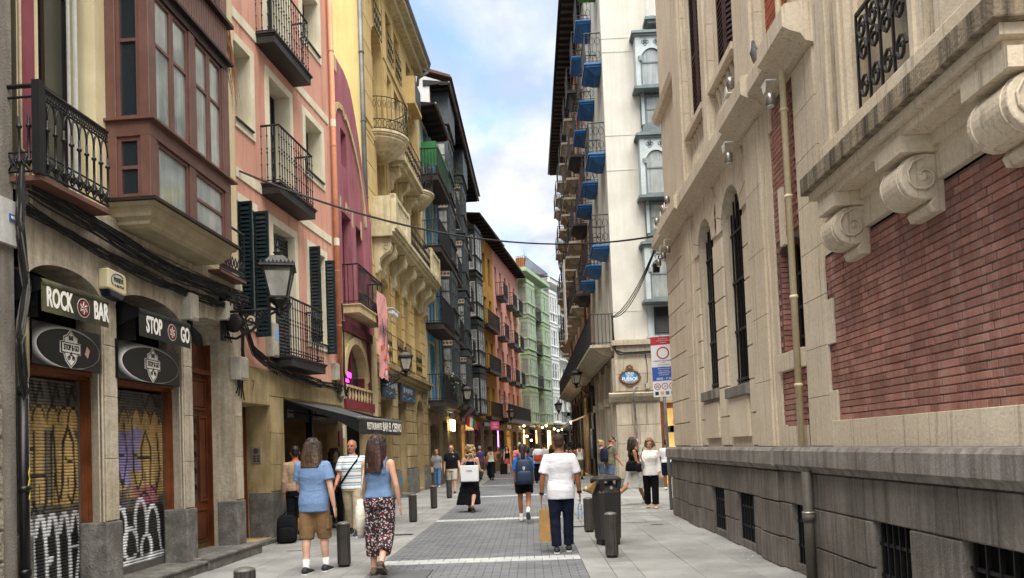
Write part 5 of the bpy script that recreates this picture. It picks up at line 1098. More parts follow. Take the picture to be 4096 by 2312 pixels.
for i in range(4):
    cx = 9.65+0.21*i
    for cz_, sg in ((4.62,1),(4.95,-1),(5.15,1)): rl.tube([(cx+sg*0.09*(1-k/15)*cos(k*pi/4), -0.085, cz_+0.12*(1-k/15)*sin(k*pi/4)) for k in range(12)], 0.016, 5)
    rl.box(cx-0.115,cx-0.095,-0.095,-0.075,4.45,5.3)
rl.obj('iron_railing', IRON, bl)['kind'] = 'stuff'
# plinth: blocks, ledge, barred basement lights
VENT = [(3.54,4.33),(5.04,5.85),(7.35,7.98),(9.39,10.04),(10.75,11.6)]
pl_ = wall(B(), 0.0, 12.5, 0.0, 1.2, [(a,c,0.10,0.79,0,0.09) for a, c in VENT]).obj('plinth_wall', M_PLIN, pal, loc=(0,-0.10,0))
for a, c in VENT:
    B().quad((a,-0.02,0.1),(c,-0.02,0.1),(c,-0.02,0.8),(a,-0.02,0.8)).obj('basement_void', DARK, pal)
    g = B(); g.box(a,c,-0.065,-0.045,0.30,0.33); g.box(a,c,-0.065,-0.045,0.58,0.61); gr = g.obj('basement_grille', IRON, pal)
    for k in range(6): B().box(a+0.06+(c-a-0.12)*k/5-0.007,a+0.06+(c-a-0.12)*k/5+0.007,-0.075,-0.04,0.11,0.785).obj('grille_bar', IRON, gr)
B().quad((0,-0.1,0),(0,0.0,0),(0,0.0,1.45),(0,-0.1,1.45)).obj('plinth_end', M_PLIN, pal)
B().quad((0.001,-0.1,0),(0.001,9,0),(0.001,9,1.3),(0.001,-0.1,1.3)).obj('plinth_side', M_PLIN, pal)
top = [0.02,0.95,1.45,1.78,2.66,3.05,3.36,3.75,4.1,4.6,5.0,5.4,5.72,6.28,7.02,7.5,7.95,8.46,9.02,9.26,9.68,10.15,10.44,10.74,11.18,11.7,12.4]
def pblock(xa, xb, za, zb, pj=0.0): B().box(xa+0.004, xb-0.004, -0.125-pj+rng.uniform(-.004,.004), -0.09, za+0.008, zb-0.008).obj('plinth_block', M_PLIN, pal, bevel=0.008)
for xa, xb in zip(top, top[1:]): pblock(xa, xb, 0.79, 1.17, 0.05 if (1.78 <= xa < 2.6 or 6.2 <= xa < 7.0) else 0)
for (xa, xb) in ((0.02,0.9),(0.9,1.78),(1.78,2.66),(2.66,3.54),(4.33,5.04),(5.85,6.28),(6.28,7.02),(7.02,7.35),(7.98,8.6),(8.6,9.39),(10.04,10.75),(11.6,12.4)):
    pj = 0.05 if (1.78 <= xa < 2.6 or 6.2 <= xa < 7.0) else 0
    pblock(xa, xb, 0.37, 0.79, pj); mid = xa+(xb-xa)*rng.uniform(0.4,0.6); pblock(xa, mid, 0.0, 0.37, pj); pblock(mid, xb, 0.0, 0.37, pj)
def ledge(x0, x1, pj):
    o = B().prism([(0.02,1.17),(-pj*0.72,1.18),(-pj*0.80,1.22),(-pj,1.25),(-pj,1.41),(-pj+0.03,1.45),(0.02,1.458)], x0, x1, 'x').obj('plinth_ledge', M_LEDGE, pal)
    return o
for xa, xb, pj in ((-0.1,1.75,0.21),(1.75,2.68,0.25),(2.68,4.4,0.21),(4.4,6.25,0.21),(6.25,7.05,0.25),(7.05,8.9,0.21),(8.9,10.8,0.21),(10.8,12.5,0.21)): ledge(xa+0.002, xb-0.002, pj)
t = thing('drainpipe', 'ochre drainpipe on the palace beside the brick panel', 'drainpipe', (3.15, 16.1, 0), -90)
M_OCH = mat('ochre_pipe', '#cfc3a6', '#c4b592', rough=0.55, scale=2, streak=0.3, scol='#9c8560', dirt=0.3, dcol='#b39a6a')
B().tube([(7.74,-0.11,1.46),(7.74,-0.11,13)], 0.037, 12).obj('pipe', M_OCH, t, smooth=True)
for z in (2.15,3.15,4.3,5.3,7.4): B().tube([(7.74,-0.11,z-0.02),(7.74,-0.11,z),(7.74,-0.11,z+0.02)], [0.042,0.050,0.042], 12).obj('pipe_collar', M_OCH, t, smooth=True)
t = thing('drainpipe', 'dark grey drainpipe on the palace plinth', 'drainpipe', (3.15, 16.1, 0), -90)
M_DP = mat('dark_pipe', '#4b463f', '#3c3832', rough=0.6, streak=0.3, scol='#6d675d')
B().tube([(8.08,-0.20,0.0),(8.08,-0.20,1.19)], 0.055, 12).obj('pipe', M_DP, t, smooth=True); B().tube([(8.08,-0.20,0.66),(8.08,-0.20,0.74)], 0.066, 12).obj('pipe_collar', M_DP, t, smooth=True); B().tube([(8.08,-0.20,0.745),(8.08,-0.20,0.765)], 0.068, 12).obj('pipe_clip', mat('pale_metal', '#a9a292', rough=0.4, metal=0.5), t, smooth=True)
# floodlights
M_STEEL = mat('steel_lamp', '#8f8b82', '#77736a', rough=0.3, metal=0.7, spec=0.5)
FL = [(1.35,-0.24,5.62,0,'under the cornice, third from the palace corner'),(0.85,-0.24,5.62,0,'under the cornice, second from the palace corner'),(0.3,-0.24,5.62,0,'under the cornice at the palace corner'),(6.05,-0.28,5.62,0,'under the cornice above the arched windows'),(7.75,-0.26,5.62,0,'under the cornice by the ochre drainpipe'),
      (1.6,-0.26,6.17,1,'standing on the cornice, third from the palace corner'),(1.05,-0.24,6.17,1,'standing on the cornice, second from the palace corner'),(0.2,-0.22,6.17,1,'standing on the cornice at the palace corner'),(6.3,-0.28,6.17,1,'standing on the cornice below the brown louvres')]
for (x, y, z, up, lab) in FL:
    t = thing('floodlight', 'small steel floodlight '+lab, 'lamp', (3.15, 16.1, 0), -90, group='floodlights on the palace cornice'); s_ = 1 if up else -1
    B().lathe([(0.042,0),(0.056,0.02),(0.056,0.13),(0.046,0.14)], (x,y,z+0.10 if up else z-0.27), 12).obj('lamp_drum', M_STEEL, t, smooth=True)
    B().lathe([(0.042,0),(0.042,0.008)], (x,y,z+0.24 if up else z-0.278), 12).obj('lamp_lens', plain('lamp_lens', '#b9bcb8', 0.15), t)
    b = B(); b.prism([(x-0.07,z+s_*0.01),(x+0.07,z+s_*0.01),(x+0.03,z+s_*0.12),(x-0.03,z+s_*0.12)], y-0.07, y-0.06); b.box(x-0.09,x+0.09,y-0.07,y+0.05,min(z,z+s_*0.012),max(z,z+s_*0.012)); b.obj('lamp_bracket', plain('white_bracket', '#c9c7c0', 0.4), t)
t = thing('camera_dome', 'small black camera box on the palace corner', 'camera', (3.15, 16.1, 0), -90)
B().box(-0.14,-0.02,-0.3,-0.16,5.3,5.5).obj('camera_body', M_BLACK, t, bevel=0.02); B().tube([(-0.08,-0.2,5.5),(-0.08,-0.15,5.72)], 0.015, 6).obj('camera_arm', M_BLACK, t)
# pigeon on the cornice
pg = thing('pigeon', 'grey pigeon perched on the palace cornice', 'pigeon', (3.15-0.20, 16.1-7.15, 6.165), 150)
b = B(); b.loft([[(r_*cos(a)*1.0, y_, z_+r_*1.05*sin(a)) for a in [i*pi/5 for i in range(10)]] for (y_, z_, r_) in ((-0.15,0.06,0.012),(-0.10,0.075,0.035),(-0.04,0.09,0.055),(0.03,0.105,0.06),(0.08,0.13,0.045),(0.105,0.165,0.028),(0.115,0.19,0.027),(0.125,0.21,0.022),(0.13,0.225,0.008))]); b.tube([(0,0.14,0.20),(0,0.165,0.192)], [0.008,0.002], 6)
b.obj('body', mat('pigeon_grey', '#8d9096', '#5d6068', rough=0.7, scale=14), pg, smooth=True, recalc=True)
for s_ in (-1,1): B().loft([[(s_*(0.05+0.01*cos(a)), y_+0.0, z_+h_*sin(a)) for a in [i*pi/3 for i in range(6)]] for (y_, z_, h_) in ((-0.17,0.06,0.008),(-0.08,0.085,0.03),(0.02,0.11,0.04),(0.06,0.12,0.015))]).obj('wing', plain('pigeon_wing', '#2c2e33', 0.7), pg, smooth=True)
B().add([(-0.03,-0.12,0.065),(0.03,-0.12,0.065),(0.02,-0.24,0.05),(-0.02,-0.24,0.05),(0,-0.12,0.08),(0,-0.24,0.055)],[(0,1,2,3),(0,4,5,3),(1,4,5,2)]).obj('tail', MATS['pigeon_wing'], pg)
for s_ in (-0.02,0.02): B().tube([(s_,0.02,0.0),(s_,0.01,0.05)], 0.006, 5).obj('leg', plain('pigeon_leg', '#8a4d45', 0.6), pg)
# ================================================================ houses further down the street
def graft(root, tmp):
    for c in list(tmp.children):
        c.parent = root; c.matrix_parent_inverse = Matrix(); c.matrix_basis = root.matrix_basis.inverted() @ tmp.matrix_basis @ c.matrix_basis
    bpy.data.objects.remove(tmp)
def frame(p0, p1):
    """local frame of a front running from p0 to p1 (house on the left of that direction)"""
    return (p0[0], p0[1], 0), math.degrees(math.atan2(p1[1]-p0[1], p1[0]-p0[0])), math.hypot(p1[0]-p0[0], p1[1]-p0[1])
WALLK = mat('shop_dark_wall', '#4c443a', '#3a332b', rough=0.85, scale=2, bump=0.3, streak=0.5, scol='#241f1a', dirt=0.4, dcol='#2b2620')
SHOPST = mat('shop_stone', '#8d7c62', '#786850', rough=0.88, scale=2, bump=0.3, streak=0.5, scol='#443928', dirt=0.4, dcol='#54472f')
LITS = emit('lit_shop', '#ffcf86', 0.8)
def shopfront(root, x0, x1, h, m, n, lit=(), wd=0.62):
    w = (x1-x0)/n; ops = [(x0+w*(i+0.5-wd/2), x0+w*(i+0.5+wd/2), 0.05, h-0.75, 0.18, 0.4) for i in range(n)]
    wall(B(), x0, x1, 0, h, ops).obj('shop_wall', m, root)
    for i, o in enumerate(ops):
        B().quad((o[0],0.38,0),(o[1],0.38,0),(o[1],0.38,h-0.7),(o[0],0.38,h-0.7)).obj('shop_window', LITS if i in lit else (GL if i % 2 else DARK), root)
        B().box(o[0],o[1],0.2,0.26,h-1.25,h-1.15).obj('shop_transom', M_SHELLIT, root)
        B().box(o[0]-0.1,o[1]+0.1,-0.06,0.0,h-0.55,h-0.25).obj('shop_fascia', M_BLACK if i % 2 else SHOPST, root)
    B().box(x0, x1, -0.12, 0.0, h-0.14, h).obj('shop_cornice', m, root)
def storeys(root, x0, x1, zs, cols, m, wm, ww=0.95, hh=2.3, door=True, trimm=None, arch=0.0, d=0.25, top=None):
    ops = [(c-ww/2, c+ww/2, z+0.05, z+hh, arch, d) for z in zs for c in cols]
    wall(B(), x0, x1, zs[0]-0.2, top or zs[-1]+3.2, ops).obj('wall', m, root)
    for o in ops:
        window(root, o[0]+0.01, o[1]-0.01, o[2], o[3]-0.01, d-0.08, wm, GLC if rng.random() < 0.45 else GL, 2, 2, 0.05)
        if trimm:
            b = B(); trim(b, o[0], o[1], o[2], o[3], 0.1, 0.025, False); b.obj('window_surround', trimm, root)
def eaves(root, x0, x1, z, dp, m, gut, raft=None, n=14):
    B().prism([(0.3,z),(-dp,z+0.08),(-dp,z+0.14),(0.3,z+0.3)], x0, x1, 'x').obj('eaves', m, root)
    for i in range(n): x = x0+(x1-x0)*(i+0.5)/n; B().box(x-0.05,x+0.05,-dp+0.05,0.0,z-0.08,z+0.02).obj('rafter', raft or m, root)
    B().tube([(x0,-dp-0.04,z+0.10),(x1,-dp-0.04,z+0.10)], 0.065, 8).obj('gutter', gut, root, smooth=True)
def flowers(parent, x, y, z, w, h, name='potted_plant', fl='#a8322b', leaf='#3f5a2c', n=70, hang=0.0):
    b = B(); f = B()
    for k in range(n):
        px, py, pz = x+rng.gauss(0, w*0.35), y+rng.gauss(0, 0.08), z+rng.random()*h-hang*rng.random(); s = rng.uniform(0.03, 0.075); a = rng.uniform(0, 6.28); e = rng.uniform(-1, 1)
        t = f if (fl and k % 5 == 0) else b
        t.add([(px,py,pz),(px+s*cos(a),py+s*sin(a),pz+s*0.5*e),(px+s*1.2*cos(a+0.7),py+s*1.2*sin(a+0.7),pz+s*e),(px+s*0.5*cos(a+1.6),py+s*0.5*sin(a+1.6),pz+s*0.8)],[(0,1,2,3)])
    b.obj('leaves', mat('leaf'+leaf, leaf, '#26381c', rough=0.7, scale=9), parent)
    if fl: f.obj('blossom', plain('blossom'+fl, fl, 0.7), parent)
def mirador(root, x0, x1, floors, dp, m, gl, plaque=None, fh=3.3, frame_m=None, nl=3):
    """stacked glazed gallery: panelled apron, tall sashes, frieze and ledges for every storey"""
    fm = frame_m or m
    for z in floors:
        g = B().box(x0, x1, -dp, 0.0, z, z+0.08).obj('gallery', m, root)
        for q_ in ((0.06,z+1.02,z+1.08),(0.06,z+fh-0.42,z+fh-0.36),(0.08,z-0.04,z-0.001)): B().box(x0-q_[0],x1+q_[0],-dp-q_[0],0.0,q_[1],q_[2]).obj('ledge', m, g)
        B().box(x0,x1,-dp,0.0,z+fh-0.78,z+fh-0.421).obj('frieze', m, g); B().box(x0,x1,-dp+0.02,0,z+fh-0.359,z+fh-0.041).obj('frieze', m, g)
        for (za, zb, k) in ((z+0.08,z+1.02,0),(z+1.081,z+fh-0.781,1)):
            for X in (x0, x1-0.12): B().box(X,X+0.12,-dp,-dp+0.12,za,zb).obj('mullion', m, g); B().box(X,X+0.10,-0.1,0.0,za,zb).obj('mullion', m, g)
            for i in range(1, nl): X = x0+(x1-x0)*i/nl; B().box(X-0.06,X+0.06,-dp,-dp+0.09,za,zb).obj('mullion', m, g)
            for i in range(nl):
                xa, xb = x0+(x1-x0)*i/nl+(0.12 if i == 0 else 0.06), x0+(x1-x0)*(i+1)/nl-(0.12 if i == nl-1 else 0.06)
                s_ = B(); s_.box(xa,xa+0.05,-dp+0.02,-dp+0.07,za,zb); s_.box(xb-0.05,xb,-dp+0.02,-dp+0.07,za,zb); s_.box(xa+0.05,xb-0.05,-dp+0.02,-dp+0.07,za,za+0.12); s_.box(xa+0.05,xb-0.05,-dp+0.02,-dp+0.07,zb-0.07,zb)
                if k: s_.box(xa+0.05,xb-0.05,-dp+0.025,-dp+0.065,za+(zb-za)*0.55-0.02,za+(zb-za)*0.55+0.02)
                s_.obj('sash', fm, g); B().quad((xa+0.04,-dp+0.05,za+0.1),(xb-0.04,-dp+0.05,za+0.1),(xb-0.04,-dp+0.052,zb-0.06),(xa+0.04,-dp+0.048,zb-0.06)).obj('pane', gl if rng.random() < 0.75 else GL, g)
            for X in (x0+0.04, x1-0.04):
                s_ = B(); ya, yb = -dp+0.12, -0.1; s_.box(X-0.03,X+0.03,ya,ya+0.05,za,zb); s_.box(X-0.03,X+0.03,yb-0.05,yb,za,zb); s_.box(X-0.03,X+0.03,ya+0.05,yb-0.05,za,za+0.1); s_.box(X-0.03,X+0.03,ya+0.05,yb-0.05,zb-0.06,zb)
                if k: s_.box(X-0.025,X+0.025,ya+0.05,yb-0.05,za+(zb-za)*0.55-0.02,za+(zb-za)*0.55+0.02)
                s_.obj('sash', fm, g); B().quad((X,ya+0.05,za+0.1),(X,yb-0.05,za+0.1),(X,yb-0.05,zb-0.06),(X,ya+0.05,zb-0.06)).obj('pane', gl, g)
        if plaque:
            B().box(x0-0.008,x0,-dp+0.12,-0.12,z+fh-0.72,z+fh-0.46).obj('tile_plaque', plaque, g)
            for k_ in range(3): B().lathe([(0.07,0),(0.07,0.004)], n=8).obj('tile_rosette', plain('tile_brown', '#6d4f3c', 0.5), g, loc=(x0-0.009,-dp+0.2+0.17*k_,z+fh-0.59), rot=(0,R(-90),0))
M_LT = mat('louvre_grey', '#2d3032', '#202224', rough=0.5)
GUT = mat('gutter_grey', '#6f6c66', '#57544e', rough=0.5, metal=0.2)
DKW = mat('dark_eaves_wood', '#2a221d', '#1d1713', rough=0.8)
# ---- blue house
loc, rz, wd_ = frame((-4.30,30.85),(-4.14,34.4))
bl_h = thing('blue_house', 'narrow sky blue and cream house with black balconies beside the yellow house', 'house', loc, rz)
M_BLU = mat('sky_blue_render', '#5f9fc4', '#4f8db2', rough=0.85, scale=2, streak=0.2, scol='#3c6f8d'); M_CRM2 = mat('cream_pilaster', '#cdc09f', '#b8aa86', rough=0.85, scale=2, streak=0.35, scol='#837757')
storeys(bl_h, 0, wd_, [3.7,7.0,10.3,13.4], [1.75], M_BLU, M_CRM2, 1.3, 2.6, trimm=M_CRM2, top=16.2); core(bl_h, 0, wd_, 16.2)
for x in (0.05,2.9): B().box(x,x+0.5,-0.05,0.0,3.5,16.2).obj('pilaster', M_CRM2, bl_h)
shopfront(bl_h, 0, wd_, 3.5, SHOPST, 1)
for z in (3.7,7.0,10.3,13.4):
    s = slab_balcony(bl_h, 0.1, wd_-0.1, z, 0.85, th=0.28, m=mat('brown_balcony', '#3b302b', '#2b231f', rough=0.6)); railing(s, 0.15, wd_-0.15, -0.8, 0, z, 1.1, step=0.13, r=0.011, single=False)
    B().box(0.2,wd_-0.2,-0.785,-0.775,z+0.1,z+1.05).obj('balcony_mesh', mat('dark_mesh', '#212327', rough=0.6), s)
B().box(0.16,0.18,-0.75,-0.1,13.75,14.8).obj('green_screen', mat('green_screen_cloth', '#2f7a45', '#256338', rough=0.7), bl_h); B().box(0.2,wd_-0.2,-0.80,-0.79,13.6,14.7).obj('green_screen', MATS['green_screen_cloth'], bl_h)
flowers(bl_h, 0.6, -0.8, 4.5, 0.8, 0.9, n=90, fl='#a8322b'); flowers(bl_h, 2.2, -0.85, 4.1, 1.0, 0.9, n=90, fl='#c9b9b0')
eaves(bl_h, -0.1, wd_+0.1, 16.2, 0.8, DKW, GUT, n=6)
B().tube([(wd_-0.15,-0.1,3.3),(wd_-0.15,-0.1,16.2)], 0.07, 8).obj('drainpipe', M_BLU, bl_h, smooth=True)
# ---- black gallery house
loc, rz, wd_ = frame((-4.14,34.4),(-3.92,51.0))
bk = thing('gallery_house', 'tall house with black glazed galleries, red brick wall and deep black eaves', 'house', loc, rz)
M_RED = mat('red_brown_render', '#96604f', '#834f40', rough=0.85, scale=2, bump=0.25, streak=0.3, scol='#4f251b'); M_GAL = mat('black_gallery_wood', '#434c4e', '#353d3f', rough=0.5, scale=4, bump=0.08)
GCUR = mat('curtain_glass', '#c9cbc6', '#a3a7a4', rough=0.15, scale=3, bump=0, spec=0.8, streak=0.7, scol='#4b5152', sscale=10)
PLQ = mat('white_tile', '#cfc6b8', '#b9ae9d', rough=0.5, scale=9)
FLR = [4.0,7.35,10.7,14.0]
storeys(bk, 0, wd_, [4.0,7.35,10.7,14.0,16.3], [4.8,12.0,14.6], M_RED, M_SHUTG, 1.0, 2.3, top=19.0); core(bk, 0, wd_, 19.0)
shopfront(bk, 0, wd_, 3.8, SHOPST, 6, (3,))
mirador(bk, 0.7, 2.9, FLR, 0.7, M_GAL, GCUR, PLQ); mirador(bk, 7.4, 9.6, FLR, 0.7, M_GAL, GCUR, PLQ)
for (xa, xb) in ((0.7,3.2),(7.4,9.9)): B().box(xa-0.05,xb+0.05,-0.8,0,17.35,18.95).obj('gallery_top', M_GAL, bk)
for xa in (0.7,7.4): B().taper(xa+0.5,xa+2.0,-0.25,0,3.45,xa-0.02,xa+2.52,-0.77,0,3.96).obj('gallery_corbel', M_GAL, bk)
for z in FLR[:]:
    for (xa, xb) in ((3.75,5.9),(11.2,13.0)):
        s = slab_balcony(bk, xa, xb, z, 0.7, th=0.25); railing(s, xa+0.05, xb-0.05, -0.66, 0, z, 1.05, step=0.14, r=0.011, single=False); shutter(bk, 0.55, 2.2, M_LT, (xa+0.45,-0.03,z+0.1), R(-60), 0.12)
flowers(bk, 4.7, -0.7, 15.0, 1.3, 1.9, fl=None, leaf='#6b6a3a', n=170); flowers(bk, 4.8, -0.7, 4.4, 1.2, 1.0, n=120, fl='#c9c1bb'); flowers(bk, 4.6, -0.7, 8.2, 1.1, 0.7, n=70, fl=None)
eaves(bk, -0.1, wd_+0.2, 18.9, 0.9, mat('black_eaves', '#17181a', '#0f1011', rough=0.7), GUT, n=22)
B().prism([(-1.0,18.95),(3.5,20.6),(6.0,20.6),(6.0,18.0),(0.0,18.0),(0.0,18.95)], -0.05, 0.0, 'x').obj('gable_wall', mat('white_gable', '#c8c8c6', '#b6b5b1', rough=0.85, scale=2, streak=0.2, scol='#8f8d88'), bk)
b = B().prism([(-1.1,19.2),(-1.0,19.35),(3.5,20.95),(3.5,20.7)], -0.15, wd_, 'x'); b.obj('roof', mat('roof_tile', '#6a4a3a', '#54392c', rough=0.9, scale=6), bk)
# ---- dark green gallery with mustard wall, then the far salmon house (street bends right)
loc, rz, wd_ = frame((-3.95,51.0),(-2.55,59.6))
ms = thing('mustard_house', 'mustard house with dark green glazed gallery and long balconies', 'house', loc, rz)
M_MUS = mat('mustard_render', '#bb9245', '#a98038', rough=0.85, scale=2, streak=0.25, scol='#7b5617'); M_GGL = mat('green_black_wood', '#2b3634', '#212a29', rough=0.5, scale=4)
storeys(ms, 0, wd_, [4.0,7.6,11.0,14.4], [3.4,5.5,7.4], M_MUS, M_SHUTG, 0.9, 2.3, top=17.9); core(ms, 0, wd_, 17.9); shopfront(ms, 0, wd_, 3.8, SHOPST, 3)
mirador(ms, 0.2, 2.2, [4.0,7.4,10.8,14.1], 0.6, M_GGL, GLC, frame_m=mat('white_sash', '#c6cac7', rough=0.5), nl=3)
for z in (4.0,7.6,11.0):
    s = slab_balcony(ms, 4.2, wd_, z, 0.5, th=0.25); railing(s, 4.25, wd_-0.05, -0.46, 0, z, 1.1, step=0.14, r=0.011, single=False)
flowers(ms, 7.6, -0.85, 5.0, 1.2, 0.7, n=90, fl='#d9d5cf', leaf='#4d6a3a'); eaves(ms, -0.1, wd_, 17.9, 1.0, DKW, GUT, n=10)
loc, rz, wd_ = frame((-2.55,59.6),(-0.72,70.9))
ps_ = thing('far_salmon_house', 'salmon house with small black balconies at the bend of the street', 'house', loc, rz)
M_PK2 = mat('far_salmon', '#d9a699', '#cf998b', rough=0.85, scale=2, streak=0.2, scol='#a5665a')
cc = [1.2,3.2,5.3,7.4,9.6]
storeys(ps_, 0, wd_, [4.0,7.4,10.8,14.2], cc, M_PK2, M_SHUTG, 0.85, 2.4, top=17.9); core(ps_, 0, wd_, 17.9); shopfront(ps_, 0, wd_, 3.8, SHOPST, 4, (1,))
for z in (7.4,10.8,14.2):
    for c in (2.0,6.3,9.4):
        s = slab_balcony(ps_, c-1.0, c+1.0, z, 0.7, th=0.28); railing(s, c-0.95, c+0.95, -0.66, 0, z, 1.1, step=0.16, r=0.012, single=False)
s = slab_balcony(ps_, 0, wd_, 4.0, 0.9, th=0.35); railing(s, 0.05, wd_-0.05, -0.86, 0, 4.0, 1.15, step=0.16, r=0.014, single=False)
flowers(ps_, 5.6, -0.75, 12.0, 0.8, 1.6, fl=None, leaf='#5d6a3a', n=80); flowers(ps_, 8.8, -0.75, 11.9, 0.8, 1.0, n=70, fl='#d8a9a9'); eaves(ps_, 0, wd_+0.1, 17.9, 0.9, DKW, GUT, n=12)
# ---- green gallery house, white gallery house
loc, rz, wd_ = frame((-0.72,70.9),(1.75,79.0))
gh = thing('green_house', 'pale green house with two glazed galleries where the street turns', 'house', loc, rz)
M_GRN = mat('pale_green_wood', '#a4b898', '#94a989', rough=0.6, scale=2, bump=0.1, streak=0.2, scol='#6f8f6c'); M_OFF = mat('offwhite_render', '#cfd0c2', '#bdbeb0', rough=0.85, scale=2, streak=0.2, scol='#8f9085')
storeys(gh, 0, wd_, [4.2,7.7,11.2,14.6], [4.25], M_OFF, M_GRN, 1.3, 2.5, top=18.6); core(gh, 0, wd_, 18.6)
shopfront(gh, 0, wd_, 4.1, WALLK, 4, (0,2), 0.8)
GL4 = [3.9,7.5,11.05,14.5]
mirador(gh, 0.3, 2.9, GL4, 0.9, M_GRN, GLC, nl=4, fh=3.45); mirador(gh, 5.6, 8.2, GL4, 0.9, M_GRN, GLC, nl=4, fh=3.45)
for z in (7.7,11.2,14.6): s = slab_balcony(gh, 3.0, 5.5, z, 0.8, th=0.2); railing(s, 3.05, 5.45, -0.76, 0, z, 1.1, step=0.15, r=0.013, single=False, sides=False)
flowers(gh, 4.2, -0.85, 11.7, 2.2, 1.5, n=260, fl='#c0442e', leaf='#5b7a3a', hang=0.8)
B().box(-0.1,wd_+0.1,-1.0,0.3,18.6,18.95).obj('eaves_cornice', M_GRN, gh); s = B().box(0,wd_,-0.9,0.0,18.952,18.99).obj('roof_terrace', M_OFF, gh); railing(s, 0.1, wd_-0.1, -0.85, 0, 18.99, 1.1, step=0.2, r=0.015, single=False)
flowers(gh, 1.2, -0.5, 19.0, 1.6, 2.0, fl=None, leaf='#6f8a4a', n=120); flowers(gh, 4.5, -0.5, 19.0, 1.8, 1.4, fl=None, leaf='#7d8f55', n=90); B().lathe([(0.35,0),(0.5,0.9),(0.5,1.0)], (0.6,-0.3,18.99), 10).obj('plant_pot', mat('terracotta', '#b9783f', rough=0.8), gh)
loc, rz, wd_ = frame((1.75,79.0),(5.6,88.5))
wh = thing('white_gallery_house', 'white house with glazed galleries at the far end of the street', 'house', loc, rz)
M_WHT = mat('white_wood', '#e0e2df', '#d0d2cf', rough=0.6, scale=2, streak=0.15, scol='#8f918f')
storeys(wh, 0, wd_, [4.2,7.8,11.4,15.0], [3.3,4.9,6.5], M_WHT, M_GRN, 0.9, 2.6, top=19.2); core(wh, 0, wd_, 19.2); shopfront(wh, 0, wd_, 4.1, WALLK, 4, (0,), 0.8)
mirador(wh, 0.15, 2.5, [4.1,7.7,11.3,14.9], 0.9, M_WHT, GLC, nl=3, fh=3.6); mirador(wh, 7.6, 9.9, [4.1,7.7,11.3,14.9], 0.9, M_WHT, GLC, nl=3, fh=3.6)
for z in (4.2,7.8,11.4,15.0): s = slab_balcony(wh, 2.5, 7.5, z, 0.8, th=0.25, m=M_WHT); railing(s, 2.55, 7.45, -0.76, 0, z, 1.1, step=0.18, r=0.015, single=False, sides=False)
B().box(-0.1,wd_+0.1,-1.1,0.3,19.2,19.7).obj('eaves_cornice', M_WHT, wh); B().prism([(-1.2,19.7),(2.5,21),(2.5,19.7)], 0, wd_, 'x').obj('roof', MATS['roof_tile'], wh)
# ---- right side: corner house with the blue balconies
M_WR = mat('white_corner_render', '#cbc8bf', '#bfbcb2', rough=0.85, scale=1.2, bump=0.12, streak=0.2, scol='#a09880', dirt=0.15, dcol='#b3ab95', fine=0.03)
ch = thing('corner_house', 'white corner house with blue balconies and grey gothic bay windows', 'house', (3.1, 26.0, 0), 0)
M_CST = mat('corner_stone', '#bdb3a0', '#a79b87', rough=0.88, scale=1.5, bump=0.35, streak=0.45, scol='#6d6354', dirt=0.35, dcol='#857a68')
wall(B(), 0.0, 9.0, 5.20, 23.0).obj('front_wall', M_WR, ch)
B().box(0.02,9.0,0.5,7.4,0.02,23.0).obj('house_body', M_WR, ch)
wall(B(), 0.0, 9.0, 0.0, 5.2, [(1.55,3.6,0.1,3.0,0,0.5)]).obj('stone_wall', M_CST, ch)
b = B()
for (za, zb) in ((16.08,16.14),(15.58,15.63),(12.54,12.59),(11.28,11.33),(6.22,6.26)): b.box(0.0,1.05,-0.012,0.0,za,zb)
b.box(0.95,0.99,-0.01,0.0,5.2,23); b.obj('render_joint', M_WR, ch)
B().box(-0.12,9,-0.14,0.0,5.02,5.2).obj('string_course', M_CST, ch)
b = B().prism([(0,3.02),(-0.08,3.05),(-0.12,3.14),(-0.24,3.20),(-0.28,3.30),(0,3.36)], -0.28, 1.5, 'x'); b.obj('cornice', M_CST, ch)
z = 0.35
for k, (za, zb) in enumerate(((0.32,0.95),(0.95,1.55),(1.55,2.2),(2.2,2.95))):
    cuts = [-0.05,0.5,1.02,1.5] if k % 2 else [-0.05,0.75,1.5]
    for p_, q_ in zip(cuts, cuts[1:]): B().box(p_+0.006,q_-0.006,-0.06,0.0,za+0.006,zb-0.006).obj('stone_block', M_CST, ch, bevel=0.008)
for k, (za, zb) in enumerate(((3.4,4.0),(4.0,4.55),(4.55,5.0))):
    cuts = [-0.03,0.28,1.3,2.4] if k % 2 else [-0.03,0.36,1.05,2.4]
    for p_, q_ in zip(cuts, cuts[1:]): B().box(p_+0.005,q_-0.005,-0.03,0.0,za+0.005,zb-0.005).obj('stone_block', M_CST, ch, bevel=0.006)
B().box(-0.15,1.52,-0.16,0.0,0.0,0.3).obj('stone_base', M_GRAN, ch, bevel=0.02)
B().quad((1.55,0.3,0),(3.6,0.3,0),(3.6,0.3,3),(1.55,0.3,3)).obj('shop_window', emit('lit_boutique', '#c9a25c', 0.18), ch)
b = B(); b.box(1.5,1.62,-0.04,0.3,0.0,3.0); b.box(1.62,3.6,0.05,0.12,2.75,2.95); b.obj('shop_frame', M_SHELLIT, ch)
for k in range(26): B().box(1.7+0.22*rng.random()*8, 1.7+0.22*rng.random()*8+0.1, 0.1, 0.28, 0.4+0.3*(k % 8), 0.55+0.3*(k % 8)+0.1*rng.random()).obj('window_display', plain('disp%d' % (k % 4), ['#b9a14a','#2f2a24','#c9c3b0','#6b4a2c'][k % 4], 0.5), ch)
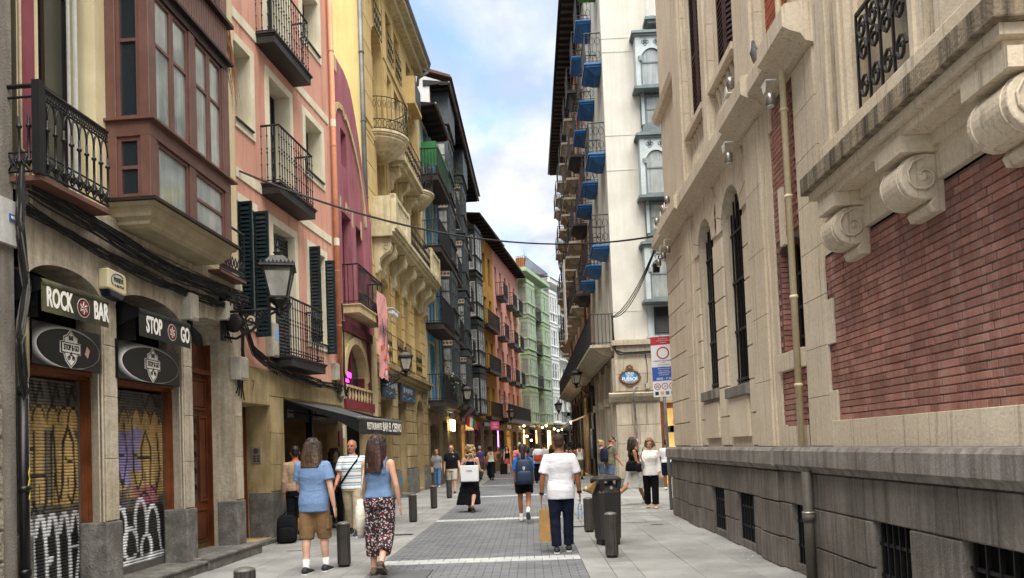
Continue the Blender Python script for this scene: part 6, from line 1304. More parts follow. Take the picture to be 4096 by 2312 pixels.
# gothic miradors
M_TEAL = mat('grey_teal_paint', '#b3bdbd', '#a3aeae', rough=0.55, scale=3, bump=0.08, streak=0.25, scol='#687677'); M_TEALD = mat('dark_teal_paint', '#6b7678', '#5a6567', rough=0.55)
def gothic(z_top, z_sill, z_bot, lower):
    x0, x1, dp = 1.12, 3.9, 0.5
    g = B(); g.box(x0-0.12,x1,-dp-0.12,0,z_top-0.09,z_top); g.box(x0-0.06,x1,-dp-0.06,0,z_top-0.16,z_top-0.091); g = g.obj('gothic_bay', M_TEALD, ch)
    p = B(); p.box(x0,x0+0.16,-dp,-dp+0.14,z_sill,z_top-0.16); p.box(x0,x0+0.1,-dp+0.14,0.0,z_sill,z_top-0.16)
    for k in (1, 2): X = x0+0.16+0.86*k; p.box(X-0.06,X+0.06,-dp,-dp+0.1,z_sill,z_top-0.16)
    p.obj('mullion', M_TEAL, g)
    B().box(x0+0.1,x1,-dp+0.3,-dp+0.32,z_sill,z_top-0.2).obj('bay_backing', mat('pale_curtain', '#b9b9b0', '#9ea09a', rough=0.8), g)
    for k in range(3):
        xa = x0+0.16+0.86*k+(0.06 if k else 0); xb = x0+0.16+0.86*(k+1)-0.06
        s_ = B(); s_.box(xa,xa+0.07,-dp+0.05,-dp+0.1,z_sill,z_top-0.7); s_.box(xb-0.07,xb,-dp+0.05,-dp+0.1,z_sill,z_top-0.7); s_.box(xa+0.07,xb-0.07,-dp+0.05,-dp+0.1,z_sill,z_sill+0.1); s_.box(xa+0.07,xb-0.07,-dp+0.055,-dp+0.095,z_sill+(z_top-z_sill)*0.45-0.025,z_sill+(z_top-z_sill)*0.45+0.025); s_.obj('sash', M_TEALD, g)
        B().quad((xa+0.07,-dp+0.08,z_sill+0.08),(xb-0.07,-dp+0.08,z_sill+0.08),(xb-0.07,-dp+0.08,z_top-0.2),(xa+0.07,-dp+0.08,z_top-0.2)).obj('pane', GLC if k != 1 else GL, g)
        # pierced tracery: spandrels over a pointed arch and a ring
        cx = (xa+xb)/2; hw = (xb-xa)/2; zt = z_top-0.16; zs = z_top-1.0
        tr = B(); n = 8
        for sg in (-1, 1):
            pts = [(cx+sg*hw*(1-(k_/n)**1.5), zs+(0.42)*math.sin(pi/2*k_/n)) for k_ in range(n+1)]
            for (pa, za), (pb, zb) in zip(pts, pts[1:]): tr.add([(pa,-dp+0.02,za),(pb,-dp+0.02,zb),(pb,-dp+0.02,zt),(pa,-dp+0.02,zt)],[(0,1,2,3)])
        tr.obj('tracery', M_TEAL, g)
        for sg in (-0.5,0.5):
            for q in range(4): a0 = q*pi/2; B().tube([(cx+sg*hw*1.05+0.07*cos(a0)+0.055*cos(a), -dp+0.015, zt-0.2+0.07*sin(a0)+0.055*sin(a)) for a in [i*pi/4 for i in range(8)]], 0.014, 5, closed=True).obj('quatrefoil', M_TEALD, g)
            B().lathe([(0.07,0),(0.07,0.004)], n=10).obj('quatrefoil_eye', GL, g, loc=(cx+sg*hw*1.05,-dp+0.014,zt-0.2), rot=(R(90),0,0))
        B().tube([(xa,-dp-0.02,zs-0.05),(xa,-dp-0.03,zs+0.1)], [0.05,0.09], 8).obj('capital', M_TEAL, g)
    B().box(x0-0.1,x1,-dp-0.1,0,z_sill-0.1,z_sill-0.001).obj('ledge', M_TEALD, g)
    if lower:
        for k in range(3):
            xa = x0+0.28+0.82*k
            w_ = window(ch, xa, xa+0.72, z_bot+0.3, z_sill-0.15, -0.18, M_TEALD, GLC, 1, 2, 0.09); B().box(xa-0.1,xa,-0.22,0,z_bot+0.31,z_sill-0.11).obj('mullion', M_TEAL, g)
        b = B(); b.box(x0+0.16,x1,-0.12,0,z_bot+0.3,z_sill-0.101); b.box(x0+0.2,x1,-0.2,0,z_bot+0.06,z_bot+0.3); b.box(x0+0.1,x1,-0.3,0,z_bot-0.05,z_bot+0.059); b.obj('apron', M_TEALD, g)
        for k in range(3): B().prism([(0,z_sill-0.1),(-0.35,z_sill-0.1),(-0.12,z_sill-0.4),(0,z_sill-0.5)], x0+0.2+0.82*k, x0+0.26+0.82*k, 'x').obj('bracket', M_TEALD, g)
gothic(16.0,14.04,12.5,True); gothic(12.36,10.18,8.62,True); gothic(8.53,6.52,5.25,False)
sh_ = B(); sh_.box(1.15,3.8,-0.1,0,5.24,5.3); sh_.box(1.2,3.8,-0.06,0.0,5.3,6.4); sh_.obj('window_surround', M_TEAL, ch)
shutter(ch, 0.62, 0.95, M_LT, (1.42,-0.085,5.38), 0, 0.06); shutter(ch, 0.62, 0.95, M_LT, (2.2,-0.085,5.38), 0, 0.06)
b = B(); b.box(1.6,4,-0.5,0,16.3,16.4); b.box(1.5,4,-0.58,0,16.40,16.5); s = b.obj('balcony', M_TEALD, ch); railing(s, 1.65, 3.9, -0.5, 0, 16.5, 1.3, m=mat('white_rail', '#c9cbc8', rough=0.5), step=0.22, r=0.015, single=False)
B().box(1.95,2.6,-0.47,-0.462,10.9,11.5).obj('yellow_poster', plain('yellow_poster', '#e3c92d', 0.6), ch)
# street side of the corner house
tmp = bpy.data.objects.new('tmp', None); COL.objects.link(tmp); tmp.location = (3.1,33.5,0); tmp.rotation_euler = (0,0,R(-90))
bx_ = [6.5,3.6,0.85]
M_BLB = mat('blue_balcony_paint', '#2c6aa3', '#245c92', rough=0.5, scale=2, bump=0.05, streak=0.2, scol='#1a4068'); M_GRB = mat('green_balcony_paint', '#3f8a3c', '#347632', rough=0.5)
storeys(tmp, 0, 7.5, [5.4,8.75,12.1,15.4,18.7], bx_, M_WR, M_TEALD, 0.9, 2.5, arch=0.3, top=23.0, d=0.35)
for iz, z in enumerate((8.7,12.05,15.35,18.65)):
    for ic, c in enumerate(bx_):
        m_ = M_GRB if (iz == 3 and ic == 0) else M_BLB
        b = B(); b.box(c-0.80,c+0.80,-0.62,0,z-0.06,z); b.box(c-0.75,c+0.75,-0.57,0,z-0.13,z-0.061); b.taper(c-0.45,c+0.45,-0.22,0,z-0.32,c-0.66,c+0.66,-0.48,0,z-0.131); s = b.obj('balcony', m_, tmp)
        railing(s, c-0.76, c+0.76, -0.58, 0, z, 1.1, step=0.14, r=0.008, single=False)
        b = B()
        for X in (c+0.76,):
            for k in range(3):
                y = -0.5+0.19*k
                for cz in (z+0.3,z+0.8): b.tube([(X,y+0.09*cos(a),cz+0.14*sin(a)) for a in [i*pi/4 for i in range(9)]], 0.009, 4)
        b.obj('railing_scrolls', IRON, s)['kind'] = 'stuff'
shopfront(tmp, 0, 7.5, 5.0, M_CST, 3)
b = B(); b.box(-0.2,7.35,-0.85,0,5.0,5.1); b.taper(0.0,7.1,-0.3,0,4.7,-0.1,7.3,-0.78,0,4.999); s = b.obj('long_balcony', M_CST, tmp); railing(s, -0.15, 7.3, -0.8, 0, 5.1, 1.1, step=0.13, r=0.011, single=False)
for x in (7.15,4.9,2.6,0.2): B().box(x-0.22,x+0.22,-0.10,0,0,4.6).obj('pilaster', M_CST, tmp); B().box(x-0.28,x+0.28,-0.2,0,3.0,3.3).obj('capital', M_CST, tmp)
flowers(tmp, 6.4, -0.58, 12.1, 0.9, 0.5, fl=None, leaf='#6a7a3a', n=60); flowers(tmp, 3.5, -0.58, 15.4, 1.0, 0.6, n=70); flowers(tmp, 0.9, -0.58, 8.8, 1.0, 0.7, fl=None, n=70)
graft(ch, tmp)
# second and third houses on the right
tmp_cols = [18.6,15.6,12.6,9.6,6.6,3.6,0.9]
loc, rz, wd_ = frame((3.1,54.0),(3.1,33.5))
r2_ = thing('tan_house', 'tall tan house with stone balconies and deep raftered eaves on the right', 'house', loc, rz)
M_TAN = mat('tan_render', '#c6ae97', '#b59c86', rough=0.85, scale=1.5, streak=0.35, scol='#7b614e', dirt=0.2, dcol='#8f7462')
storeys(r2_, 0, wd_, [5.4,8.75,12.1,15.4,18.5], tmp_cols, M_TAN, M_SHUTG, 0.95, 2.5, top=21.6); core(r2_, 0, wd_, 21.6, m=M_TAN); shopfront(r2_, 0, wd_, 4.9, WALLK, 7, (4,))
for z in (8.7,12.05,15.35,18.45):
    for c in tmp_cols:
        b = B(); b.box(c-0.85,c+0.85,-0.72,0,z-0.12,z); b.taper(c-0.6,c+0.6,-0.4,0,z-0.4,c-0.75,c+0.75,-0.62,0,z-0.121); s = b.obj('balcony', M_CST if c < 17 else M_SLABK, r2_); railing(s, c-0.8, c+0.8, -0.68, 0, z, 1.1, step=0.16, r=0.011, single=False)
b = B(); b.box(0,wd_,-0.85,0,5.0,5.1); b.taper(0,wd_,-0.3,0,4.75,0,wd_,-0.78,0,4.999); s = b.obj('long_balcony', M_CST, r2_); railing(s, 0.05, wd_-0.05, -0.8, 0, 5.1, 1.1, step=0.16, r=0.012, single=False)
eaves(r2_, 0, wd_+1.5, 21.6, 0.95, DKW, M_BLACK, mat('grey_rafter', '#4a443e', rough=0.8), n=40)
flowers(r2_, 3.6, -0.72, 9.0, 1.2, 1.2, fl=None, leaf='#4d6a3a', n=120, hang=1.2); flowers(r2_, 9.6, -0.72, 15.8, 1.2, 0.9, n=90); flowers(r2_, 15.6, -0.72, 12.2, 1.2, 0.9, n=90, fl=None)
B().tube([(17.2,-0.1,4.9),(17.2,-0.1,21.6)], 0.06, 8).obj('drainpipe', mat('rust_pipe', '#8d4331', rough=0.6), r2_, smooth=True); B().tube([(5.2,-0.1,4.9),(5.2,-0.1,21.6)], 0.06, 8).obj('drainpipe', MATS['rust_pipe'], r2_, smooth=True)
B().box(13.2,14.9,-0.95,-0.9,7.2,11.5).obj('white_blind', plain('white_cloth', '#cfcfcb', 0.8), r2_)
loc, rz, wd_ = frame((6.0,73.0),(3.1,54.0))
r3_ = thing('far_tan_house', 'far tan house at the bend on the right side of the street', 'house', loc, rz)
storeys(r3_, 0, wd_, [5.4,8.75,12.1,15.4], [2,5,8,11,14,17], M_TAN, M_SHUTG, 0.95, 2.5, top=18.6); core(r3_, 0, wd_, 18.6, m=M_TAN); shopfront(r3_, 0, wd_, 4.9, WALLK, 6, (1,3))
for z in (5.3,8.7,12.05,15.35):
    for c in (2,5,8,11,14,17): s = slab_balcony(r3_, c-0.85, c+0.85, z, 0.7, M_CST, 0.3); railing(s, c-0.8, c+0.8, -0.68, 0, z, 1.1, step=0.18, r=0.013, single=False)
# houses closing the view behind the bend and behind the camera (seen only in reflections)
# ================================================================ street furniture
def bollard(x, y, label, h=0.60, r=0.092, tilt=0):
    t = thing('bollard', label, 'bollard', (x, y, 0), rng.uniform(0, 90), group='fluted bollards along the kerb')
    b = B(); n = 36; prof = [(0.0,1.0),(0.03,1.0),(h-0.06,1.0),(h-0.045,1.0)]
    rings = []
    for z, k in prof: rings.append([((r*k*(1.0 if (j % 3) else 0.93))*cos(2*pi*j/n), (r*k*(1.0 if (j % 3) else 0.93))*sin(2*pi*j/n), z+0.035) for j in range(n)])
    b.loft(rings).obj('shaft', M_BOL, t, recalc=True)
    B().lathe([(r*0.86,0.0),(r*0.86,0.035)], n=18).obj('foot_ring', M_BLACK, t)
    B().lathe([(r*0.96,h-0.012),(r*0.98,h-0.002),(r*0.86,h+0.012),(r*0.5,h+0.024),(0.01,h+0.028)], n=24).obj('domed_cap', mat('worn_iron_cap', '#6a6863', '#57554f', rough=0.5, metal=0.3), t, smooth=True)
M_BOL = mat('brown_grey_iron', '#383430', '#2b2825', rough=0.55, scale=7, bump=0.15, spec=0.4, streak=0.35, scol='#57524c', sscale=20)
bollard(-2.52, 6.38, 'bollard cut by the bottom edge in front of the bar'); bollard(-2.67, 10.33, 'bollard between the couple in blue'); bollard(-2.68, 16.48, 'bollard beside the woman in floral trousers, third along the left kerb')
bollard(-2.69, 20.11, 'bollard in front of the woman with the tan handbag'); bollard(-2.72, 24.19, 'bollard in front of the man in the black shirt'); bollard(1.07, 10.32, 'bollard in front of the litter bin'); bollard(1.0, 13.4, 'bollard behind the litter bin')
bollard(-2.75, 29.5, 'bollard beyond the woman in the black dress'); bollard(-2.8, 35.0, 'farthest bollard on the left near the suitcases')
# litter bin
M_BIN = mat('charcoal_bin', '#2f2d2b', '#262422', rough=0.5, scale=4, bump=0.06, spec=0.45)
bin_ = thing('litter_bin', 'tall charcoal litter bin with bags stuck in its mouth', 'bin', (1.16, 11.68, 0), 20)
def oct_ring(w, z, c=0.32): 
    k = w*c; return [(-w+k,-w,z),(w-k,-w,z),(w,-w+k,z),(w,w-k,z),(w-k,w,z),(-w+k,w,z),(-w,w-k,z),(-w,-w+k,z)]
B().loft([oct_ring(0.155,0.0),oct_ring(0.155,0.09)]).obj('base', M_BLACK, bin_)
B().loft([oct_ring(0.17,0.095),oct_ring(0.19,0.78)]).obj('body', M_BIN, bin_, bevel=0.004)
B().loft([oct_ring(0.19,0.785),oct_ring(0.19,0.82),oct_ring(0.11,0.95)]).obj('shoulder', M_BIN, bin_)
for sx, sy in ((-1,-1),(1,-1),(1,1),(-1,1)): B().taper(sx*0.13-0.03,sx*0.13+0.03,sy*0.13-0.03,sy*0.13+0.03,0.82,sx*0.15-0.035,sx*0.15+0.035,sy*0.15-0.035,sy*0.15+0.035,1.0).obj('hood_post', M_BIN, bin_)
B().loft([oct_ring(0.198,1.0),oct_ring(0.204,1.03),oct_ring(0.15,1.07),oct_ring(0.05,1.085)]).obj('hood', M_BIN, bin_)
B().prism([(-0.03,0.885),(0.0,0.86),(0.03,0.885),(0.0,0.925)], -0.192, -0.187).obj('sticker', plain('grey_sticker', '#8e8d88', 0.6), bin_)
wb_ = thing('paper_bag', 'crumpled paper bag and cup sticking out of the litter bin', 'paper bag', (0.93, 11.6, 0.86), 0)
pts = [Vector((rng.gauss(0,0.045), rng.gauss(0,0.045), rng.gauss(0.02,0.055))) for _ in range(16)]
bm = bmesh.new(); [bm.verts.new(p) for p in pts]; bmesh.ops.convex_hull(bm, input=bm.verts); me = bpy.data.meshes.new('crumpled_bag'); bm.to_mesh(me); bm.free()
mk('crumpled_bag', me, mat('kraft_paper', '#a98455', '#8f6d42', rough=0.75, scale=8, bump=0.3), wb_)
B().lathe([(0.03,-0.08),(0.042,0.06),(0.046,0.065)], n=14).obj('paper_cup', mat('gold_cup', '#b59763', '#cfc2a6', rough=0.4, scale=12), wb_, smooth=True, loc=(-0.06,-0.04,0.0), rot=(R(30),R(-60),0))
# traffic sign on a leaning pole
sp = thing('traffic_sign', 'red, white and blue loading-hours signs on a grey pole at the palace corner', 'sign', (3.20, 17.2, 0), 0)
sp.rotation_euler = (0, R(-1.0), R(-12))
B().tube([(0,0,0),(0,0,4.05)], 0.038, 12).obj('pole', mat('galvanised_pole', '#8f918f', '#7b7d7b', rough=0.45, metal=0.5, scale=5, dirt=0.3, dcol='#5d5f5d'), sp, smooth=True)
SX0, SX1 = -0.24, 0.30; M_SW = plain('sign_white', '#d9dad9', 0.35); M_SR = plain('sign_red', '#b3202c', 0.35); M_SB = plain('sign_blue', '#1f4fa3', 0.35)
B().box(SX0,SX1,-0.055,-0.045,3.32,4.02).obj('upper_plate', M_SW, sp); B().box(SX0,SX1,-0.058,-0.0555,3.83,4.02).obj('red_panel', M_SR, sp)
b = B(); n = 32
for j in range(n):
    a, c = 2*pi*j/n, 2*pi*(j+1)/n; f = lambda r_, t_: (0.03+r_*cos(t_), -0.0585, 3.635+r_*sin(t_)); b.quad(f(0.115,a),f(0.115,c),f(0.145,c),f(0.145,a))
b.obj('ban_ring', M_SR, sp)
for k in range(3): letters(['ZONA PEATONAL','EXCEPTO AUTORIZADOS','OINEZKOAK'][k], 0.022, M_SW, sp, (0.05,-0.061,3.97-0.045*k), sx=0.8)
letters('BAIMENDUAK, TAXI ETA BIZIKLETAK', 0.026, M_BLACK, sp, (0.03,-0.0585,3.455), sx=0.72); letters('SALBU', 0.024, M_BLACK, sp, (0.03,-0.0585,3.415), sx=0.8); letters('EXCEPTO AUTORIZADOS', 0.02, M_BLACK, sp, (0.03,-0.0585,3.36), sx=0.8)
B().box(SX0,SX1,-0.055,-0.045,2.62,3.31).obj('lower_plate', M_SW, sp); B().box(SX0,SX1,-0.058,-0.0555,2.99,3.31).obj('blue_panel', M_SB, sp)
for k, (tx, h_) in enumerate((('ZAMALANAK EGITEKO',0.024),('CARGA Y DESCARGA',0.022),('LANEGUNETAN',0.034),('DIAS LABORABLES',0.024))): letters(tx, h_, M_SW, sp, (0.03,-0.061,3.27-0.048*k), sx=0.8)
letters('08:00 - 11:00', 0.055, M_SW, sp, (0.03,-0.061,3.035), sx=0.85, bold=0.001)
for k, tx in enumerate(('5,5t','10','2h')):
    cx = SX0+0.10+0.17*k; b = B()
    for j in range(24):
        a, c = 2*pi*j/24, 2*pi*(j+1)/24; f = lambda r_, t_: (cx+r_*cos(t_), -0.0585, 2.86+r_*sin(t_)); b.quad(f(0.06,a),f(0.06,c),f(0.076,c),f(0.076,a))
    b.obj('ban_ring', M_SR, sp); letters(tx, 0.045, M_BLACK, sp, (cx,-0.0585,2.86), sx=0.8, bold=0.001)
for k, c in enumerate(('#1c1c1e','#c8a57b','#5f656b','#8a8d91')): B().box(SX0+0.04+0.12*k,SX0+0.12+0.12*k,-0.0575,-0.0555,2.66,2.74).obj('sticker', plain('stk'+c, c, 0.5), sp)
for z in (3.9,3.45,3.2,2.75): B().box(-0.06,0.06,-0.046,0.045,z-0.015,z+0.015).obj('pole_clamp', MATS['galvanised_pole'], sp)
# street name plaque
pq = thing('street_plaque', 'oval blue street name plaque CALLE DE LOS FUEROS in a gilt frame', 'street sign', (3.1, 26.0, 0), 0)
M_GILT = mat('gilt_frame', '#7d5a33', '#5f4224', rough=0.5, metal=0.3, scale=14, bump=0.3)
cx, cz = 0.48, 3.89
b = B(); n = 40
ring = [[(cx+(0.335+0.04*cos(q))*cos(2*pi*j/n), -0.07-0.03*sin(q), cz+(0.235+0.04*cos(q))*sin(2*pi*j/n)) for q in [k*pi/4 for k in range(8)]] for j in range(n)]
b.loft(ring, closed=True); b.obj('gilt_frame', M_GILT, pq, smooth=True)
for j in range(16): a = 2*pi*j/16; B().ell((cx+0.37*cos(a),-0.07,cz+0.27*sin(a)), (0.028,0.03,0.028), 8, 6).obj('frame_bead', M_GILT, pq, smooth=True)
b = B(); b.box(cx-0.12,cx+0.12,-0.11,-0.04,cz+0.26,cz+0.33); [b.ell((cx-0.09+0.06*k,-0.08,cz+0.36+0.03*(k in (1,2))), (0.03,0.03,0.05), 8, 6) for k in range(4)]; b.ell((cx,-0.09,cz+0.30),(0.07,0.04,0.08),10,6); b.obj('crest', M_GILT, pq)
b = B(); [b.ell((cx-0.08+0.04*k,-0.07,cz-0.29-0.02*(k in (1,2,3))), (0.035,0.03,0.03), 8, 6) for k in range(5)]; b.obj('foot_ornament', M_GILT, pq)
B().prism([(cx+0.335*cos(2*pi*j/40), cz+0.235*sin(2*pi*j/40)) for j in range(40)], -0.07, -0.05).obj('enamel_oval', mat('sky_enamel', '#2f86c2', '#2977b0', rough=0.25, spec=0.6), pq)
letters('CALLE', 0.085, M_WHITE, pq, (cx,-0.073,cz+0.135), bold=0.003, sx=0.85); letters('DE LOS', 0.055, M_WHITE, pq, (cx,-0.073,cz+0.045), bold=0.002, sx=0.85); letters('FUEROS', 0.12, M_WHITE, pq, (cx,-0.073,cz-0.075), bold=0.004, sx=0.9)
letters('FORUETAKO KALEA', 0.028, M_WHITE, pq, (cx,-0.073,cz-0.165), sx=0.9)
t = thing('junction_box', 'tiny white junction box right of the street plaque', 'junction box', (3.1, 26.0, 0), 0, group='junction boxes on the house fronts'); B().box(1.02,1.14,-0.10,-0.03,3.45,3.65).obj('box_body', M_BOX, t, bevel=0.008); B().box(1.035,1.125,-0.108,-0.10,3.47,3.63).obj('box_lid', M_BOX, t)
t = thing('conduit', 'stickered grey conduit down the corner pier below the street plaque', 'conduit', (3.1, 26.0, 0), 0)
B().tube([(0.75,-0.1,3.52),(0.6,-0.1,3.5),(0.56,-0.33,3.42),(0.56,-0.33,3.05),(0.60,-0.12,2.95),(0.63,-0.10,2.0),(0.66,-0.10,0.3)], 0.03, 8).obj('conduit_pipe', mat('grey_conduit', '#7a7874', '#63615d', rough=0.6, scale=12, dirt=0.3, dcol='#a8a39a'), t, smooth=True)
for k in range(6): B().tube([(0.622+0.007*k,-0.10,2.2-0.24*k),(0.624+0.007*k,-0.10,2.1-0.24*k)], 0.0315, 8).obj('sticker', plain('pole_sticker%d' % (k % 2), ['#b5a9a0','#9c4a52'][k % 2], 0.6), t)
# ---------------------------------------------------------------- bracket lamps
M_LGL = mat('frosted_lamp_glass', '#a8a59c', '#8d8a82', rough=0.35, scale=3, bump=0, spec=0.5, streak=0.4, scol='#6f6c66', sscale=5)
M_LIR = mat('lamp_iron', '#252322', '#1a1918', rough=0.5, scale=8, bump=0.15, metal=0.3, streak=0.3, scol='#4d4742')
def lantern_lamp(root, y, yaw, label, sc=1.0, arm=0.9, z=3.85):
    """root: (x, y) on the wall, yaw = outward direction in degrees from +X"""
    t = thing('street_lamp', label, 'street lamp', (root[0], root[1], z), yaw, group='iron bracket lamps on the house fronts')
    a = arm
    b = B(); b.box(0,0.04,-0.05,0.05,-0.42,0.34); b.obj('wall_plate', M_LIR, t)
    B().tube([(0,0,0.0),(a,0,0.0)], 0.02, 8).obj('arm', M_LIR, t, smooth=True)
    B().tube([(0.02,0,-0.36),(a*0.25,0,-0.40),(a*0.55,0,-0.28),(a*0.8,0,-0.10),(a,0,-0.02)], [0.018,0.02,0.022,0.02,0.02], 8).obj('stay', M_LIR, t, smooth=True)
    B().lathe([(0.11,-0.02),(0.14,0.0),(0.11,0.02)], n=16).obj('medallion', M_LIR, t, loc=(a*0.22,0,-0.17), rot=(R(90),0,0), smooth=True)
    def spiral(cx, cz, r_, sg, turns=1.6, a0=0.0): return [(cx+sg*r_*(1-k/26)*cos(a0+k*2*pi*turns/22), 0, cz+r_*(1-k/26)*sin(a0+k*2*pi*turns/22)) for k in range(23)]
    for (cx, cz, r_, sg, a0) in ((a*0.50,-0.15,0.10,1,0.4),(a*0.68,-0.08,0.07,-1,1.0),(a*0.38,-0.27,0.07,-1,2.0),(a*0.12,0.14,0.10,1,0.0),(a*0.30,0.10,0.08,-1,3.0),(a*0.14,0.30,0.06,-1,0.5)):
        B().tube(spiral(cx, cz, r_, sg, 1.5, a0), 0.011, 5).obj('scroll', M_LIR, t)
    for (cx, cz) in ((a*0.6,-0.18),(a*0.44,-0.07),(a*0.75,-0.04)): B().prism([(cx,cz-0.05),(cx+0.04,cz),(cx+0.01,cz+0.01),(cx,cz+0.06),(cx-0.01,cz+0.01),(cx-0.04,cz)], -0.006, 0.006).obj('iron_leaf', M_LIR, t)
    # lantern: hanging cradle, tapered glazed body, crown, roof and finial
    L = a+0.02; z0 = 0.14
    def ring4(w, z): return [(L+w*cos(pi/4+k*pi/2+0.35), w*sin(pi/4+k*pi/2+0.35), z) for k in range(4)]
    B().lathe([(0.03,-0.10),(0.06,-0.06),(0.035,-0.02),(0.06,0.04),(0.13,0.10),(0.15,0.13)], (L,0,0), 12).obj('cradle', M_LIR, t, smooth=True)
    for k in range(4):
        an = pi/4+k*pi/2+0.35; B().tube([(L+0.04*cos(an),0.04*sin(an),-0.02),(L+0.20*cos(an),0.20*sin(an),0.02),(L+0.23*cos(an),0.23*sin(an),0.10),(L+0.18*cos(an),0.18*sin(an),0.135)], 0.012, 5).obj('cradle_scroll', M_LIR, t)
    wb, wt = 0.18, 0.305; zt = z0+0.43
    B().loft([ring4(wb,z0-0.0),ring4(wb,z0+0.03)]).obj('bottom_ring', M_LIR, t)
    rb, rt = ring4(wb-0.012,z0+0.03), ring4(wt-0.02,zt)
    for k in range(4):
        j = (k+1) % 4; B().add([rb[k],rb[j],rt[j],rt[k]],[(0,1,2,3)]).obj('glass_pane', M_LGL, t)
        B().tube([rb[k],rt[k]], 0.016, 6).obj('corner_rib', M_LIR, t)
        mb = [tuple(rb[k][i]*0.14+rt[k][i]*0.86 for i in range(3)), tuple(rb[j][i]*0.14+rt[j][i]*0.86 for i in range(3))]
        B().add([mb[0],mb[1],rt[j],rt[k]],[(0,1,2,3)]).obj('pierced_band', mat('brass_band', '#4d4433', '#39321f', rough=0.5, metal=0.3), t, loc=(0,0,0.0))
        # cresting
        cr = B(); p, q = Vector(ring4(wt+0.035,zt+0.02)[k]), Vector(ring4(wt+0.035,zt+0.02)[j]); n = 9
        for i in range(n):
            u, w = p.lerp(q, i/n), p.lerp(q, (i+1)/n); m_ = (u+w)/2
            cr.add([u,w,w+V(0,0,0.03),m_+V(0,0,0.085 if i % 2 else 0.07),u+V(0,0,0.03)],[(0,1,2,3,4)])
        cr.obj('cresting', M_LIR, t)
    B().loft([ring4(wt,zt),ring4(wt+0.045,zt+0.015),ring4(wt+0.04,zt+0.035)]).obj('crown_ring', M_LIR, t)
    B().loft([ring4(wt-0.01,zt+0.035),ring4(wt*0.78,zt+0.10),ring4(wt*0.42,zt+0.185),ring4(wt*0.3,zt+0.20)]).obj('lantern_roof', mat('lead_roof', '#45423f', '#363331', rough=0.55, scale=6), t)
    B().lathe([(0.06,zt+0.20),(0.04,zt+0.23),(0.07,zt+0.25),(0.04,zt+0.27),(0.025,zt+0.32),(0.04,zt+0.345),(0.01,zt+0.38),(0.005,zt+0.42)], (L,0,0), 10).obj('finial', M_LIR, t, smooth=True)
    t.scale = (sc, sc, sc)
lantern_lamp((-4.79,11.45), 0, -5, 'large iron bracket lamp in front of the salmon house', 1.08, 0.86, 3.88)
lantern_lamp((-4.63,23.0), 0, -5, 'iron bracket lamp on the yellow house below the security camera', 0.9, 0.9, 4.0)
lantern_lamp((-4.1,38.2), 0, -3, 'iron bracket lamp on the black gallery house', 1.1, 0.8, 4.0)
lantern_lamp((-2.4,60.2), 0, 10, 'distant bracket lamp on the far salmon house', 1.1, 0.8, 3.9)
lantern_lamp((3.06,33.6), 0, 180, 'iron bracket lamp under the long balcony on the right', 0.95, 0.9, 4.25)
lantern_lamp((3.06,53.8), 0, 180, 'distant bracket lamp in front of the white gallery house', 1.0, 0.9, 4.0)
# ---------------------------------------------------------------- security camera, cables
t = thing('security_camera', 'white bullet security camera on the yellow house', 'camera', (-4.72, 21.5, 0), 87.4)
M_CAMW = plain('camera_white', '#d8d8d5', 0.35)
B().tube([(1.6,-0.02,5.75),(1.6,-0.40,5.75),(1.62,-0.45,5.85)], 0.03, 8).obj('arm', M_CAMW, t, smooth=True); B().box(1.35,2.15,-0.52,-0.36,5.90,6.06).obj('housing', M_CAMW, t, bevel=0.03); B().box(1.28,2.2,-0.54,-0.34,6.065,6.085).obj('sun_shield', M_CAMW, t); B().lathe([(0.06,0),(0.06,0.02)], n=12).obj('lens', M_BLACK, t, loc=(2.16,-0.44,5.98), rot=(0,R(90),0))
def sag(p, q, s, n=24): 
    p, q = Vector(p), Vector(q); return [p.lerp(q, i/n)+Vector((0,0,-4*s*(i/n)*(1-i/n))) for i in range(n+1)]
cb_ = thing('overhead_cable', 'black cable strung across the street from the salmon house', 'cable', (0,0,0))
for k in range(2): B().tube(sag((-4.93+0.02*k,12.68,6.62-0.02*k),(3.02,16.2,6.12+0.02*k),0.62+0.01*k), 0.016-0.004*k, 6).obj('cable', M_CABLE, cb_)
cb_ = thing('overhead_cable', 'black cable bundle drooping from the palace corner to the corner house', 'cable', (0,0,0))
for k in range(3): B().tube(sag((3.03,16.2,6.10),(3.08,25.85,6.05-0.02*k),0.30+0.08*k), 0.014, 6).obj('cable', M_CABLE, cb_)
B().tube([(3.04,25.9,6.1),(3.06,25.93,5.4),(3.12,25.95,4.85),(3.4,25.9,4.75),(6,25.88,4.8)], 0.03, 6).obj('cable', M_CABLE, cb_); B().tube([(3.05,25.9,6.0),(3.04,25.9,5.0),(3.2,25.9,4.7),(6,25.88,4.74)], 0.025, 6).obj('cable', M_CABLE, cb_)
B().tube([(4.15,25.94,4.74),(4.2,25.94,4.3),(4.2,25.94,3.7),(4.1,25.94,3.6)], 0.012, 6).obj('cable', M_CABLE, cb_)
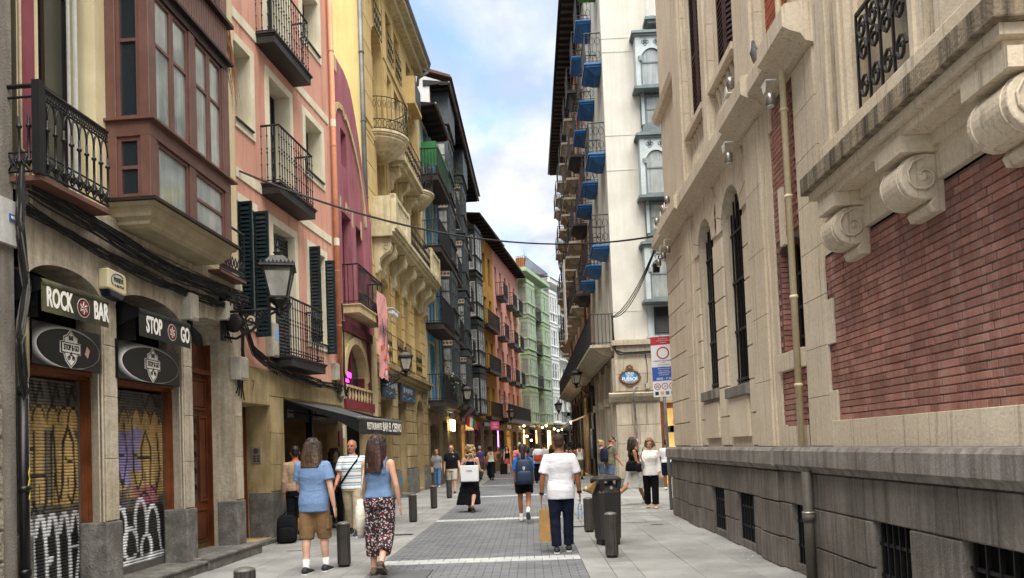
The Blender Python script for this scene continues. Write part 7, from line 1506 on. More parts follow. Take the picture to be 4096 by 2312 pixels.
def cable_run(label, pts, n, spread, r0, house, seed):
    rr = random.Random(seed); t = thing('cable_bundle', label, 'cables', house.location, math.degrees(house.rotation_euler.z), group='cable bundles along the house fronts')
    for k in range(n):
        path = []; ph = rr.uniform(0, 6); off = Vector((0, rr.uniform(-spread*0.6, 0), rr.uniform(-spread, spread)))
        P = [Vector(p) for p in pts]
        for i in range(len(P)-1):
            m_ = max(3, int((P[i+1]-P[i]).length/0.14))
            for j in range(m_):
                q = P[i].lerp(P[i+1], j/m_); path.append(q+off+Vector((0.01*sin(ph+j*0.9), 0.012*sin(ph*2+j*0.5+i), 0.022*sin(ph+(i*m_+j)*0.38)+0.006*rr.uniform(-1,1))))
        path.append(P[-1]+off); B().tube(path, r0*rr.uniform(0.6, 1.3), 5).obj('cable', M_CABLE if rr.random() > 0.2 else mat('grey_cable', '#5a5650', '#46433e', rough=0.7), t)
    return t
cable_run('thick black cable bundle along the string course of the bar house', [(0.62,-0.10,4.36),(1.6,-0.10,4.26),(2.6,-0.12,4.14),(3.6,-0.12,4.12),(4.7,-0.10,4.16),(5.6,-0.12,4.20)], 30, 0.10, 0.010, bar, 1)
cable_run('second cable bundle sagging over the bar arches', [(0.62,-0.08,4.12),(1.9,-0.09,3.98),(3.2,-0.08,3.92),(4.6,-0.08,3.95),(5.5,-0.1,4.05)], 16, 0.05, 0.008, bar, 2)
cable_run('tangle of black cables down the left edge beside the drainpipe', [(0.50,-0.10,4.45),(0.44,-0.12,3.9),(0.52,-0.12,3.3),(0.42,-0.12,2.8),(0.50,-0.1,2.3)], 30, 0.10, 0.008, bar, 3)
cable_run('cable bundle under the lowest balcony of the salmon house', [(0.0,-0.08,3.9),(0.25,-0.1,3.45),(0.9,-0.1,3.26),(2.0,-0.1,3.16),(3.4,-0.1,3.10),(4.6,-0.1,3.12),(5.0,-0.08,3.0)], 22, 0.07, 0.009, pink, 4)
cable_run('cables dropping behind the big bracket lamp', [(5.35,-0.08,4.15),(5.48,-0.1,3.7),(5.42,-0.1,3.3),(5.5,-0.1,2.95)], 9, 0.05, 0.012, bar, 5)
cable_run('thin vertical cables beside the burgundy arched window', [(0.12,-0.08,5.2),(0.2,-0.08,4.4),(0.14,-0.08,3.6),(0.2,-0.08,3.0)], 5, 0.03, 0.012, bg, 6)
# bar lights at the far end
t = thing('lamp_cluster', 'warm globe lamps glowing over the bar at the bend', 'lamps', (0,0,0))
for k, (x, y, z) in enumerate(((-0.55,69.8,3.6),(-0.15,69.9,3.75),(1.3,76.2,3.55),(1.7,76.4,3.7),(2.6,78.6,3.4),(3.0,78.7,3.2),(3.4,78.8,3.35),(-0.3,70.2,2.6),(0.1,70.6,2.2))): B().ell((x,y,z), (0.10,0.10,0.10), 10, 8).obj('globe', emit('warm_globe', '#ffdf9e', 4.0), t, smooth=True)
t = thing('bar_sign', 'small magenta lit sign hanging on the left at mid street', 'sign', (-3.0,52.0,0), 0)
B().box(0.25,0.85,-0.06,0.06,2.9,3.45).obj('sign_panel', emit('magenta_panel', '#a03560', 0.12), t); letters('SALA', 0.12, M_WHITE, t, (0.55,-0.065,3.28), sx=0.8, bold=0.004); letters('TXIKI', 0.12, M_WHITE, t, (0.55,-0.065,3.06), sx=0.8, bold=0.004)
B().box(0.70,0.77,-0.05,0.05,1.3,2.8).obj('neon_tube', emit('violet_neon', '#c86bff', 1.2), t)
t = thing('bar_sign', 'small orange lit sign over a shop on the left', 'sign', (-3.35,44.0,0), 0); B().box(-0.5,0.0,-0.05,0.05,2.7,3.05).obj('sign_panel', M_WHITE, t); letters('TAXI', 0.16, emit('orange_letters', '#ff5a1e', 2.5), t, (-0.25,-0.055,2.88), sx=0.8, bold=0.003)
t = thing('flag', 'red, white and green flag drooping over a shop on the left', 'flag', (-3.55,42.0,0), 0)
for k, c in enumerate(('#a8202c','#d8d6d0','#1f6a3a','#a8202c')): B().add([(0.0+0.16*k,0.0,3.5-0.1*k),(0.16+0.16*k,0.05*(-1)**k,3.42-0.1*k),(0.12+0.16*k,0.02,2.8-0.06*k),(-0.04+0.16*k,0,2.9-0.06*k)],[(0,1,2,3)]).obj('flag_stripe', plain('flag'+c, c, 0.7), t)
B().tube([(-0.5,0,3.3),(0.5,0,3.65)], 0.015, 6).obj('flag_pole', M_BLACK, t)
t = thing('lit_awning', 'white lit awning on the right side shop fronts', 'awning', (0,0,0))
B().add([(3.05,36.0,3.15),(3.05,47.0,3.15),(1.95,47.0,2.75),(1.95,36.0,2.75)],[(0,1,2,3)]).obj('canopy', mat('pale_canvas', '#c9c6bf', '#b3afa7', rough=0.8), t); B().box(1.93,1.97,36.0,47.0,2.60,2.75).obj('valance', MATS['pale_canvas'], t); B().tube([(2.0,36.2,2.72),(2.0,46.8,2.72)], 0.035, 6).obj('light_tube', emit('cool_tube', '#fff4dc', 4.0), t)
t = thing('wall_light', 'pair of lit box lights on a shop at left', 'lamp', (-4.0,37.0,0)); [B().box(0.0,0.14,0.9*k,0.2+0.9*k,2.55,3.1).obj('light_box', emit('yellow_box', '#ffe9a8', 2.5), t) for k in range(2)]
t = thing('menu_board', 'blue black notice boards on the right hand pier', 'board', (3.0,34.6,0)); B().box(-0.12,-0.04,-0.4,0.9,0.9,2.3).obj('board_panel', mat('navy_board', '#1f2f44', '#162232', rough=0.5), t); B().box(-0.13,-0.121,-0.2,0.5,1.4,2.0).obj('board_sheet', plain('sheet', '#8a97a5', 0.6), t)
# ================================================================ people
def skin(c): return mat('skin'+c, c, None, rough=0.55, scale=6, bump=0.04, fine=0.04, spec=0.35)
SK = {'fair': skin('#c99a80'), 'pale': skin('#d3a68e'), 'tan': skin('#a8714f'), 'red': skin('#b97a63'), 'brown': skin('#94623f')}
def cloth(c, c2=None, **k): return mat('cloth'+c+(c2 or '')+str(sorted(k.items())), c, c2, rough=0.9, scale=k.pop('scale', 5), bump=k.pop('bump', 0.8), bscale=k.pop('bscale', 120), spec=0.15, fine=0.05, crease=k.pop('crease', 1.0), **k)
def hairm(c, c2): return mat('hair'+c, c, c2, rough=0.5, scale=3, bump=0.5, bscale=30, spec=0.4, streak=0.95, scol=c2, sscale=85, fine=0.1)
def stripe_cloth():
    m = bpy.data.materials.new('striped_polo'); m.use_nodes = True; t = m.node_tree; p = t.nodes['Principled BSDF']; p.inputs['Roughness'].default_value = 0.9
    tc = t.nodes.new('ShaderNodeTexCoord'); sx = t.nodes.new('ShaderNodeSeparateXYZ'); t.links.new(tc.outputs['Object'], sx.inputs[0])
    mu = t.nodes.new('ShaderNodeMath'); mu.operation = 'MULTIPLY'; mu.inputs[1].default_value = 7.6; t.links.new(sx.outputs['Z'], mu.inputs[0])
    fr = t.nodes.new('ShaderNodeMath'); fr.operation = 'FRACT'; t.links.new(mu.outputs[0], fr.inputs[0])
    cr = t.nodes.new('ShaderNodeValToRGB'); cr.color_ramp.interpolation = 'CONSTANT'; e = cr.color_ramp.elements; e[0].color = (*C('#e4e2dd'), 1); e[1].position = 0.30; e[1].color = (*C('#7fb3c9'), 1)
    for pp, c in ((0.5,'#e4e2dd'),(0.62,'#8d929c'),(0.82,'#e4e2dd')): q = e.new(pp); q.color = (*C(c), 1)
    t.links.new(fr.outputs[0], cr.inputs[0]); t.links.new(cr.outputs[0], p.inputs['Base Color']); return m
def thin_stripe():
    m = bpy.data.materials.new('fine_striped_top'); m.use_nodes = True; t = m.node_tree; p = t.nodes['Principled BSDF']; p.inputs['Roughness'].default_value = 0.9
    tc = t.nodes.new('ShaderNodeTexCoord'); sx = t.nodes.new('ShaderNodeSeparateXYZ'); t.links.new(tc.outputs['Object'], sx.inputs[0])
    mu = t.nodes.new('ShaderNodeMath'); mu.operation = 'MULTIPLY'; mu.inputs[1].default_value = 22; t.links.new(sx.outputs['Z'], mu.inputs[0])
    fr = t.nodes.new('ShaderNodeMath'); fr.operation = 'FRACT'; t.links.new(mu.outputs[0], fr.inputs[0])
    cr = t.nodes.new('ShaderNodeValToRGB'); cr.color_ramp.interpolation = 'CONSTANT'; e = cr.color_ramp.elements; e[0].color = (*C('#3a3d44'), 1); e[1].position = 0.5; e[1].color = (*C('#a9a9ab'), 1)
    t.links.new(fr.outputs[0], cr.inputs[0]); t.links.new(cr.outputs[0], p.inputs['Base Color']); return m
def floral():
    m = bpy.data.materials.new('floral_print'); m.use_nodes = True; t = m.node_tree; p = t.nodes['Principled BSDF']; p.inputs['Roughness'].default_value = 0.9
    tc = t.nodes.new('ShaderNodeTexCoord'); nz = t.nodes.new('ShaderNodeTexNoise'); nz.inputs['Scale'].default_value = 30; t.links.new(tc.outputs['Object'], nz.inputs['Vector'])
    mx = t.nodes.new('ShaderNodeMix'); mx.data_type = 'VECTOR'; mx.inputs[0].default_value = 0.05; t.links.new(tc.outputs['Object'], mx.inputs[4]); t.links.new(nz.outputs['Color'], mx.inputs[5])
    prev = (*C('#1d1013'), 1)
    for sc, th, c, seed in ((26,0.34,'#4a1b24',0),(22,0.30,'#9c8f90',3.1),(17,0.22,'#8a1c2c',7.7),(34,0.30,'#b9a7a5',12.3)):
        mp_ = t.nodes.new('ShaderNodeMapping'); mp_.inputs['Location'].default_value = (seed, seed*0.7, seed*1.3); t.links.new(mx.outputs[1], mp_.inputs[0])
        v = t.nodes.new('ShaderNodeTexVoronoi'); v.inputs['Scale'].default_value = sc; t.links.new(mp_.outputs[0], v.inputs['Vector'])
        lt = t.nodes.new('ShaderNodeMath'); lt.operation = 'LESS_THAN'; lt.inputs[1].default_value = th; t.links.new(v.outputs['Distance'], lt.inputs[0])
        q = t.nodes.new('ShaderNodeMix'); q.data_type = 'RGBA'; t.links.new(lt.outputs[0], q.inputs[0])
        if isinstance(prev, tuple): q.inputs[6].default_value = prev
        else: t.links.new(prev, q.inputs[6])
        q.inputs[7].default_value = (*C(c), 1); prev = q.outputs[2]
    t.links.new(prev, p.inputs['Base Color']); return m
CLD = bpy.data.textures.new('folds', 'CLOUDS'); CLD.noise_scale = 0.10; CLD.noise_depth = 2
HTX = bpy.data.textures.new('locks', 'CLOUDS'); HTX.noise_scale = 0.035; HTX.noise_depth = 1
MALE = [(0.80,.07,.07,0),(0.85,.135,.105,-.005),(0.92,.165,.118,-.012),(0.99,.162,.112,-.006),(1.07,.150,.104,.004),(1.16,.152,.108,.006),(1.26,.166,.118,.004),(1.34,.172,.120,-.004),(1.40,.148,.104,-.010),(1.45,.096,.078,-.012),(1.49,.062,.058,-.006)]
FEM = [(0.80,.075,.08,0),(0.85,.15,.115,-.01),(0.92,.176,.128,-.016),(0.99,.162,.112,-.008),(1.07,.134,.092,.002),(1.16,.130,.092,.006),(1.26,.146,.112,.012),(1.33,.148,.110,.004),(1.39,.128,.092,-.006),(1.44,.084,.070,-.010),(1.48,.052,.050,-.006)]
def ellring(c, rx, ry, n=20, p=2.3):
    out = []
    for k in range(n):
        a = 2*pi*k/n; cs, sn = cos(a), sin(a); out.append((c[0]+rx*math.copysign(abs(cs)**(2/p), cs), c[1]+ry*math.copysign(abs(sn)**(2/p), sn), c[2]))
    return out
class Person:
    def __init__(s, label, pos, head, H=1.72, sex='m', fat=1.0, skin_='fair', legs=((0,0),(0,0)), arms=((0,6,8),(0,6,8)), yaw=0, nod=0, lean=0, q=1, group='pedestrians in the street'):
        s.t = thing('person', label, 'person', (pos[0], pos[1], pos[2] if len(pos) > 2 else 0), -head, group=group); s.H = H; s.k = H/1.75; s.q = q; s.fat = fat; s.sex = sex; s.sk = SK[skin_]
        k = s.k; s.lean = R(lean); s.sw = (0.178 if sex == 'm' else 0.158)*k*(0.5+0.5*fat)
        s.J = {}
        low = 9
        for i, (a, kn) in enumerate(legs):
            sx = -1 if i == 0 else 1
            h = V(sx*0.09*k, 0, 0.92*k); a1 = R(a); a2 = R(a-kn); kn_ = h+V(sx*0.008*k, sin(a1)*0.43*k, -cos(a1)*0.43*k); an = kn_+V(-sx*0.008*k, sin(a2)*0.41*k, -cos(a2)*0.41*k)
            pit = 0.0 if a-kn > -14 else R((a-kn)+14)*0.9
            if a > 18: pit = R(14)
            s.J[i] = (h, kn_, an, pit); low = min(low, an.z-0.078*k-(abs(sin(pit))*0.13*k if pit < 0 else 0.0))
        s.dz = -low+0.004
        for i in (0, 1): s.J[i] = tuple(v+V(0,0,s.dz) if isinstance(v, Vector) else v for v in s.J[i])
        s.A = {}
        for i, ar in enumerate(arms):
            sx = -1 if i == 0 else 1; sh = s.up(V(sx*s.sw, -0.012*k, 1.392*k))
            if len(ar) == 2 and isinstance(ar[0], tuple): el, ha = [s.up(V(*p)*k) for p in ar]; wr = el+(ha-el)*0.72
            else:
                sw, ab, fl = R(ar[0]), R(ar[1]), R(ar[2]); d = V(sx*sin(ab), sin(sw)*cos(ab), -cos(sw)*cos(ab)); el = sh+d*0.295*k
                d2 = V(sx*sin(ab)*0.35, sin(sw+fl), -cos(sw+fl)).normalized(); wr = el+d2*0.25*k; ha = wr+d2*0.1*k
            s.A[i] = (sh, el, wr, ha)
        s.hc = s.up(V(0, 0.012*k, 1.628*k)); s.hr = Matrix.Rotation(R(-yaw), 3, 'Z') @ Matrix.Rotation(R(-nod), 3, 'X')
        s.hs = 1.0*(0.55+0.45*k)*1.09
    def up(s, v):
        z0 = 0.95*s.k; v = v.copy()
        if v.z > z0 and s.lean: d = v.z-z0; v = V(v.x, v.y*cos(s.lean)+d*sin(s.lean), z0+d*cos(s.lean)-v.y*sin(s.lean))
        return v+V(0,0,s.dz)
    def hp(s, x, y, z): return s.hc+s.hr @ V(x, y, z)*s.hs
    def torso(s, b, z0, z1, inf=0.0, flare=0.0):
        tab = MALE if s.sex == 'm' else FEM; k = s.k; zs = [z0]+[r[0] for r in tab if z0+0.012 < r[0] < z1-0.012]+[z1]; rings = []
        for z in zs:
            for (a, b_) in zip(tab, tab[1:]):
                if a[0] <= z <= b_[0]: f = (z-a[0])/(b_[0]-a[0]); w, d, y = [a[i]*(1-f)+b_[i]*f for i in (1,2,3)]; break
            else: w, d, y = (tab[-1] if z > 1 else tab[0])[1:]
            
            if inf and z < 0.94: w = max(w, tab[2][1]); d = max(d, tab[2][2])
            g = 1+(s.fat-1)*(1.0 if z < 1.3 else 0.5); fl = flare*max(0, (1.1-z)/0.3)
            belly = (s.fat-1)*0.08*max(0, 1-abs(z-1.1)/0.22)
            iu = inf*(1.0 if z < 1.34 else 0.62); rings.append([tuple(s.up(V(*p))) for p in ellring((0,(y+belly)*k,z*k), (w*g+iu+fl)*k, (d*g+iu+fl)*k)])
        b.loft(rings); return b
    def limb(s, b, pts, rs, n=12):
        P = [Vector(p) for p in pts]; m = []; rr = []
        for i in range(len(P)-1):
            for j in range(3): f = j/3; m.append(P[i].lerp(P[i+1], f)); rr.append(rs[i]*(1-f)+rs[i+1]*f)
        m.append(P[-1]); rr.append(rs[-1]); b.tube(m, rr, n); b.ell(P[0], (rs[0],)*3, 10, 6); b.ell(P[-1], (rs[-1],)*3, 10, 6); return b
    def solid(s, b, name, m, vox, smooth=5, fold=0.0, tex=None, parent=None):
        vox = max(vox, 0.008)*(1, 1, 1.5, 2.1)[s.q]
        o = b.obj(name, m, parent or s.t, smooth=True, recalc=False)
        r = o.modifiers.new('remesh', 'REMESH'); r.mode = 'VOXEL'; r.voxel_size = vox; r.use_smooth_shade = True
        sm = o.modifiers.new('smooth', 'SMOOTH'); sm.factor = 0.5; sm.iterations = smooth if s.q < 3 else 2
        if fold:
            d = o.modifiers.new('folds', 'DISPLACE'); d.texture = tex or CLD; d.strength = fold; d.mid_level = 0.5; d.texture_coords = 'LOCAL'
        return o
    def body(s, feet=True):
        k = s.k; f = s.fat; b = B(); s.torso(b, 0.80, 1.49)
        thr = 0.082*k*(0.4+0.6*f)
        for i in (0, 1):
            h, kn, an, pit = s.J[i]; sx = -1 if i == 0 else 1
            mid = kn.lerp(an, 0.3)+V(0,-0.014*k,0)
            s.limb(b, [h-V(0,0,0.02*k), h.lerp(kn,0.5), kn, mid, kn.lerp(an,0.7), an], [thr, thr*0.86, 0.056*k, 0.056*k*(0.6+0.4*f), 0.042*k, 0.034*k])
            d = V(0, cos(pit), sin(pit)); n_ = V(0, -sin(pit), cos(pit))
            b.loft([[tuple(an+d*y*k+n_*(z*k)+V(rx*k*cos(a), 0, 0)+n_*(rz_*k*sin(a))) for a in [j*pi/5 for j in range(10)]] for (y, z, rx, rz_) in ((-0.065,-0.05,0.012,0.015),(-0.05,-0.045,0.03,0.032),(0.0,-0.035,0.034,0.04),(0.06,-0.05,0.038,0.027),(0.12,-0.058,0.042,0.018),(0.165,-0.062,0.03,0.013),(0.18,-0.063,0.01,0.008))])
        for i in (0, 1):
            sh, el, wr, ha = s.A[i]; sx = -1 if i == 0 else 1; g = 0.55+0.45*f; g *= 1.0 if s.sex == 'm' else 0.88
            s.limb(b, [sh, sh.lerp(el,0.5), el, el.lerp(wr,0.35), wr], [0.058*k*g, 0.047*k*g, 0.038*k*g, 0.039*k*g, 0.025*k*g])
            d = (ha-wr).normalized(); fw = V(0,1,0)-d*d.y
            if fw.length < 0.2: fw = V(0,0,1)-d*d.z
            fw.normalize(); nn = d.cross(fw).normalized(); R_ = Matrix((fw, nn, d)).transposed(); hk = k*(1.0 if s.sex == 'm' else 0.9)
            b.ell(wr+d*0.05*hk, (0.040*hk, 0.016*hk, 0.052*hk), 10, 8, R_)
            for q_ in range(4):
                o = wr+d*0.088*hk+fw*(0.030-0.020*q_)*hk; L = (0.070,0.078,0.072,0.055)[q_]*hk; cu = nn*(-sx)*(-1)
                inn = V(-sx,0,0)*0.35+fw*0.25
                p1 = o+d*L*0.45; p2 = p1+(d+inn*0.6).normalized()*L*0.33; p3 = p2+(d+inn*1.3).normalized()*L*0.28
                b.tube([o-d*0.02*hk,o,p1,p2,p3], [0.0095*hk,0.0095*hk,0.009*hk,0.0085*hk,0.0065*hk], 7)
            o = wr+d*0.025*hk+fw*0.030*hk; b.tube([o,o+(fw*0.7+d*0.7)*0.035*hk,o+(fw*0.5+d*0.95)*0.062*hk], [0.013*hk,0.011*hk,0.008*hk], 7)
        hs = s.hs; nk = s.up(V(0,-0.012*k,1.44*k)); b.tube([nk, s.hp(0,-0.005,-0.06)], [0.060*k*(0.6+0.4*f),0.052*k*(0.7+0.3*f)], 12)
        for c, r in (((0,-0.012,0.03),(0.074,0.094,0.09)),((0,0.022,-0.04),(0.058,0.070,0.078)),((0,0.062,-0.088),(0.028,0.024,0.02)),((0,0.058,0.03),(0.058,0.034,0.04)),((0.03,0.062,-0.03),(0.026,0.026,0.024)),((-0.03,0.062,-0.03),(0.026,0.026,0.024)),((0.076,-0.008,-0.01),(0.010,0.022,0.032)),((-0.076,-0.008,-0.01),(0.010,0.022,0.032))):
            b.ell(s.hp(*c), tuple(v*hs for v in r), 12, 10, s.hr)
        b.tube([s.hp(0,0.085,0.012),s.hp(0,0.101,-0.02),s.hp(0,0.096,-0.034)], [0.009*hs,0.014*hs,0.013*hs], 8)
        return s.solid(b, 'body', s.sk, 0.0095 if s.q == 0 else 0.0125, 3)
    def face(s, brow='#4a3a2c', glasses=None, beard=None):
        b = plain('eye_dark', '#1d1714', 0.3)
        for sx in (-1, 1):
            B().ell(s.hp(sx*0.031,0.084,0.006), tuple(v*s.hs for v in (0.014,0.008,0.007)), 8, 6, s.hr).obj('eye', b, s.t, smooth=True)
            B().ell(s.hp(sx*0.033,0.090,0.026), tuple(v*s.hs for v in (0.019,0.007,0.004)), 8, 6, s.hr).obj('eyebrow', plain('brow'+brow, brow, 0.7), s.t, smooth=True)
        B().ell(s.hp(0,0.089,-0.056), tuple(v*s.hs for v in (0.022,0.007,0.006)), 8, 6, s.hr).obj('mouth', plain('lips', '#8d4a42', 0.5), s.t, smooth=True)
        if glasses:
            g = B()
            for sx in (-1, 1): g.ell(s.hp(sx*0.034,0.092,0.008), tuple(v*s.hs for v in (0.027,0.008,0.019)), 10, 6, s.hr)
            g.tube([s.hp(-0.07,0.0,0.012),s.hp(-0.062,0.08,0.012),s.hp(0.062,0.08,0.012),s.hp(0.07,0.0,0.012)], 0.004, 5); g.obj('sunglasses', plain('dark_lens', glasses, 0.15), s.t, smooth=True)
        if beard:
            q = B(); q.ell(s.hp(0,0.05,-0.075), tuple(v*s.hs for v in (0.052,0.048,0.042)), 12, 8, s.hr); q.obj('beard', mat('beard'+beard, beard, None, rough=0.9, scale=40, bump=0.6), s.t, smooth=True)
    def hair(s, m, style, length=0.3):
        b = B(); h = s.hs; E = lambda c, r: b.ell(s.hp(*c), tuple(v*h for v in r), 14, 10, s.hr)
        if style == 'short': E((0,-0.022,0.045),(0.080,0.094,0.084)); E((0,-0.05,-0.0),(0.072,0.062,0.07))
        elif style == 'thin': E((0,-0.028,0.04),(0.0765,0.088,0.078)); E((0,-0.058,-0.01),(0.066,0.05,0.06))
        elif style == 'curly':
            E((0,-0.025,0.03),(0.10,0.11,0.10)); 
            rr = random.Random(5)
            for _ in range(60):
                a = rr.uniform(0, 2*pi); z = rr.uniform(-0.13, 0.12); y = -0.03+0.105*sin(a)
                if y > 0.055 and z < 0.05: continue
                E((0.112*cos(a)*(1.0 if z < 0.06 else 0.7), y, z), (0.028,0.028,0.034))
        elif style in ('bob', 'long', 'tail', 'bun'):
            E((0,-0.022,0.040),(0.083,0.102,0.092)); E((0,-0.055,-0.01),(0.078,0.062,0.085))
            if style == 'bob':
                for sx in (-1, 1): E((sx*0.066,-0.01,-0.03),(0.026,0.062,0.085))
                E((0,-0.06,-0.05),(0.085,0.055,0.075)); E((0.03,0.05,0.085),(0.055,0.04,0.03))
            if style == 'bun': E((0,-0.10,0.09),(0.045,0.045,0.045))
            if style in ('long', 'tail'):
                L = length; w = 0.092 if style == 'long' else 0.038; n = 7; rings = []
                for i in range(n+1):
                    f = i/n; z = 0.03-f*L; y = -0.075-0.045*f if style == 'long' else -0.095-0.03*sin(f*3); ww = w*(1.0+0.30*sin(f*2.2)) if style == 'long' else w*(0.9+0.3*sin(f*3))*(1-0.55*f*f)
                    dd = 0.048*(1-0.35*f) if style == 'long' else 0.03*(1-0.5*f)
                    rings.append([tuple(s.hp(ww*cos(a), y+dd*sin(a), z)) for a in [j*2*pi/16 for j in range(16)]])
                b.loft(rings)
                if style == 'long':
                    for sx in (-1, 1): b.tube([s.hp(sx*0.06,0.035,0.07),s.hp(sx*0.085,0.02,-0.02),s.hp(sx*0.092,-0.01,-L*0.45),s.hp(sx*0.085,-0.03,-L*0.85)], [0.03*h,0.026*h,0.026*h,0.012*h], 8)
        if style in ('long', 'tail', 'bob') and s.q <= 1:
            st = B(); rr = random.Random(int(s.H*1000)); L = length if style != 'bob' else 0.12
            for _ in range(150):
                th = rr.uniform(-1.9, 1.9) if style != 'tail' else rr.uniform(-0.5, 0.5); ln_ = L*rr.uniform(0.75, 1.06); o_ = rr.uniform(0.0, 0.012); wv = rr.uniform(-0.01, 0.01)
                wx = 0.098 if style != 'tail' else 0.05
                st.tube([s.hp(0.045*sin(th), -0.02-0.045*cos(th), 0.120+o_*0.4), s.hp((0.085+o_)*sin(th), -0.022-(0.098+o_)*cos(th), 0.05), s.hp((wx+o_)*sin(th)+wv, -0.045-(0.085+o_)*cos(th), -ln_*0.35), s.hp((wx*1.02+o_)*sin(th)+wv*2, -0.06-(0.078+o_)*cos(th), -ln_*0.7), s.hp((wx*0.9+o_)*sin(th)+wv*3, -0.07-(0.06+o_)*cos(th), 0.03-ln_)], [0.0035*h,0.004*h,0.0042*h,0.0038*h,0.0012*h], 4)
            st.obj('hair_strands', m, s.t, smooth=True)['kind'] = 'stuff'
        return s.solid(b, 'hair', m, 0.009, 2, 0.006 if style in ('long','tail','bob') else 0.007, HTX)
    def top(s, m, kind='tee', hem=0.90, inf=0.022, slv=0.55, name='shirt', loose=1.0, fold=0.007):
        b = B(); k = s.k
        if kind == 'tank':
            s.torso(b, hem, 1.31, inf)
            for sx in (-1, 1):
                b.tube([s.up(V(sx*0.085*k,0.105*k,1.26*k)),s.up(V(sx*0.098*k,0.065*k,1.41*k)),s.up(V(sx*0.10*k,-0.01*k,1.463*k)),s.up(V(sx*0.098*k,-0.085*k,1.40*k)),s.up(V(sx*0.085*k,-0.10*k,1.26*k))], 0.028*k, 8)
        else:
            s.torso(b, hem, 1.462, inf)
            for i in (0, 1):
                sh, el, wr, ha = s.A[i]; sx = -1 if i == 0 else 1
                b.tube([s.up(V(sx*0.045*k,-0.012*k,1.445*k)), sh.lerp(s.up(V(sx*0.045*k,-0.012*k,1.445*k)),0.4), sh+V(0,0,0.0)], [0.035*k,0.05*k,0.066*k], 10); g = (0.6+0.4*s.fat)
                if slv <= 1.0: e = sh.lerp(el, slv); s.limb2(b, [sh, sh.lerp(e,0.5), e], [0.068*k*g, 0.066*k*loose*g, 0.068*k*loose*g])
                else: e = el.lerp(wr, slv-1); s.limb2(b, [sh, sh.lerp(el,0.5), el, el.lerp(e,0.5), e], [0.066*k*g,0.060*k*g,0.054*k*loose,0.05*k*loose,0.044*k*loose])
        return s.solid(b, name, m, 0.0125, 4, fold)
    def limb2(s, b, pts, rs):
        P = [Vector(p) for p in pts]; m = []; rr = []
        for i in range(len(P)-1):
            for j in range(3): f = j/3; m.append(P[i].lerp(P[i+1], f)); rr.append(rs[i]*(1-f)+rs[i+1]*f)
        m.append(P[-1]); rr.append(rs[-1]); b.tube(m, rr, 14); b.ell(P[0], (rs[0],)*3, 10, 6)
    def legs_(s, m, length=1.0, r0=0.1, r1=0.075, waist=1.03, name='trousers', fold=0.008):
        """length: 1 = to the knee, 2 = to the ankle"""
        b = B(); k = s.k; s.torso(b, 0.82, waist, 0.014); g = 0.45+0.55*s.fat
        for i in (0, 1):
            h, kn, an, pit = s.J[i]; top = h+V(0,0,0.0)
            if length <= 1: e = h.lerp(kn, length); s.limb2(b, [top, h.lerp(e,0.5), e], [r0*k*g, (r0*0.55+r1*0.45)*k*g, r1*k])
            else: e = kn.lerp(an, length-1); s.limb2(b, [top, h.lerp(kn,0.5), kn, kn.lerp(e,0.5), e], [r0*k*g, (r0*0.6+r1*0.4)*k*g, r1*k, r1*0.98*k, r1*0.95*k])
        return s.solid(b, name, m, 0.0125, 4, fold)
    def skirt(s, m, hem=0.5, w1=0.24, d1=0.2, waist=1.05, name='skirt', top=None, fold=0.03, side=0.0, topz=1.31):
        b = B(); k = s.k; rings = []
        kn = (s.J[0][1]+s.J[1][1])/2
        for i in range(7):
            f = i/6; z = (waist*(1-f)+hem*f); w = (0.155+(w1-0.155)*f**0.8)*(0.4+0.6*s.fat); d = (0.115+(d1-0.115)*f**0.8)
            w += 0.025*sin(pi*min(1, f*3)) ; rings.append(ellring((side*f*k, (kn.y/k)*f*0.7*k, z*k+s.dz), w*k, d*k, 20, 2.0))
        b.loft(rings)
        if top: s.torso(b, waist-0.03, topz, 0.012); [b.tube([s.up(V(sx*0.07*k,0.09*k,1.26*k)),s.up(V(sx*0.085*k,0*k,1.45*k)),s.up(V(sx*0.07*k,-0.09*k,1.26*k))], 0.02*k, 8) for sx in (-1, 1)]
        return s.solid(b, name, m, 0.0135, 4, fold)
    def shoes(s, m, sole=None, name='shoe', socks=None, high=0.0):
        k = s.k
        for i in (0, 1):
            h, kn, an, pit = s.J[i]; d = V(0, cos(pit), sin(pit)); n_ = V(0, -sin(pit), cos(pit)); b = B()
            prof = [(-0.082,-0.045,0.018,0.02),(-0.068,-0.035,0.040,0.040),(-0.01,-0.022+high,0.043,0.052),(0.05,-0.045,0.045,0.036),(0.12,-0.055,0.050,0.026),(0.175,-0.06,0.042,0.019),(0.205,-0.063,0.016,0.010)]
            b.loft([[tuple(an+d*y*k+n_*(max(-0.074, z+rz_*sin(a))*k)+V(rx*k*cos(a),0,0)) for a in [j*pi/6 for j in range(12)]] for (y, z, rx, rz_) in prof]); o = b.obj(name, m, s.t, smooth=True)
            if sole:
                pts = [(-0.088,0.0),(-0.07,0.038),(-0.01,0.043),(0.06,0.046),(0.12,0.052),(0.18,0.044),(0.212,0.0)]; ring = [(x, y) for y, x in pts]+[(-x, y) for y, x in pts[-2:0:-1]]
                B().loft([[tuple(an+d*y*k+n_*(zz*k)+V(x*k,0,0)) for x, y in ring] for zz in (-0.088,-0.066)]).obj('sole', sole, o)
            if socks: e = an.lerp(kn, 0.26); B().tube([an-V(0,0,0.03*k), an, e], [0.042*k,0.041*k,0.044*k], 12).obj('sock', socks, s.t, smooth=True)
def strap(p, pts, m, r=0.012, name='strap'): return B().tube(pts, r, 6).obj(name, m, p, smooth=True)
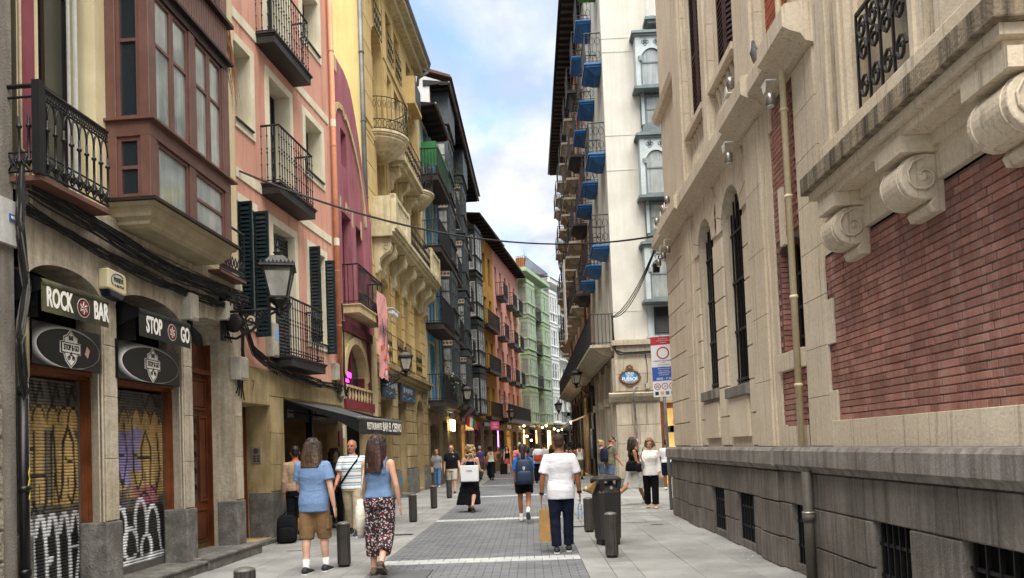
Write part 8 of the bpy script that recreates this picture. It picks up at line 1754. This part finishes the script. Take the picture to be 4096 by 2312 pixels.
def soft_box(w, d, h, c, p=3.0, n=20, top=0.75):
    """rounded bag volume standing on z=c.z"""
    b = B(); rings = []
    for i, (f, g) in enumerate(((0.0,0.75),(0.04,0.95),(0.3,1.0),(0.7,0.97),(0.9,0.86),(0.98,top*0.85),(1.0,top*0.5))): rings.append(ellring((c[0],c[1],c[2]+h*f), w/2*g, d/2*(g if f < 0.5 else g*0.9), n, p))
    return b.loft(rings)
BLK, NAVY, WHT = cloth('#15151a'), cloth('#141a2c', '#0f1422'), cloth('#d9d8d6', '#cfcecd')
SHOE_W, SHOE_K, SOLE_W = plain('white_shoe', '#cfcdc8', 0.6), mat('dark_sneaker', '#2c2f36', '#1d2026', rough=0.7, scale=12), plain('white_sole', '#c9c6bf', 0.6)
H_BR, H_DK, H_BL, H_GR = hairm('#59432f', '#21170f'), hairm('#1d1613', '#0f0b09'), hairm('#b39a6c', '#8a6f45'), hairm('#a8a49c', '#807c74')
H_DB = hairm('#45291f', '#251510'); H_CH = hairm('#7d5a3c', '#563a25')
# --- man in blue shirt
p = Person('long-haired man in a blue T-shirt and khaki cargo shorts, seen from behind', (-2.93,9.86), 6, 1.80, 'm', 1.0, 'pale', ((-4,6),(10,4)), ((12,10,55),(-6,13,18)), q=0); p.body()
p.top(cloth('#7089ad', '#667d9e', scale=60), 'tee', 0.80, 0.034, 0.66, loose=1.2); p.legs_(cloth('#7d6244', '#6f563b'), 1.12, 0.112, 0.098, name='cargo_shorts'); p.hair(H_BR, 'long', 0.27); p.shoes(SHOE_K, SOLE_W, socks=plain('white_sock', '#d0cfcb', 0.8))
for sx in (-1, 1): h = p.J[0 if sx < 0 else 1]; c = h[0].lerp(h[1], 0.62)+V(sx*0.085,0,0); B().box(c.x-0.02,c.x+0.022,c.y-0.07,c.y+0.07,c.z-0.09,c.z+0.08).obj('cargo_pocket', cloth('#7d6244', '#6f563b'), p.t, bevel=0.012)
# --- woman in blue top and floral trousers
p = Person('woman in a blue tank top and dark floral cropped trousers, seen from behind', (-1.98,9.50), 2, 1.80, 'f', 1.02, 'fair', ((2,2),(-10,34)), ((8,8,20),(-8,15,20)), yaw=20, q=0); p.body()
p.top(cloth('#677f9f', '#5d7392'), 'tank', 0.97, 0.020, name='tank_top'); p.legs_(floral(), 1.62, 0.118, 0.098, 1.05, 'floral_trousers', 0.012); p.hair(H_DB, 'long', 0.36); p.shoes(mat('sandal_brown', '#5f5248', '#473d35', rough=0.8), plain('sandal_sole', '#4d4438', 0.8), 'sandal')
tb = thing('tote_bag', 'white cloth tote bag hanging on the shoulder of the woman in blue', 'bag', (-1.98,9.50,0), -2)
b = B(); b.loft([ellring((-0.235+0.03*f-0.05*f*f,0.02,0.98-0.50*f), (0.055+0.06*sin(pi*min(1,f*1.1)**0.8))*0.72, 0.12+0.07*sin(pi*f*0.8)-0.10*f**3, 16, 2.2) for f in [i/8 for i in range(9)]]); o = b.obj('bag_cloth', cloth('#d2cdbf', '#c2bcad', scale=9), tb, smooth=True)
for dy in (-0.06,0.05): strap(tb, [(-0.235,0.02+dy,0.97),(-0.19,dy,1.25),(-0.145,dy*0.6,1.47+p.dz),(-0.13,dy*0.6-0.01,1.46+p.dz)], MATS[o.data.materials[0].name] if o.data.materials[0].name in MATS else cloth('#d2cdbf', '#c2bcad', scale=9), 0.012, 'bag_handle')
# --- beige man at the bar door with backpack on the ground
p = Person('man in a beige shirt standing at the bar doorway', (-4.42,13.75), -25, 1.75, 'm', 1.0, 'red', ((2,2),(-2,2)), ((-8,6,20),(0,8,30)), q=1); p.body(); p.top(cloth('#a98f76', '#967d66'), 'tee', 0.92, 0.035, 1.9, 'shirt'); p.legs_(BLK, 1.95, 0.1, 0.08); p.hair(H_DK, 'short'); p.shoes(SHOE_K, None)
bp = thing('backpack', 'black backpack standing on the pavement by the granite base', 'backpack', (-4.48,13.35,0), 10)
o = soft_box(0.36,0.24,0.50,(0,0,0.01)).obj('bag_body', cloth('#121214', '#1a1a1d', scale=8), bp, smooth=True); soft_box(0.28,0.10,0.26,(0,-0.12,0.03)).obj('front_pocket', cloth('#121214', '#1a1a1d', scale=8), bp, smooth=True)
strap(bp, [(-0.06,0,0.5),(0,0,0.57),(0.06,0,0.5)], BLK, 0.014, 'grab_handle'); [strap(bp, [(sx*0.09,0.1,0.45),(sx*0.1,0.15,0.3),(sx*0.12,0.11,0.1)], BLK, 0.018) for sx in (-1, 1)]
# --- man in striped polo
p = Person('bald older man in a striped polo shirt and beige trousers walking towards the camera', (-3.47,14.25), 178, 1.86, 'm', 1.12, 'red', ((14,4),(-12,14)), ((-10,12,25),(14,10,35)), yaw=8, q=0); p.body(); p.top(stripe_cloth(), 'tee', 0.86, 0.032, 0.75, 'polo_shirt', 1.2); p.legs_(cloth('#b9ab90', '#a89a7f'), 1.93, 0.112, 0.088); p.face('#8d8478', None); p.hair(H_GR, 'thin'); p.shoes(SHOE_K, SOLE_W)
k = p.k; b = B(); b.tube([p.up(V(-0.05*k,0.05,1.455*k)),p.up(V(0.03*k,0.075,1.47*k)),p.up(V(0.05*k,-0.04,1.48*k))], 0.014, 6); b.obj('collar', plain('polo_collar', '#d9d7d2', 0.8), p.t, smooth=True)
strap(p.t, [p.up(V(-0.13*k,-0.02,1.475*k)),p.up(V(-0.10*k,0.135,1.36*k)),p.up(V(0.02*k,0.185,1.20*k)),p.up(V(0.13*k,0.165,1.05*k)),p.up(V(0.20*k,0.08,0.96*k))], BLK, 0.02, 'bag_strap')
# --- person inside the bar doorway
p = Person('dark-haired person half hidden inside the bar entrance', (-4.25,15.9), 150, 1.68, 'f', 1.0, 'tan', ((0,0),(0,0)), q=2); p.body(); p.top(cloth('#4a4a52'), 'tee', 0.9, 0.03, 0.6); p.legs_(BLK, 1.95, 0.1, 0.075); p.hair(H_DK, 'curly'); p.shoes(SHOE_K, None)
# --- woman in grey stripes with tan handbag
p = Person('short-haired woman in grey striped top and jeans by the wall on the left', (-4.05,31.6), 175, 1.62, 'f', 1.12, 'fair', ((8,2),(-8,6)), ((0,8,10),(20,4,100)), q=2); p.body(); p.top(thin_stripe(), 'tee', 0.88, 0.025, 0.8); p.legs_(cloth('#5d86b5', '#4d749f'), 1.95, 0.105, 0.078, name='jeans'); p.hair(H_BL, 'short'); p.face(); p.shoes(SHOE_W, None)
hb = thing('handbag', 'tan handbag of the woman in grey stripes', 'bag', (-4.05,31.6,0), -175); soft_box(0.32,0.16,0.26,(0.30,0.12,0.62)).obj('bag_body', cloth('#b39a6e', '#a3895d'), hb, smooth=True); strap(hb, [(0.24,0.12,0.85),(0.22,0.05,1.2),(0.15,0.0,1.40)], cloth('#b39a6e', '#a3895d'), 0.012)
# --- man in black shirt
p = Person('bearded man in sunglasses, black T-shirt and pale shorts', (-2.87,26.6), 178, 1.76, 'm', 1.12, 'fair', ((10,4),(-10,14)), ((6,14,18),(-6,12,14)), q=1); p.body(); p.top(cloth('#16161a', '#101014'), 'tee', 0.90, 0.03, 0.7); p.legs_(cloth('#b9b1a0', '#a9a190'), 1.0, 0.112, 0.1, name='shorts'); p.hair(H_CH, 'short'); p.face('#4a3a2c', '#15130f', '#8d7a66'); p.shoes(SHOE_K, SOLE_W)
o = B(); o.tube([p.up(V(-0.08*p.k+0.022*cos(a),0.152*p.k,1.33*p.k+0.022*sin(a))) for a in [i*pi/5 for i in range(9)]], 0.006, 5); o.obj('ring_logo', plain('logo_white', '#c9c9c9', 0.7), p.t)
# --- woman in long black dress with white shopping bag
p = Person('curly blonde woman in a long black dress, seen from behind', (-1.53,18.6), 8, 1.66, 'f', 1.18, 'fair', ((8,2),(-14,22)), ((-6,22,6),(10,12,70)), q=1); p.body(); p.skirt(cloth('#0d0d10', '#121216'), 0.20, 0.30, 0.26, 1.06, 'dress', True, 0.035, -0.09, 1.34); p.hair(H_BL, 'curly'); p.shoes(mat('sandal_brown', '#5f5248'), None, 'sandal')
sb_ = thing('shopping_bag', 'large white carrier bag on the back of the woman in black', 'bag', (-1.53,18.6,0), -14)
b = B(); b.taper(-0.165,0.275,-0.31,-0.19,0.78,-0.19,0.29,-0.29,-0.21,1.17); b.obj('bag_body', plain('white_card', '#dedfdf', 0.5), sb_, bevel=0.012); B().box(-0.16,0.27,-0.305,-0.195,0.765,0.779).obj('bag_base', plain('grey_card', '#8f9090', 0.6), sb_); B().box(-0.02,0.13,-0.312,-0.300,1.04,1.05).obj('shop_name', plain('grey_print', '#6a6a6c', 0.6), sb_)
strap(sb_, [(-0.08,-0.25,1.16),(-0.03,-0.19,1.32),(0.05,-0.10,1.44)], plain('cord_grey', '#8d8a84', 0.7), 0.010, 'cord_handle'); strap(sb_, [(0.20,-0.25,1.16),(0.16,-0.19,1.32),(0.08,-0.10,1.44)], MATS['cord_grey'], 0.010, 'cord_handle')
# --- girl with blue backpack
p = Person('girl with long dark ponytail, blue shirt and black shorts, seen from behind', (-0.17,15.6), 2, 1.64, 'f', 0.98, 'tan', ((10,3),(-18,38)), ((4,8,12),(8,8,30)), q=1); p.body(); p.top(cloth('#2f70c0', '#2862aa'), 'tee', 0.90, 0.028, 0.72, loose=1.15); p.legs_(BLK, 0.62, 0.12, 0.115, name='shorts'); p.hair(H_DK, 'tail', 0.62); p.shoes(SHOE_W, plain('grey_sole', '#6d6a63', 0.8), socks=plain('white_sock', '#d0cfcb', 0.8))
bp = thing('backpack', 'navy backpack with white crest on the girl with the ponytail', 'backpack', (-0.17,15.6,0), -2)
M_BP = mat('navy_nylon', '#1c2c47', '#16243c', rough=0.6, scale=6, bump=0.2, bscale=30, spec=0.4)
soft_box(0.38,0.22,0.52,(0.03,-0.24,0.80),2.6).obj('bag_body', M_BP, bp, smooth=True); soft_box(0.33,0.10,0.26,(0.03,-0.33,0.82),2.8).obj('front_pocket', M_BP, bp, smooth=True)
B().prism([(0.0,1.17),(0.05,1.17),(0.05,1.13),(0.025,1.09),(0.0,1.13)], -0.347, -0.342).obj('crest', plain('crest_white', '#c9ccd0', 0.6), bp); B().prism([(0.017,1.155),(0.033,1.155),(0.025,1.105)], -0.349, -0.3475).obj('crest_mark', M_BP, bp)
for sx in (-1, 1): strap(bp, [(0.03+sx*0.10,-0.17,1.28),(0.0+sx*0.11,-0.05,1.42),(sx*0.11,0.10,1.33),(sx*0.12,0.12,1.15)], M_BP, 0.026, 'shoulder_strap')
# --- man in white shirt
p = Person('heavy man in a white T-shirt and dark jeans carrying a paper bag, seen from behind', (0.42,11.0), 2, 1.75, 'm', 1.09, 'brown', ((-3,6),(8,5)), ((-6,15,12),(2,14,14)), q=0); p.body(); p.top(cloth('#d6d5d8', '#cbcace', scale=8), 'tee', 0.79, 0.030, 0.80, loose=1.12, fold=0.007); p.legs_(cloth('#141a2e', '#0e1322', scale=10), 1.96, 0.108, 0.080, 0.98, 'jeans', 0.010); p.hair(mat('cropped_hair', '#2e211b', '#3d2b22', rough=0.8, scale=20, bump=0.3), 'thin'); p.shoes(SHOE_K, SOLE_W)
for i in (0, 1):
    w = p.A[i][2]; d = (p.A[i][3]-w).normalized(); B().tube([w-d*0.03,w-d*0.012], 0.036, 12).obj('bracelet', BLK, p.t); B().tube([w-d*0.008,w+d*0.002], 0.036, 12).obj('bracelet', plain('beads', '#4a3328', 0.5), p.t)
hl = p.A[0][3]; hr_ = p.A[1][3]; M0 = p.t.matrix_basis
pb = thing('paper_bag', 'tall brown paper carrier bag in the left hand of the man in white', 'paper bag', (0.42,11.0,0), -2)
M_KR = mat('kraft_bag', '#9f7b4c', '#8d6b3f', rough=0.75, scale=3, bump=0.25, bscale=18)
zb = hl.z-0.10; cx_, cy_ = hl.x+0.0, hl.y+0.03
B().taper(cx_-0.045,cx_+0.125,cy_-0.07,cy_+0.05,zb-0.50,cx_-0.035,cx_+0.115,cy_-0.06,cy_+0.04,zb-0.02).obj('bag_body', M_KR, pb, bevel=0.006); B().taper(cx_-0.043,cx_+0.123,cy_-0.075,cy_-0.068,zb-0.50,cx_+0.02,cx_+0.06,cy_-0.075,cy_-0.0725,zb-0.36).obj('bag_fold', M_KR, pb)
strap(pb, [(cx_+0.0,cy_-0.04,zb-0.03),(cx_+0.005,cy_-0.03,zb+0.03),(cx_+0.03,cy_-0.03,zb+0.06),(cx_+0.06,cy_-0.03,zb+0.03),(cx_+0.07,cy_-0.04,zb-0.03)], M_KR, 0.007, 'twisted_handle')
wbt = thing('water_bottle', 'clear plastic water bottle in the right hand of the man in white', 'bottle', (0.42,11.0,0), -2)
PET = plain('clear_pet', '#dfeaf0', 0.12, 0, 0.6, 1.0, 0.75)
B().lathe([(0.026,0),(0.034,0.01),(0.034,0.05),(0.030,0.06),(0.034,0.07),(0.034,0.12),(0.030,0.13),(0.034,0.14),(0.034,0.19),(0.014,0.24),(0.014,0.27)], (hr_.x-0.01,hr_.y+0.02,hr_.z-0.30), 14).obj('bottle_body', PET, wbt, smooth=True); B().lathe([(0.016,0),(0.016,0.02)], (hr_.x-0.01,hr_.y+0.02,hr_.z-0.03), 12).obj('bottle_cap', plain('blue_cap', '#3a6fb5', 0.5), wbt); B().lathe([(0.0345,0),(0.0345,0.05)], (hr_.x-0.01,hr_.y+0.02,hr_.z-0.23), 14).obj('bottle_label', plain('bottle_label', '#8fb4d4', 0.4), wbt)
# --- couple reading at the corner
p = Person('man in olive T-shirt, denim shorts and dark cap looking down by the corner pier', (2.62,24.7), 62, 1.80, 'm', 1.05, 'red', ((3,2),(-3,3)), ((6,6,22),(10,6,30)), nod=28, lean=8, q=1); p.body(); p.top(cloth('#6a6653', '#5f5b49'), 'tee', 0.86, 0.035, 0.75); p.legs_(cloth('#56657a', '#4a586c'), 0.9, 0.112, 0.105, name='shorts'); p.hair(H_CH, 'thin'); p.shoes(SHOE_K, SOLE_W)
b = B(); b.ell(p.hp(0,-0.01,0.075), (0.085,0.10,0.06), 12, 8, p.hr); b.ell(p.hp(0,0.10,0.06), (0.06,0.06,0.012), 10, 6, p.hr); b.obj('cap', cloth('#23252b'), p.t, smooth=True)
bp = thing('backpack', 'dark blue backpack on the man in the olive shirt', 'backpack', (2.62,24.7,0), -62); soft_box(0.32,0.2,0.46,(0,-0.22,0.98)).obj('bag_body', cloth('#1d2638', '#161d2c'), bp, smooth=True); [strap(bp, [(sx*0.1,-0.14,1.42),(sx*0.12,0.0,1.50),(sx*0.12,0.15,1.30)], BLK, 0.02) for sx in (-1, 1)]
p = Person('blonde woman with sunglasses behind the man in the olive shirt', (2.42,25.3), 75, 1.70, 'f', 1.0, 'fair', ((2,2),(-2,2)), nod=5, q=2); p.body(); p.top(cloth('#5d5a4c'), 'tee', 0.9, 0.025, 0.6); p.legs_(cloth('#56657a'), 0.8, 0.11, 0.1, name='shorts'); p.hair(H_BL, 'bun'); p.face(glasses='#14110f'); p.shoes(SHOE_W, None)
# --- woman in black top and grey skirt striding right
p = Person('dark-haired woman in black top and long pale grey skirt striding to the right', (2.62,19.0), 84, 1.76, 'f', 1.0, 'tan', ((22,6),(-26,24)), ((-12,6,30),(10,6,60)), q=1); p.body(); p.top(cloth('#131318'), 'tank', 0.98, 0.016, name='tank_top'); p.skirt(cloth('#b5b2ab', '#a5a29b'), 0.46, 0.21, 0.30, 1.04); p.hair(H_BR, 'long', 0.22); p.face(); p.shoes(SHOE_W, SOLE_W, socks=plain('grey_sock', '#55524e', 0.8))
hb = thing('handbag', 'black shoulder bag of the woman in the grey skirt', 'bag', (2.62,19.0,0), -84); soft_box(0.14,0.34,0.26,(0.22,-0.10,0.86)).obj('bag_body', cloth('#121215'), hb, smooth=True); strap(hb, [(0.2,-0.1,1.1),(0.16,-0.06,1.35),(0.11,0.0,1.47)], BLK, 0.012)
# --- elderly woman in white
p = Person('elderly woman in white lace jacket and black trousers walking towards the camera', (2.84,17.75), 186, 1.66, 'f', 1.06, 'fair', ((6,3),(-6,8)), ((4,9,14),(14,8,110)), nod=16, yaw=10, q=1); p.body(); p.top(mat('white_lace', '#e4e1db', '#cfcac2', rough=0.9, scale=45, bump=0.4, bscale=60), 'tee', 0.83, 0.040, 1.85, 'jacket', 1.1); p.legs_(cloth('#0f0f13'), 1.95, 0.11, 0.09); p.hair(hairm('#8a6a45', '#6a4d30'), 'bob'); p.face('#6d5a48'); p.shoes(plain('tan_shoe', '#c48f6f', 0.6), None)
hb = thing('handbag', 'black shoulder bag of the elderly woman in white', 'bag', (2.84,17.75,0), -186); soft_box(0.13,0.30,0.20,(0.27,0.10,0.88)).obj('bag_body', cloth('#121215'), hb, smooth=True); strap(hb, [(0.26,0.06,1.06),(0.20,0.04,1.3),(0.14,0.0,1.46)], BLK, 0.012)
# --- person in white shirt by the sign pole
p = Person('person in white T-shirt and navy shorts behind the sign pole', (4.42,24.2), 20, 1.64, 'm', 1.05, 'brown', ((4,2),(-4,4)), ((10,10,60),(10,10,60)), nod=20, q=2); p.body(); p.top(WHT, 'tee', 0.95, 0.03, 0.75); p.legs_(NAVY, 0.95, 0.112, 0.1, name='shorts'); p.hair(H_DK, 'short'); p.shoes(SHOE_W, None)
# --- further away
def walker(label, pos, head, H, sex, sk, topm, kind, botm, bot, hm, hs_, legs=((12,3),(-14,18)), fat=1.0, q=3, shoe=None, sl=0.6, hl=0.3):
    p = Person(label, pos, head, H, sex, fat, sk, legs, ((-10,8,14),(12,8,18)), q=q); p.body()
    p.top(topm, kind, 0.95 if kind == 'tank' else 0.88, 0.02 if kind == 'tank' else 0.03, sl)
    if bot == 'skirt': p.skirt(botm, 0.16, 0.24, 0.24)
    elif bot == 'short': p.legs_(botm, 0.55, 0.118, 0.112, name='shorts')
    elif bot == 'mini': p.skirt(botm, 0.66, 0.20, 0.16)
    else: p.legs_(botm, 1.93, 0.115, 0.105)
    p.hair(hm, hs_, hl)
    if 120 < head % 360 < 240: p.face()
    p.shoes(shoe or SHOE_K, None); return p
walker('woman in white camisole and wide olive trousers by the right hand shops', (2.25,34.0), 10, 1.68, 'f', 'tan', WHT, 'tank', cloth('#4d5234', '#41462b'), 'skirt', H_DK, 'bun', q=2)
walker('woman in cream camisole and wide black trousers walking away', (-1.98,36.6), 5, 1.68, 'f', 'tan', cloth('#c9c4b5'), 'tank', BLK, 'long', H_DK, 'bun', q=2)
walker('woman in black top and pink shorts walking towards the camera', (-1.43,44.4), 180, 1.68, 'f', 'fair', BLK, 'tank', cloth('#a8566a', '#964a5c'), 'mini', H_DK, 'long', q=2)
walker('grey-haired person in dark blue printed shirt walking away', (-2.62,38.0), 10, 1.72, 'm', 'fair', cloth('#3a4a7d', '#6d3a4a'), 'tee', cloth('#3c3a34'), 'long', H_GR, 'short')
walker('person in dark clothes beside the grey-haired man', (-2.2,39.5), 0, 1.70, 'f', 'tan', BLK, 'tee', BLK, 'long', H_DK, 'curly')
walker('woman holding a book in brown dress near the suitcases', (-2.05,46.0), 150, 1.66, 'f', 'tan', cloth('#4a3d33'), 'tank', cloth('#4d443a'), 'skirt', H_DK, 'long')
walker('woman in black top and mustard trousers', (-1.15,53.0), 170, 1.68, 'f', 'tan', BLK, 'tank', cloth('#c08a2a', '#ac7920'), 'long', H_DK, 'long')
walker('woman in black top and white shorts', (-0.62,52.0), 185, 1.68, 'f', 'fair', BLK, 'tank', WHT, 'short', H_DK, 'long')
walker('bald man in pink shirt beyond the girl with the ponytail', (-0.42,27.5), 0, 1.78, 'm', 'red', cloth('#b5706c', '#a5625f'), 'tee', NAVY, 'long', H_GR, 'thin', q=2)
walker('person with a white and red backpack walking away', (0.30,31.5), 0, 1.72, 'f', 'fair', WHT, 'tee', NAVY, 'long', H_BR, 'bob', q=2)
bp = thing('backpack', 'white and red backpack in the middle of the street', 'backpack', (0.30,31.5,0), 0); soft_box(0.36,0.18,0.24,(0,-0.23,0.98)).obj('bag_body', cloth('#b03a34'), bp, smooth=True); soft_box(0.35,0.17,0.28,(0,-0.23,1.2)).obj('bag_top', WHT, bp, smooth=True)
walker('person in white shirt with dark rucksack further along', (0.72,40.0), 0, 1.74, 'm', 'fair', WHT, 'tee', BLK, 'long', H_DK, 'short')
walker('dark-haired woman in brown top right of the man in white', (1.62,30.0), 5, 1.72, 'f', 'brown', cloth('#5a3c30'), 'tank', cloth('#4a3a30'), 'skirt', H_DK, 'curly', q=2)
walker('dark-haired woman in patterned top beside the right hand shops', (2.0,40.0), 170, 1.66, 'f', 'tan', cloth('#4d3540', '#2e2228'), 'tee', BLK, 'long', H_DK, 'long')
walker('woman in dark top far along the street', (1.35,50.0), 180, 1.68, 'f', 'fair', cloth('#2c2a30'), 'tee', cloth('#55504a'), 'long', H_DB, 'long')
walker('man in grey shirt far along the street', (0.15,56.0), 0, 1.76, 'm', 'fair', cloth('#77777c'), 'tee', NAVY, 'long', H_DK, 'short')
walker('woman in yellow top far along the street', (0.95,58.0), 190, 1.66, 'f', 'tan', cloth('#a89a5c'), 'tee', cloth('#3c3a3a'), 'long', H_BR, 'long')
walker('man in dark shirt near the warm bar lights', (-0.2,62.0), 175, 1.78, 'm', 'tan', cloth('#2c3440'), 'tee', cloth('#3a3a3e'), 'long', H_DK, 'short')
walker('man in teal shirt near the magenta sign', (-2.0,56.0), 0, 1.75, 'm', 'fair', cloth('#3c6a70'), 'tee', cloth('#4a4640'), 'long', H_BR, 'short')
for (x, y, lab) in ((-2.62,34.8,'black suitcase beside the woman in wide black trousers'),(-1.62,43.0,'black suitcase behind the woman in pink shorts')):
    t = thing('suitcase', lab, 'suitcase', (x, y, 0), 10, group='suitcases on the left pavement'); B().box(-0.2,0.2,-0.12,0.12,0.06,0.66).obj('shell', cloth('#1b1b1e'), t, bevel=0.03); B().tube([(-0.1,0.08,0.66),(-0.1,0.08,0.95),(0.1,0.08,0.95),(0.1,0.08,0.66)], 0.01, 6).obj('handle', M_BLACK, t)
    for sx in (-0.14,0.14): B().ell((sx,0,0.03), (0.02,0.03,0.03), 8, 6).obj('wheel', M_BLACK, t)
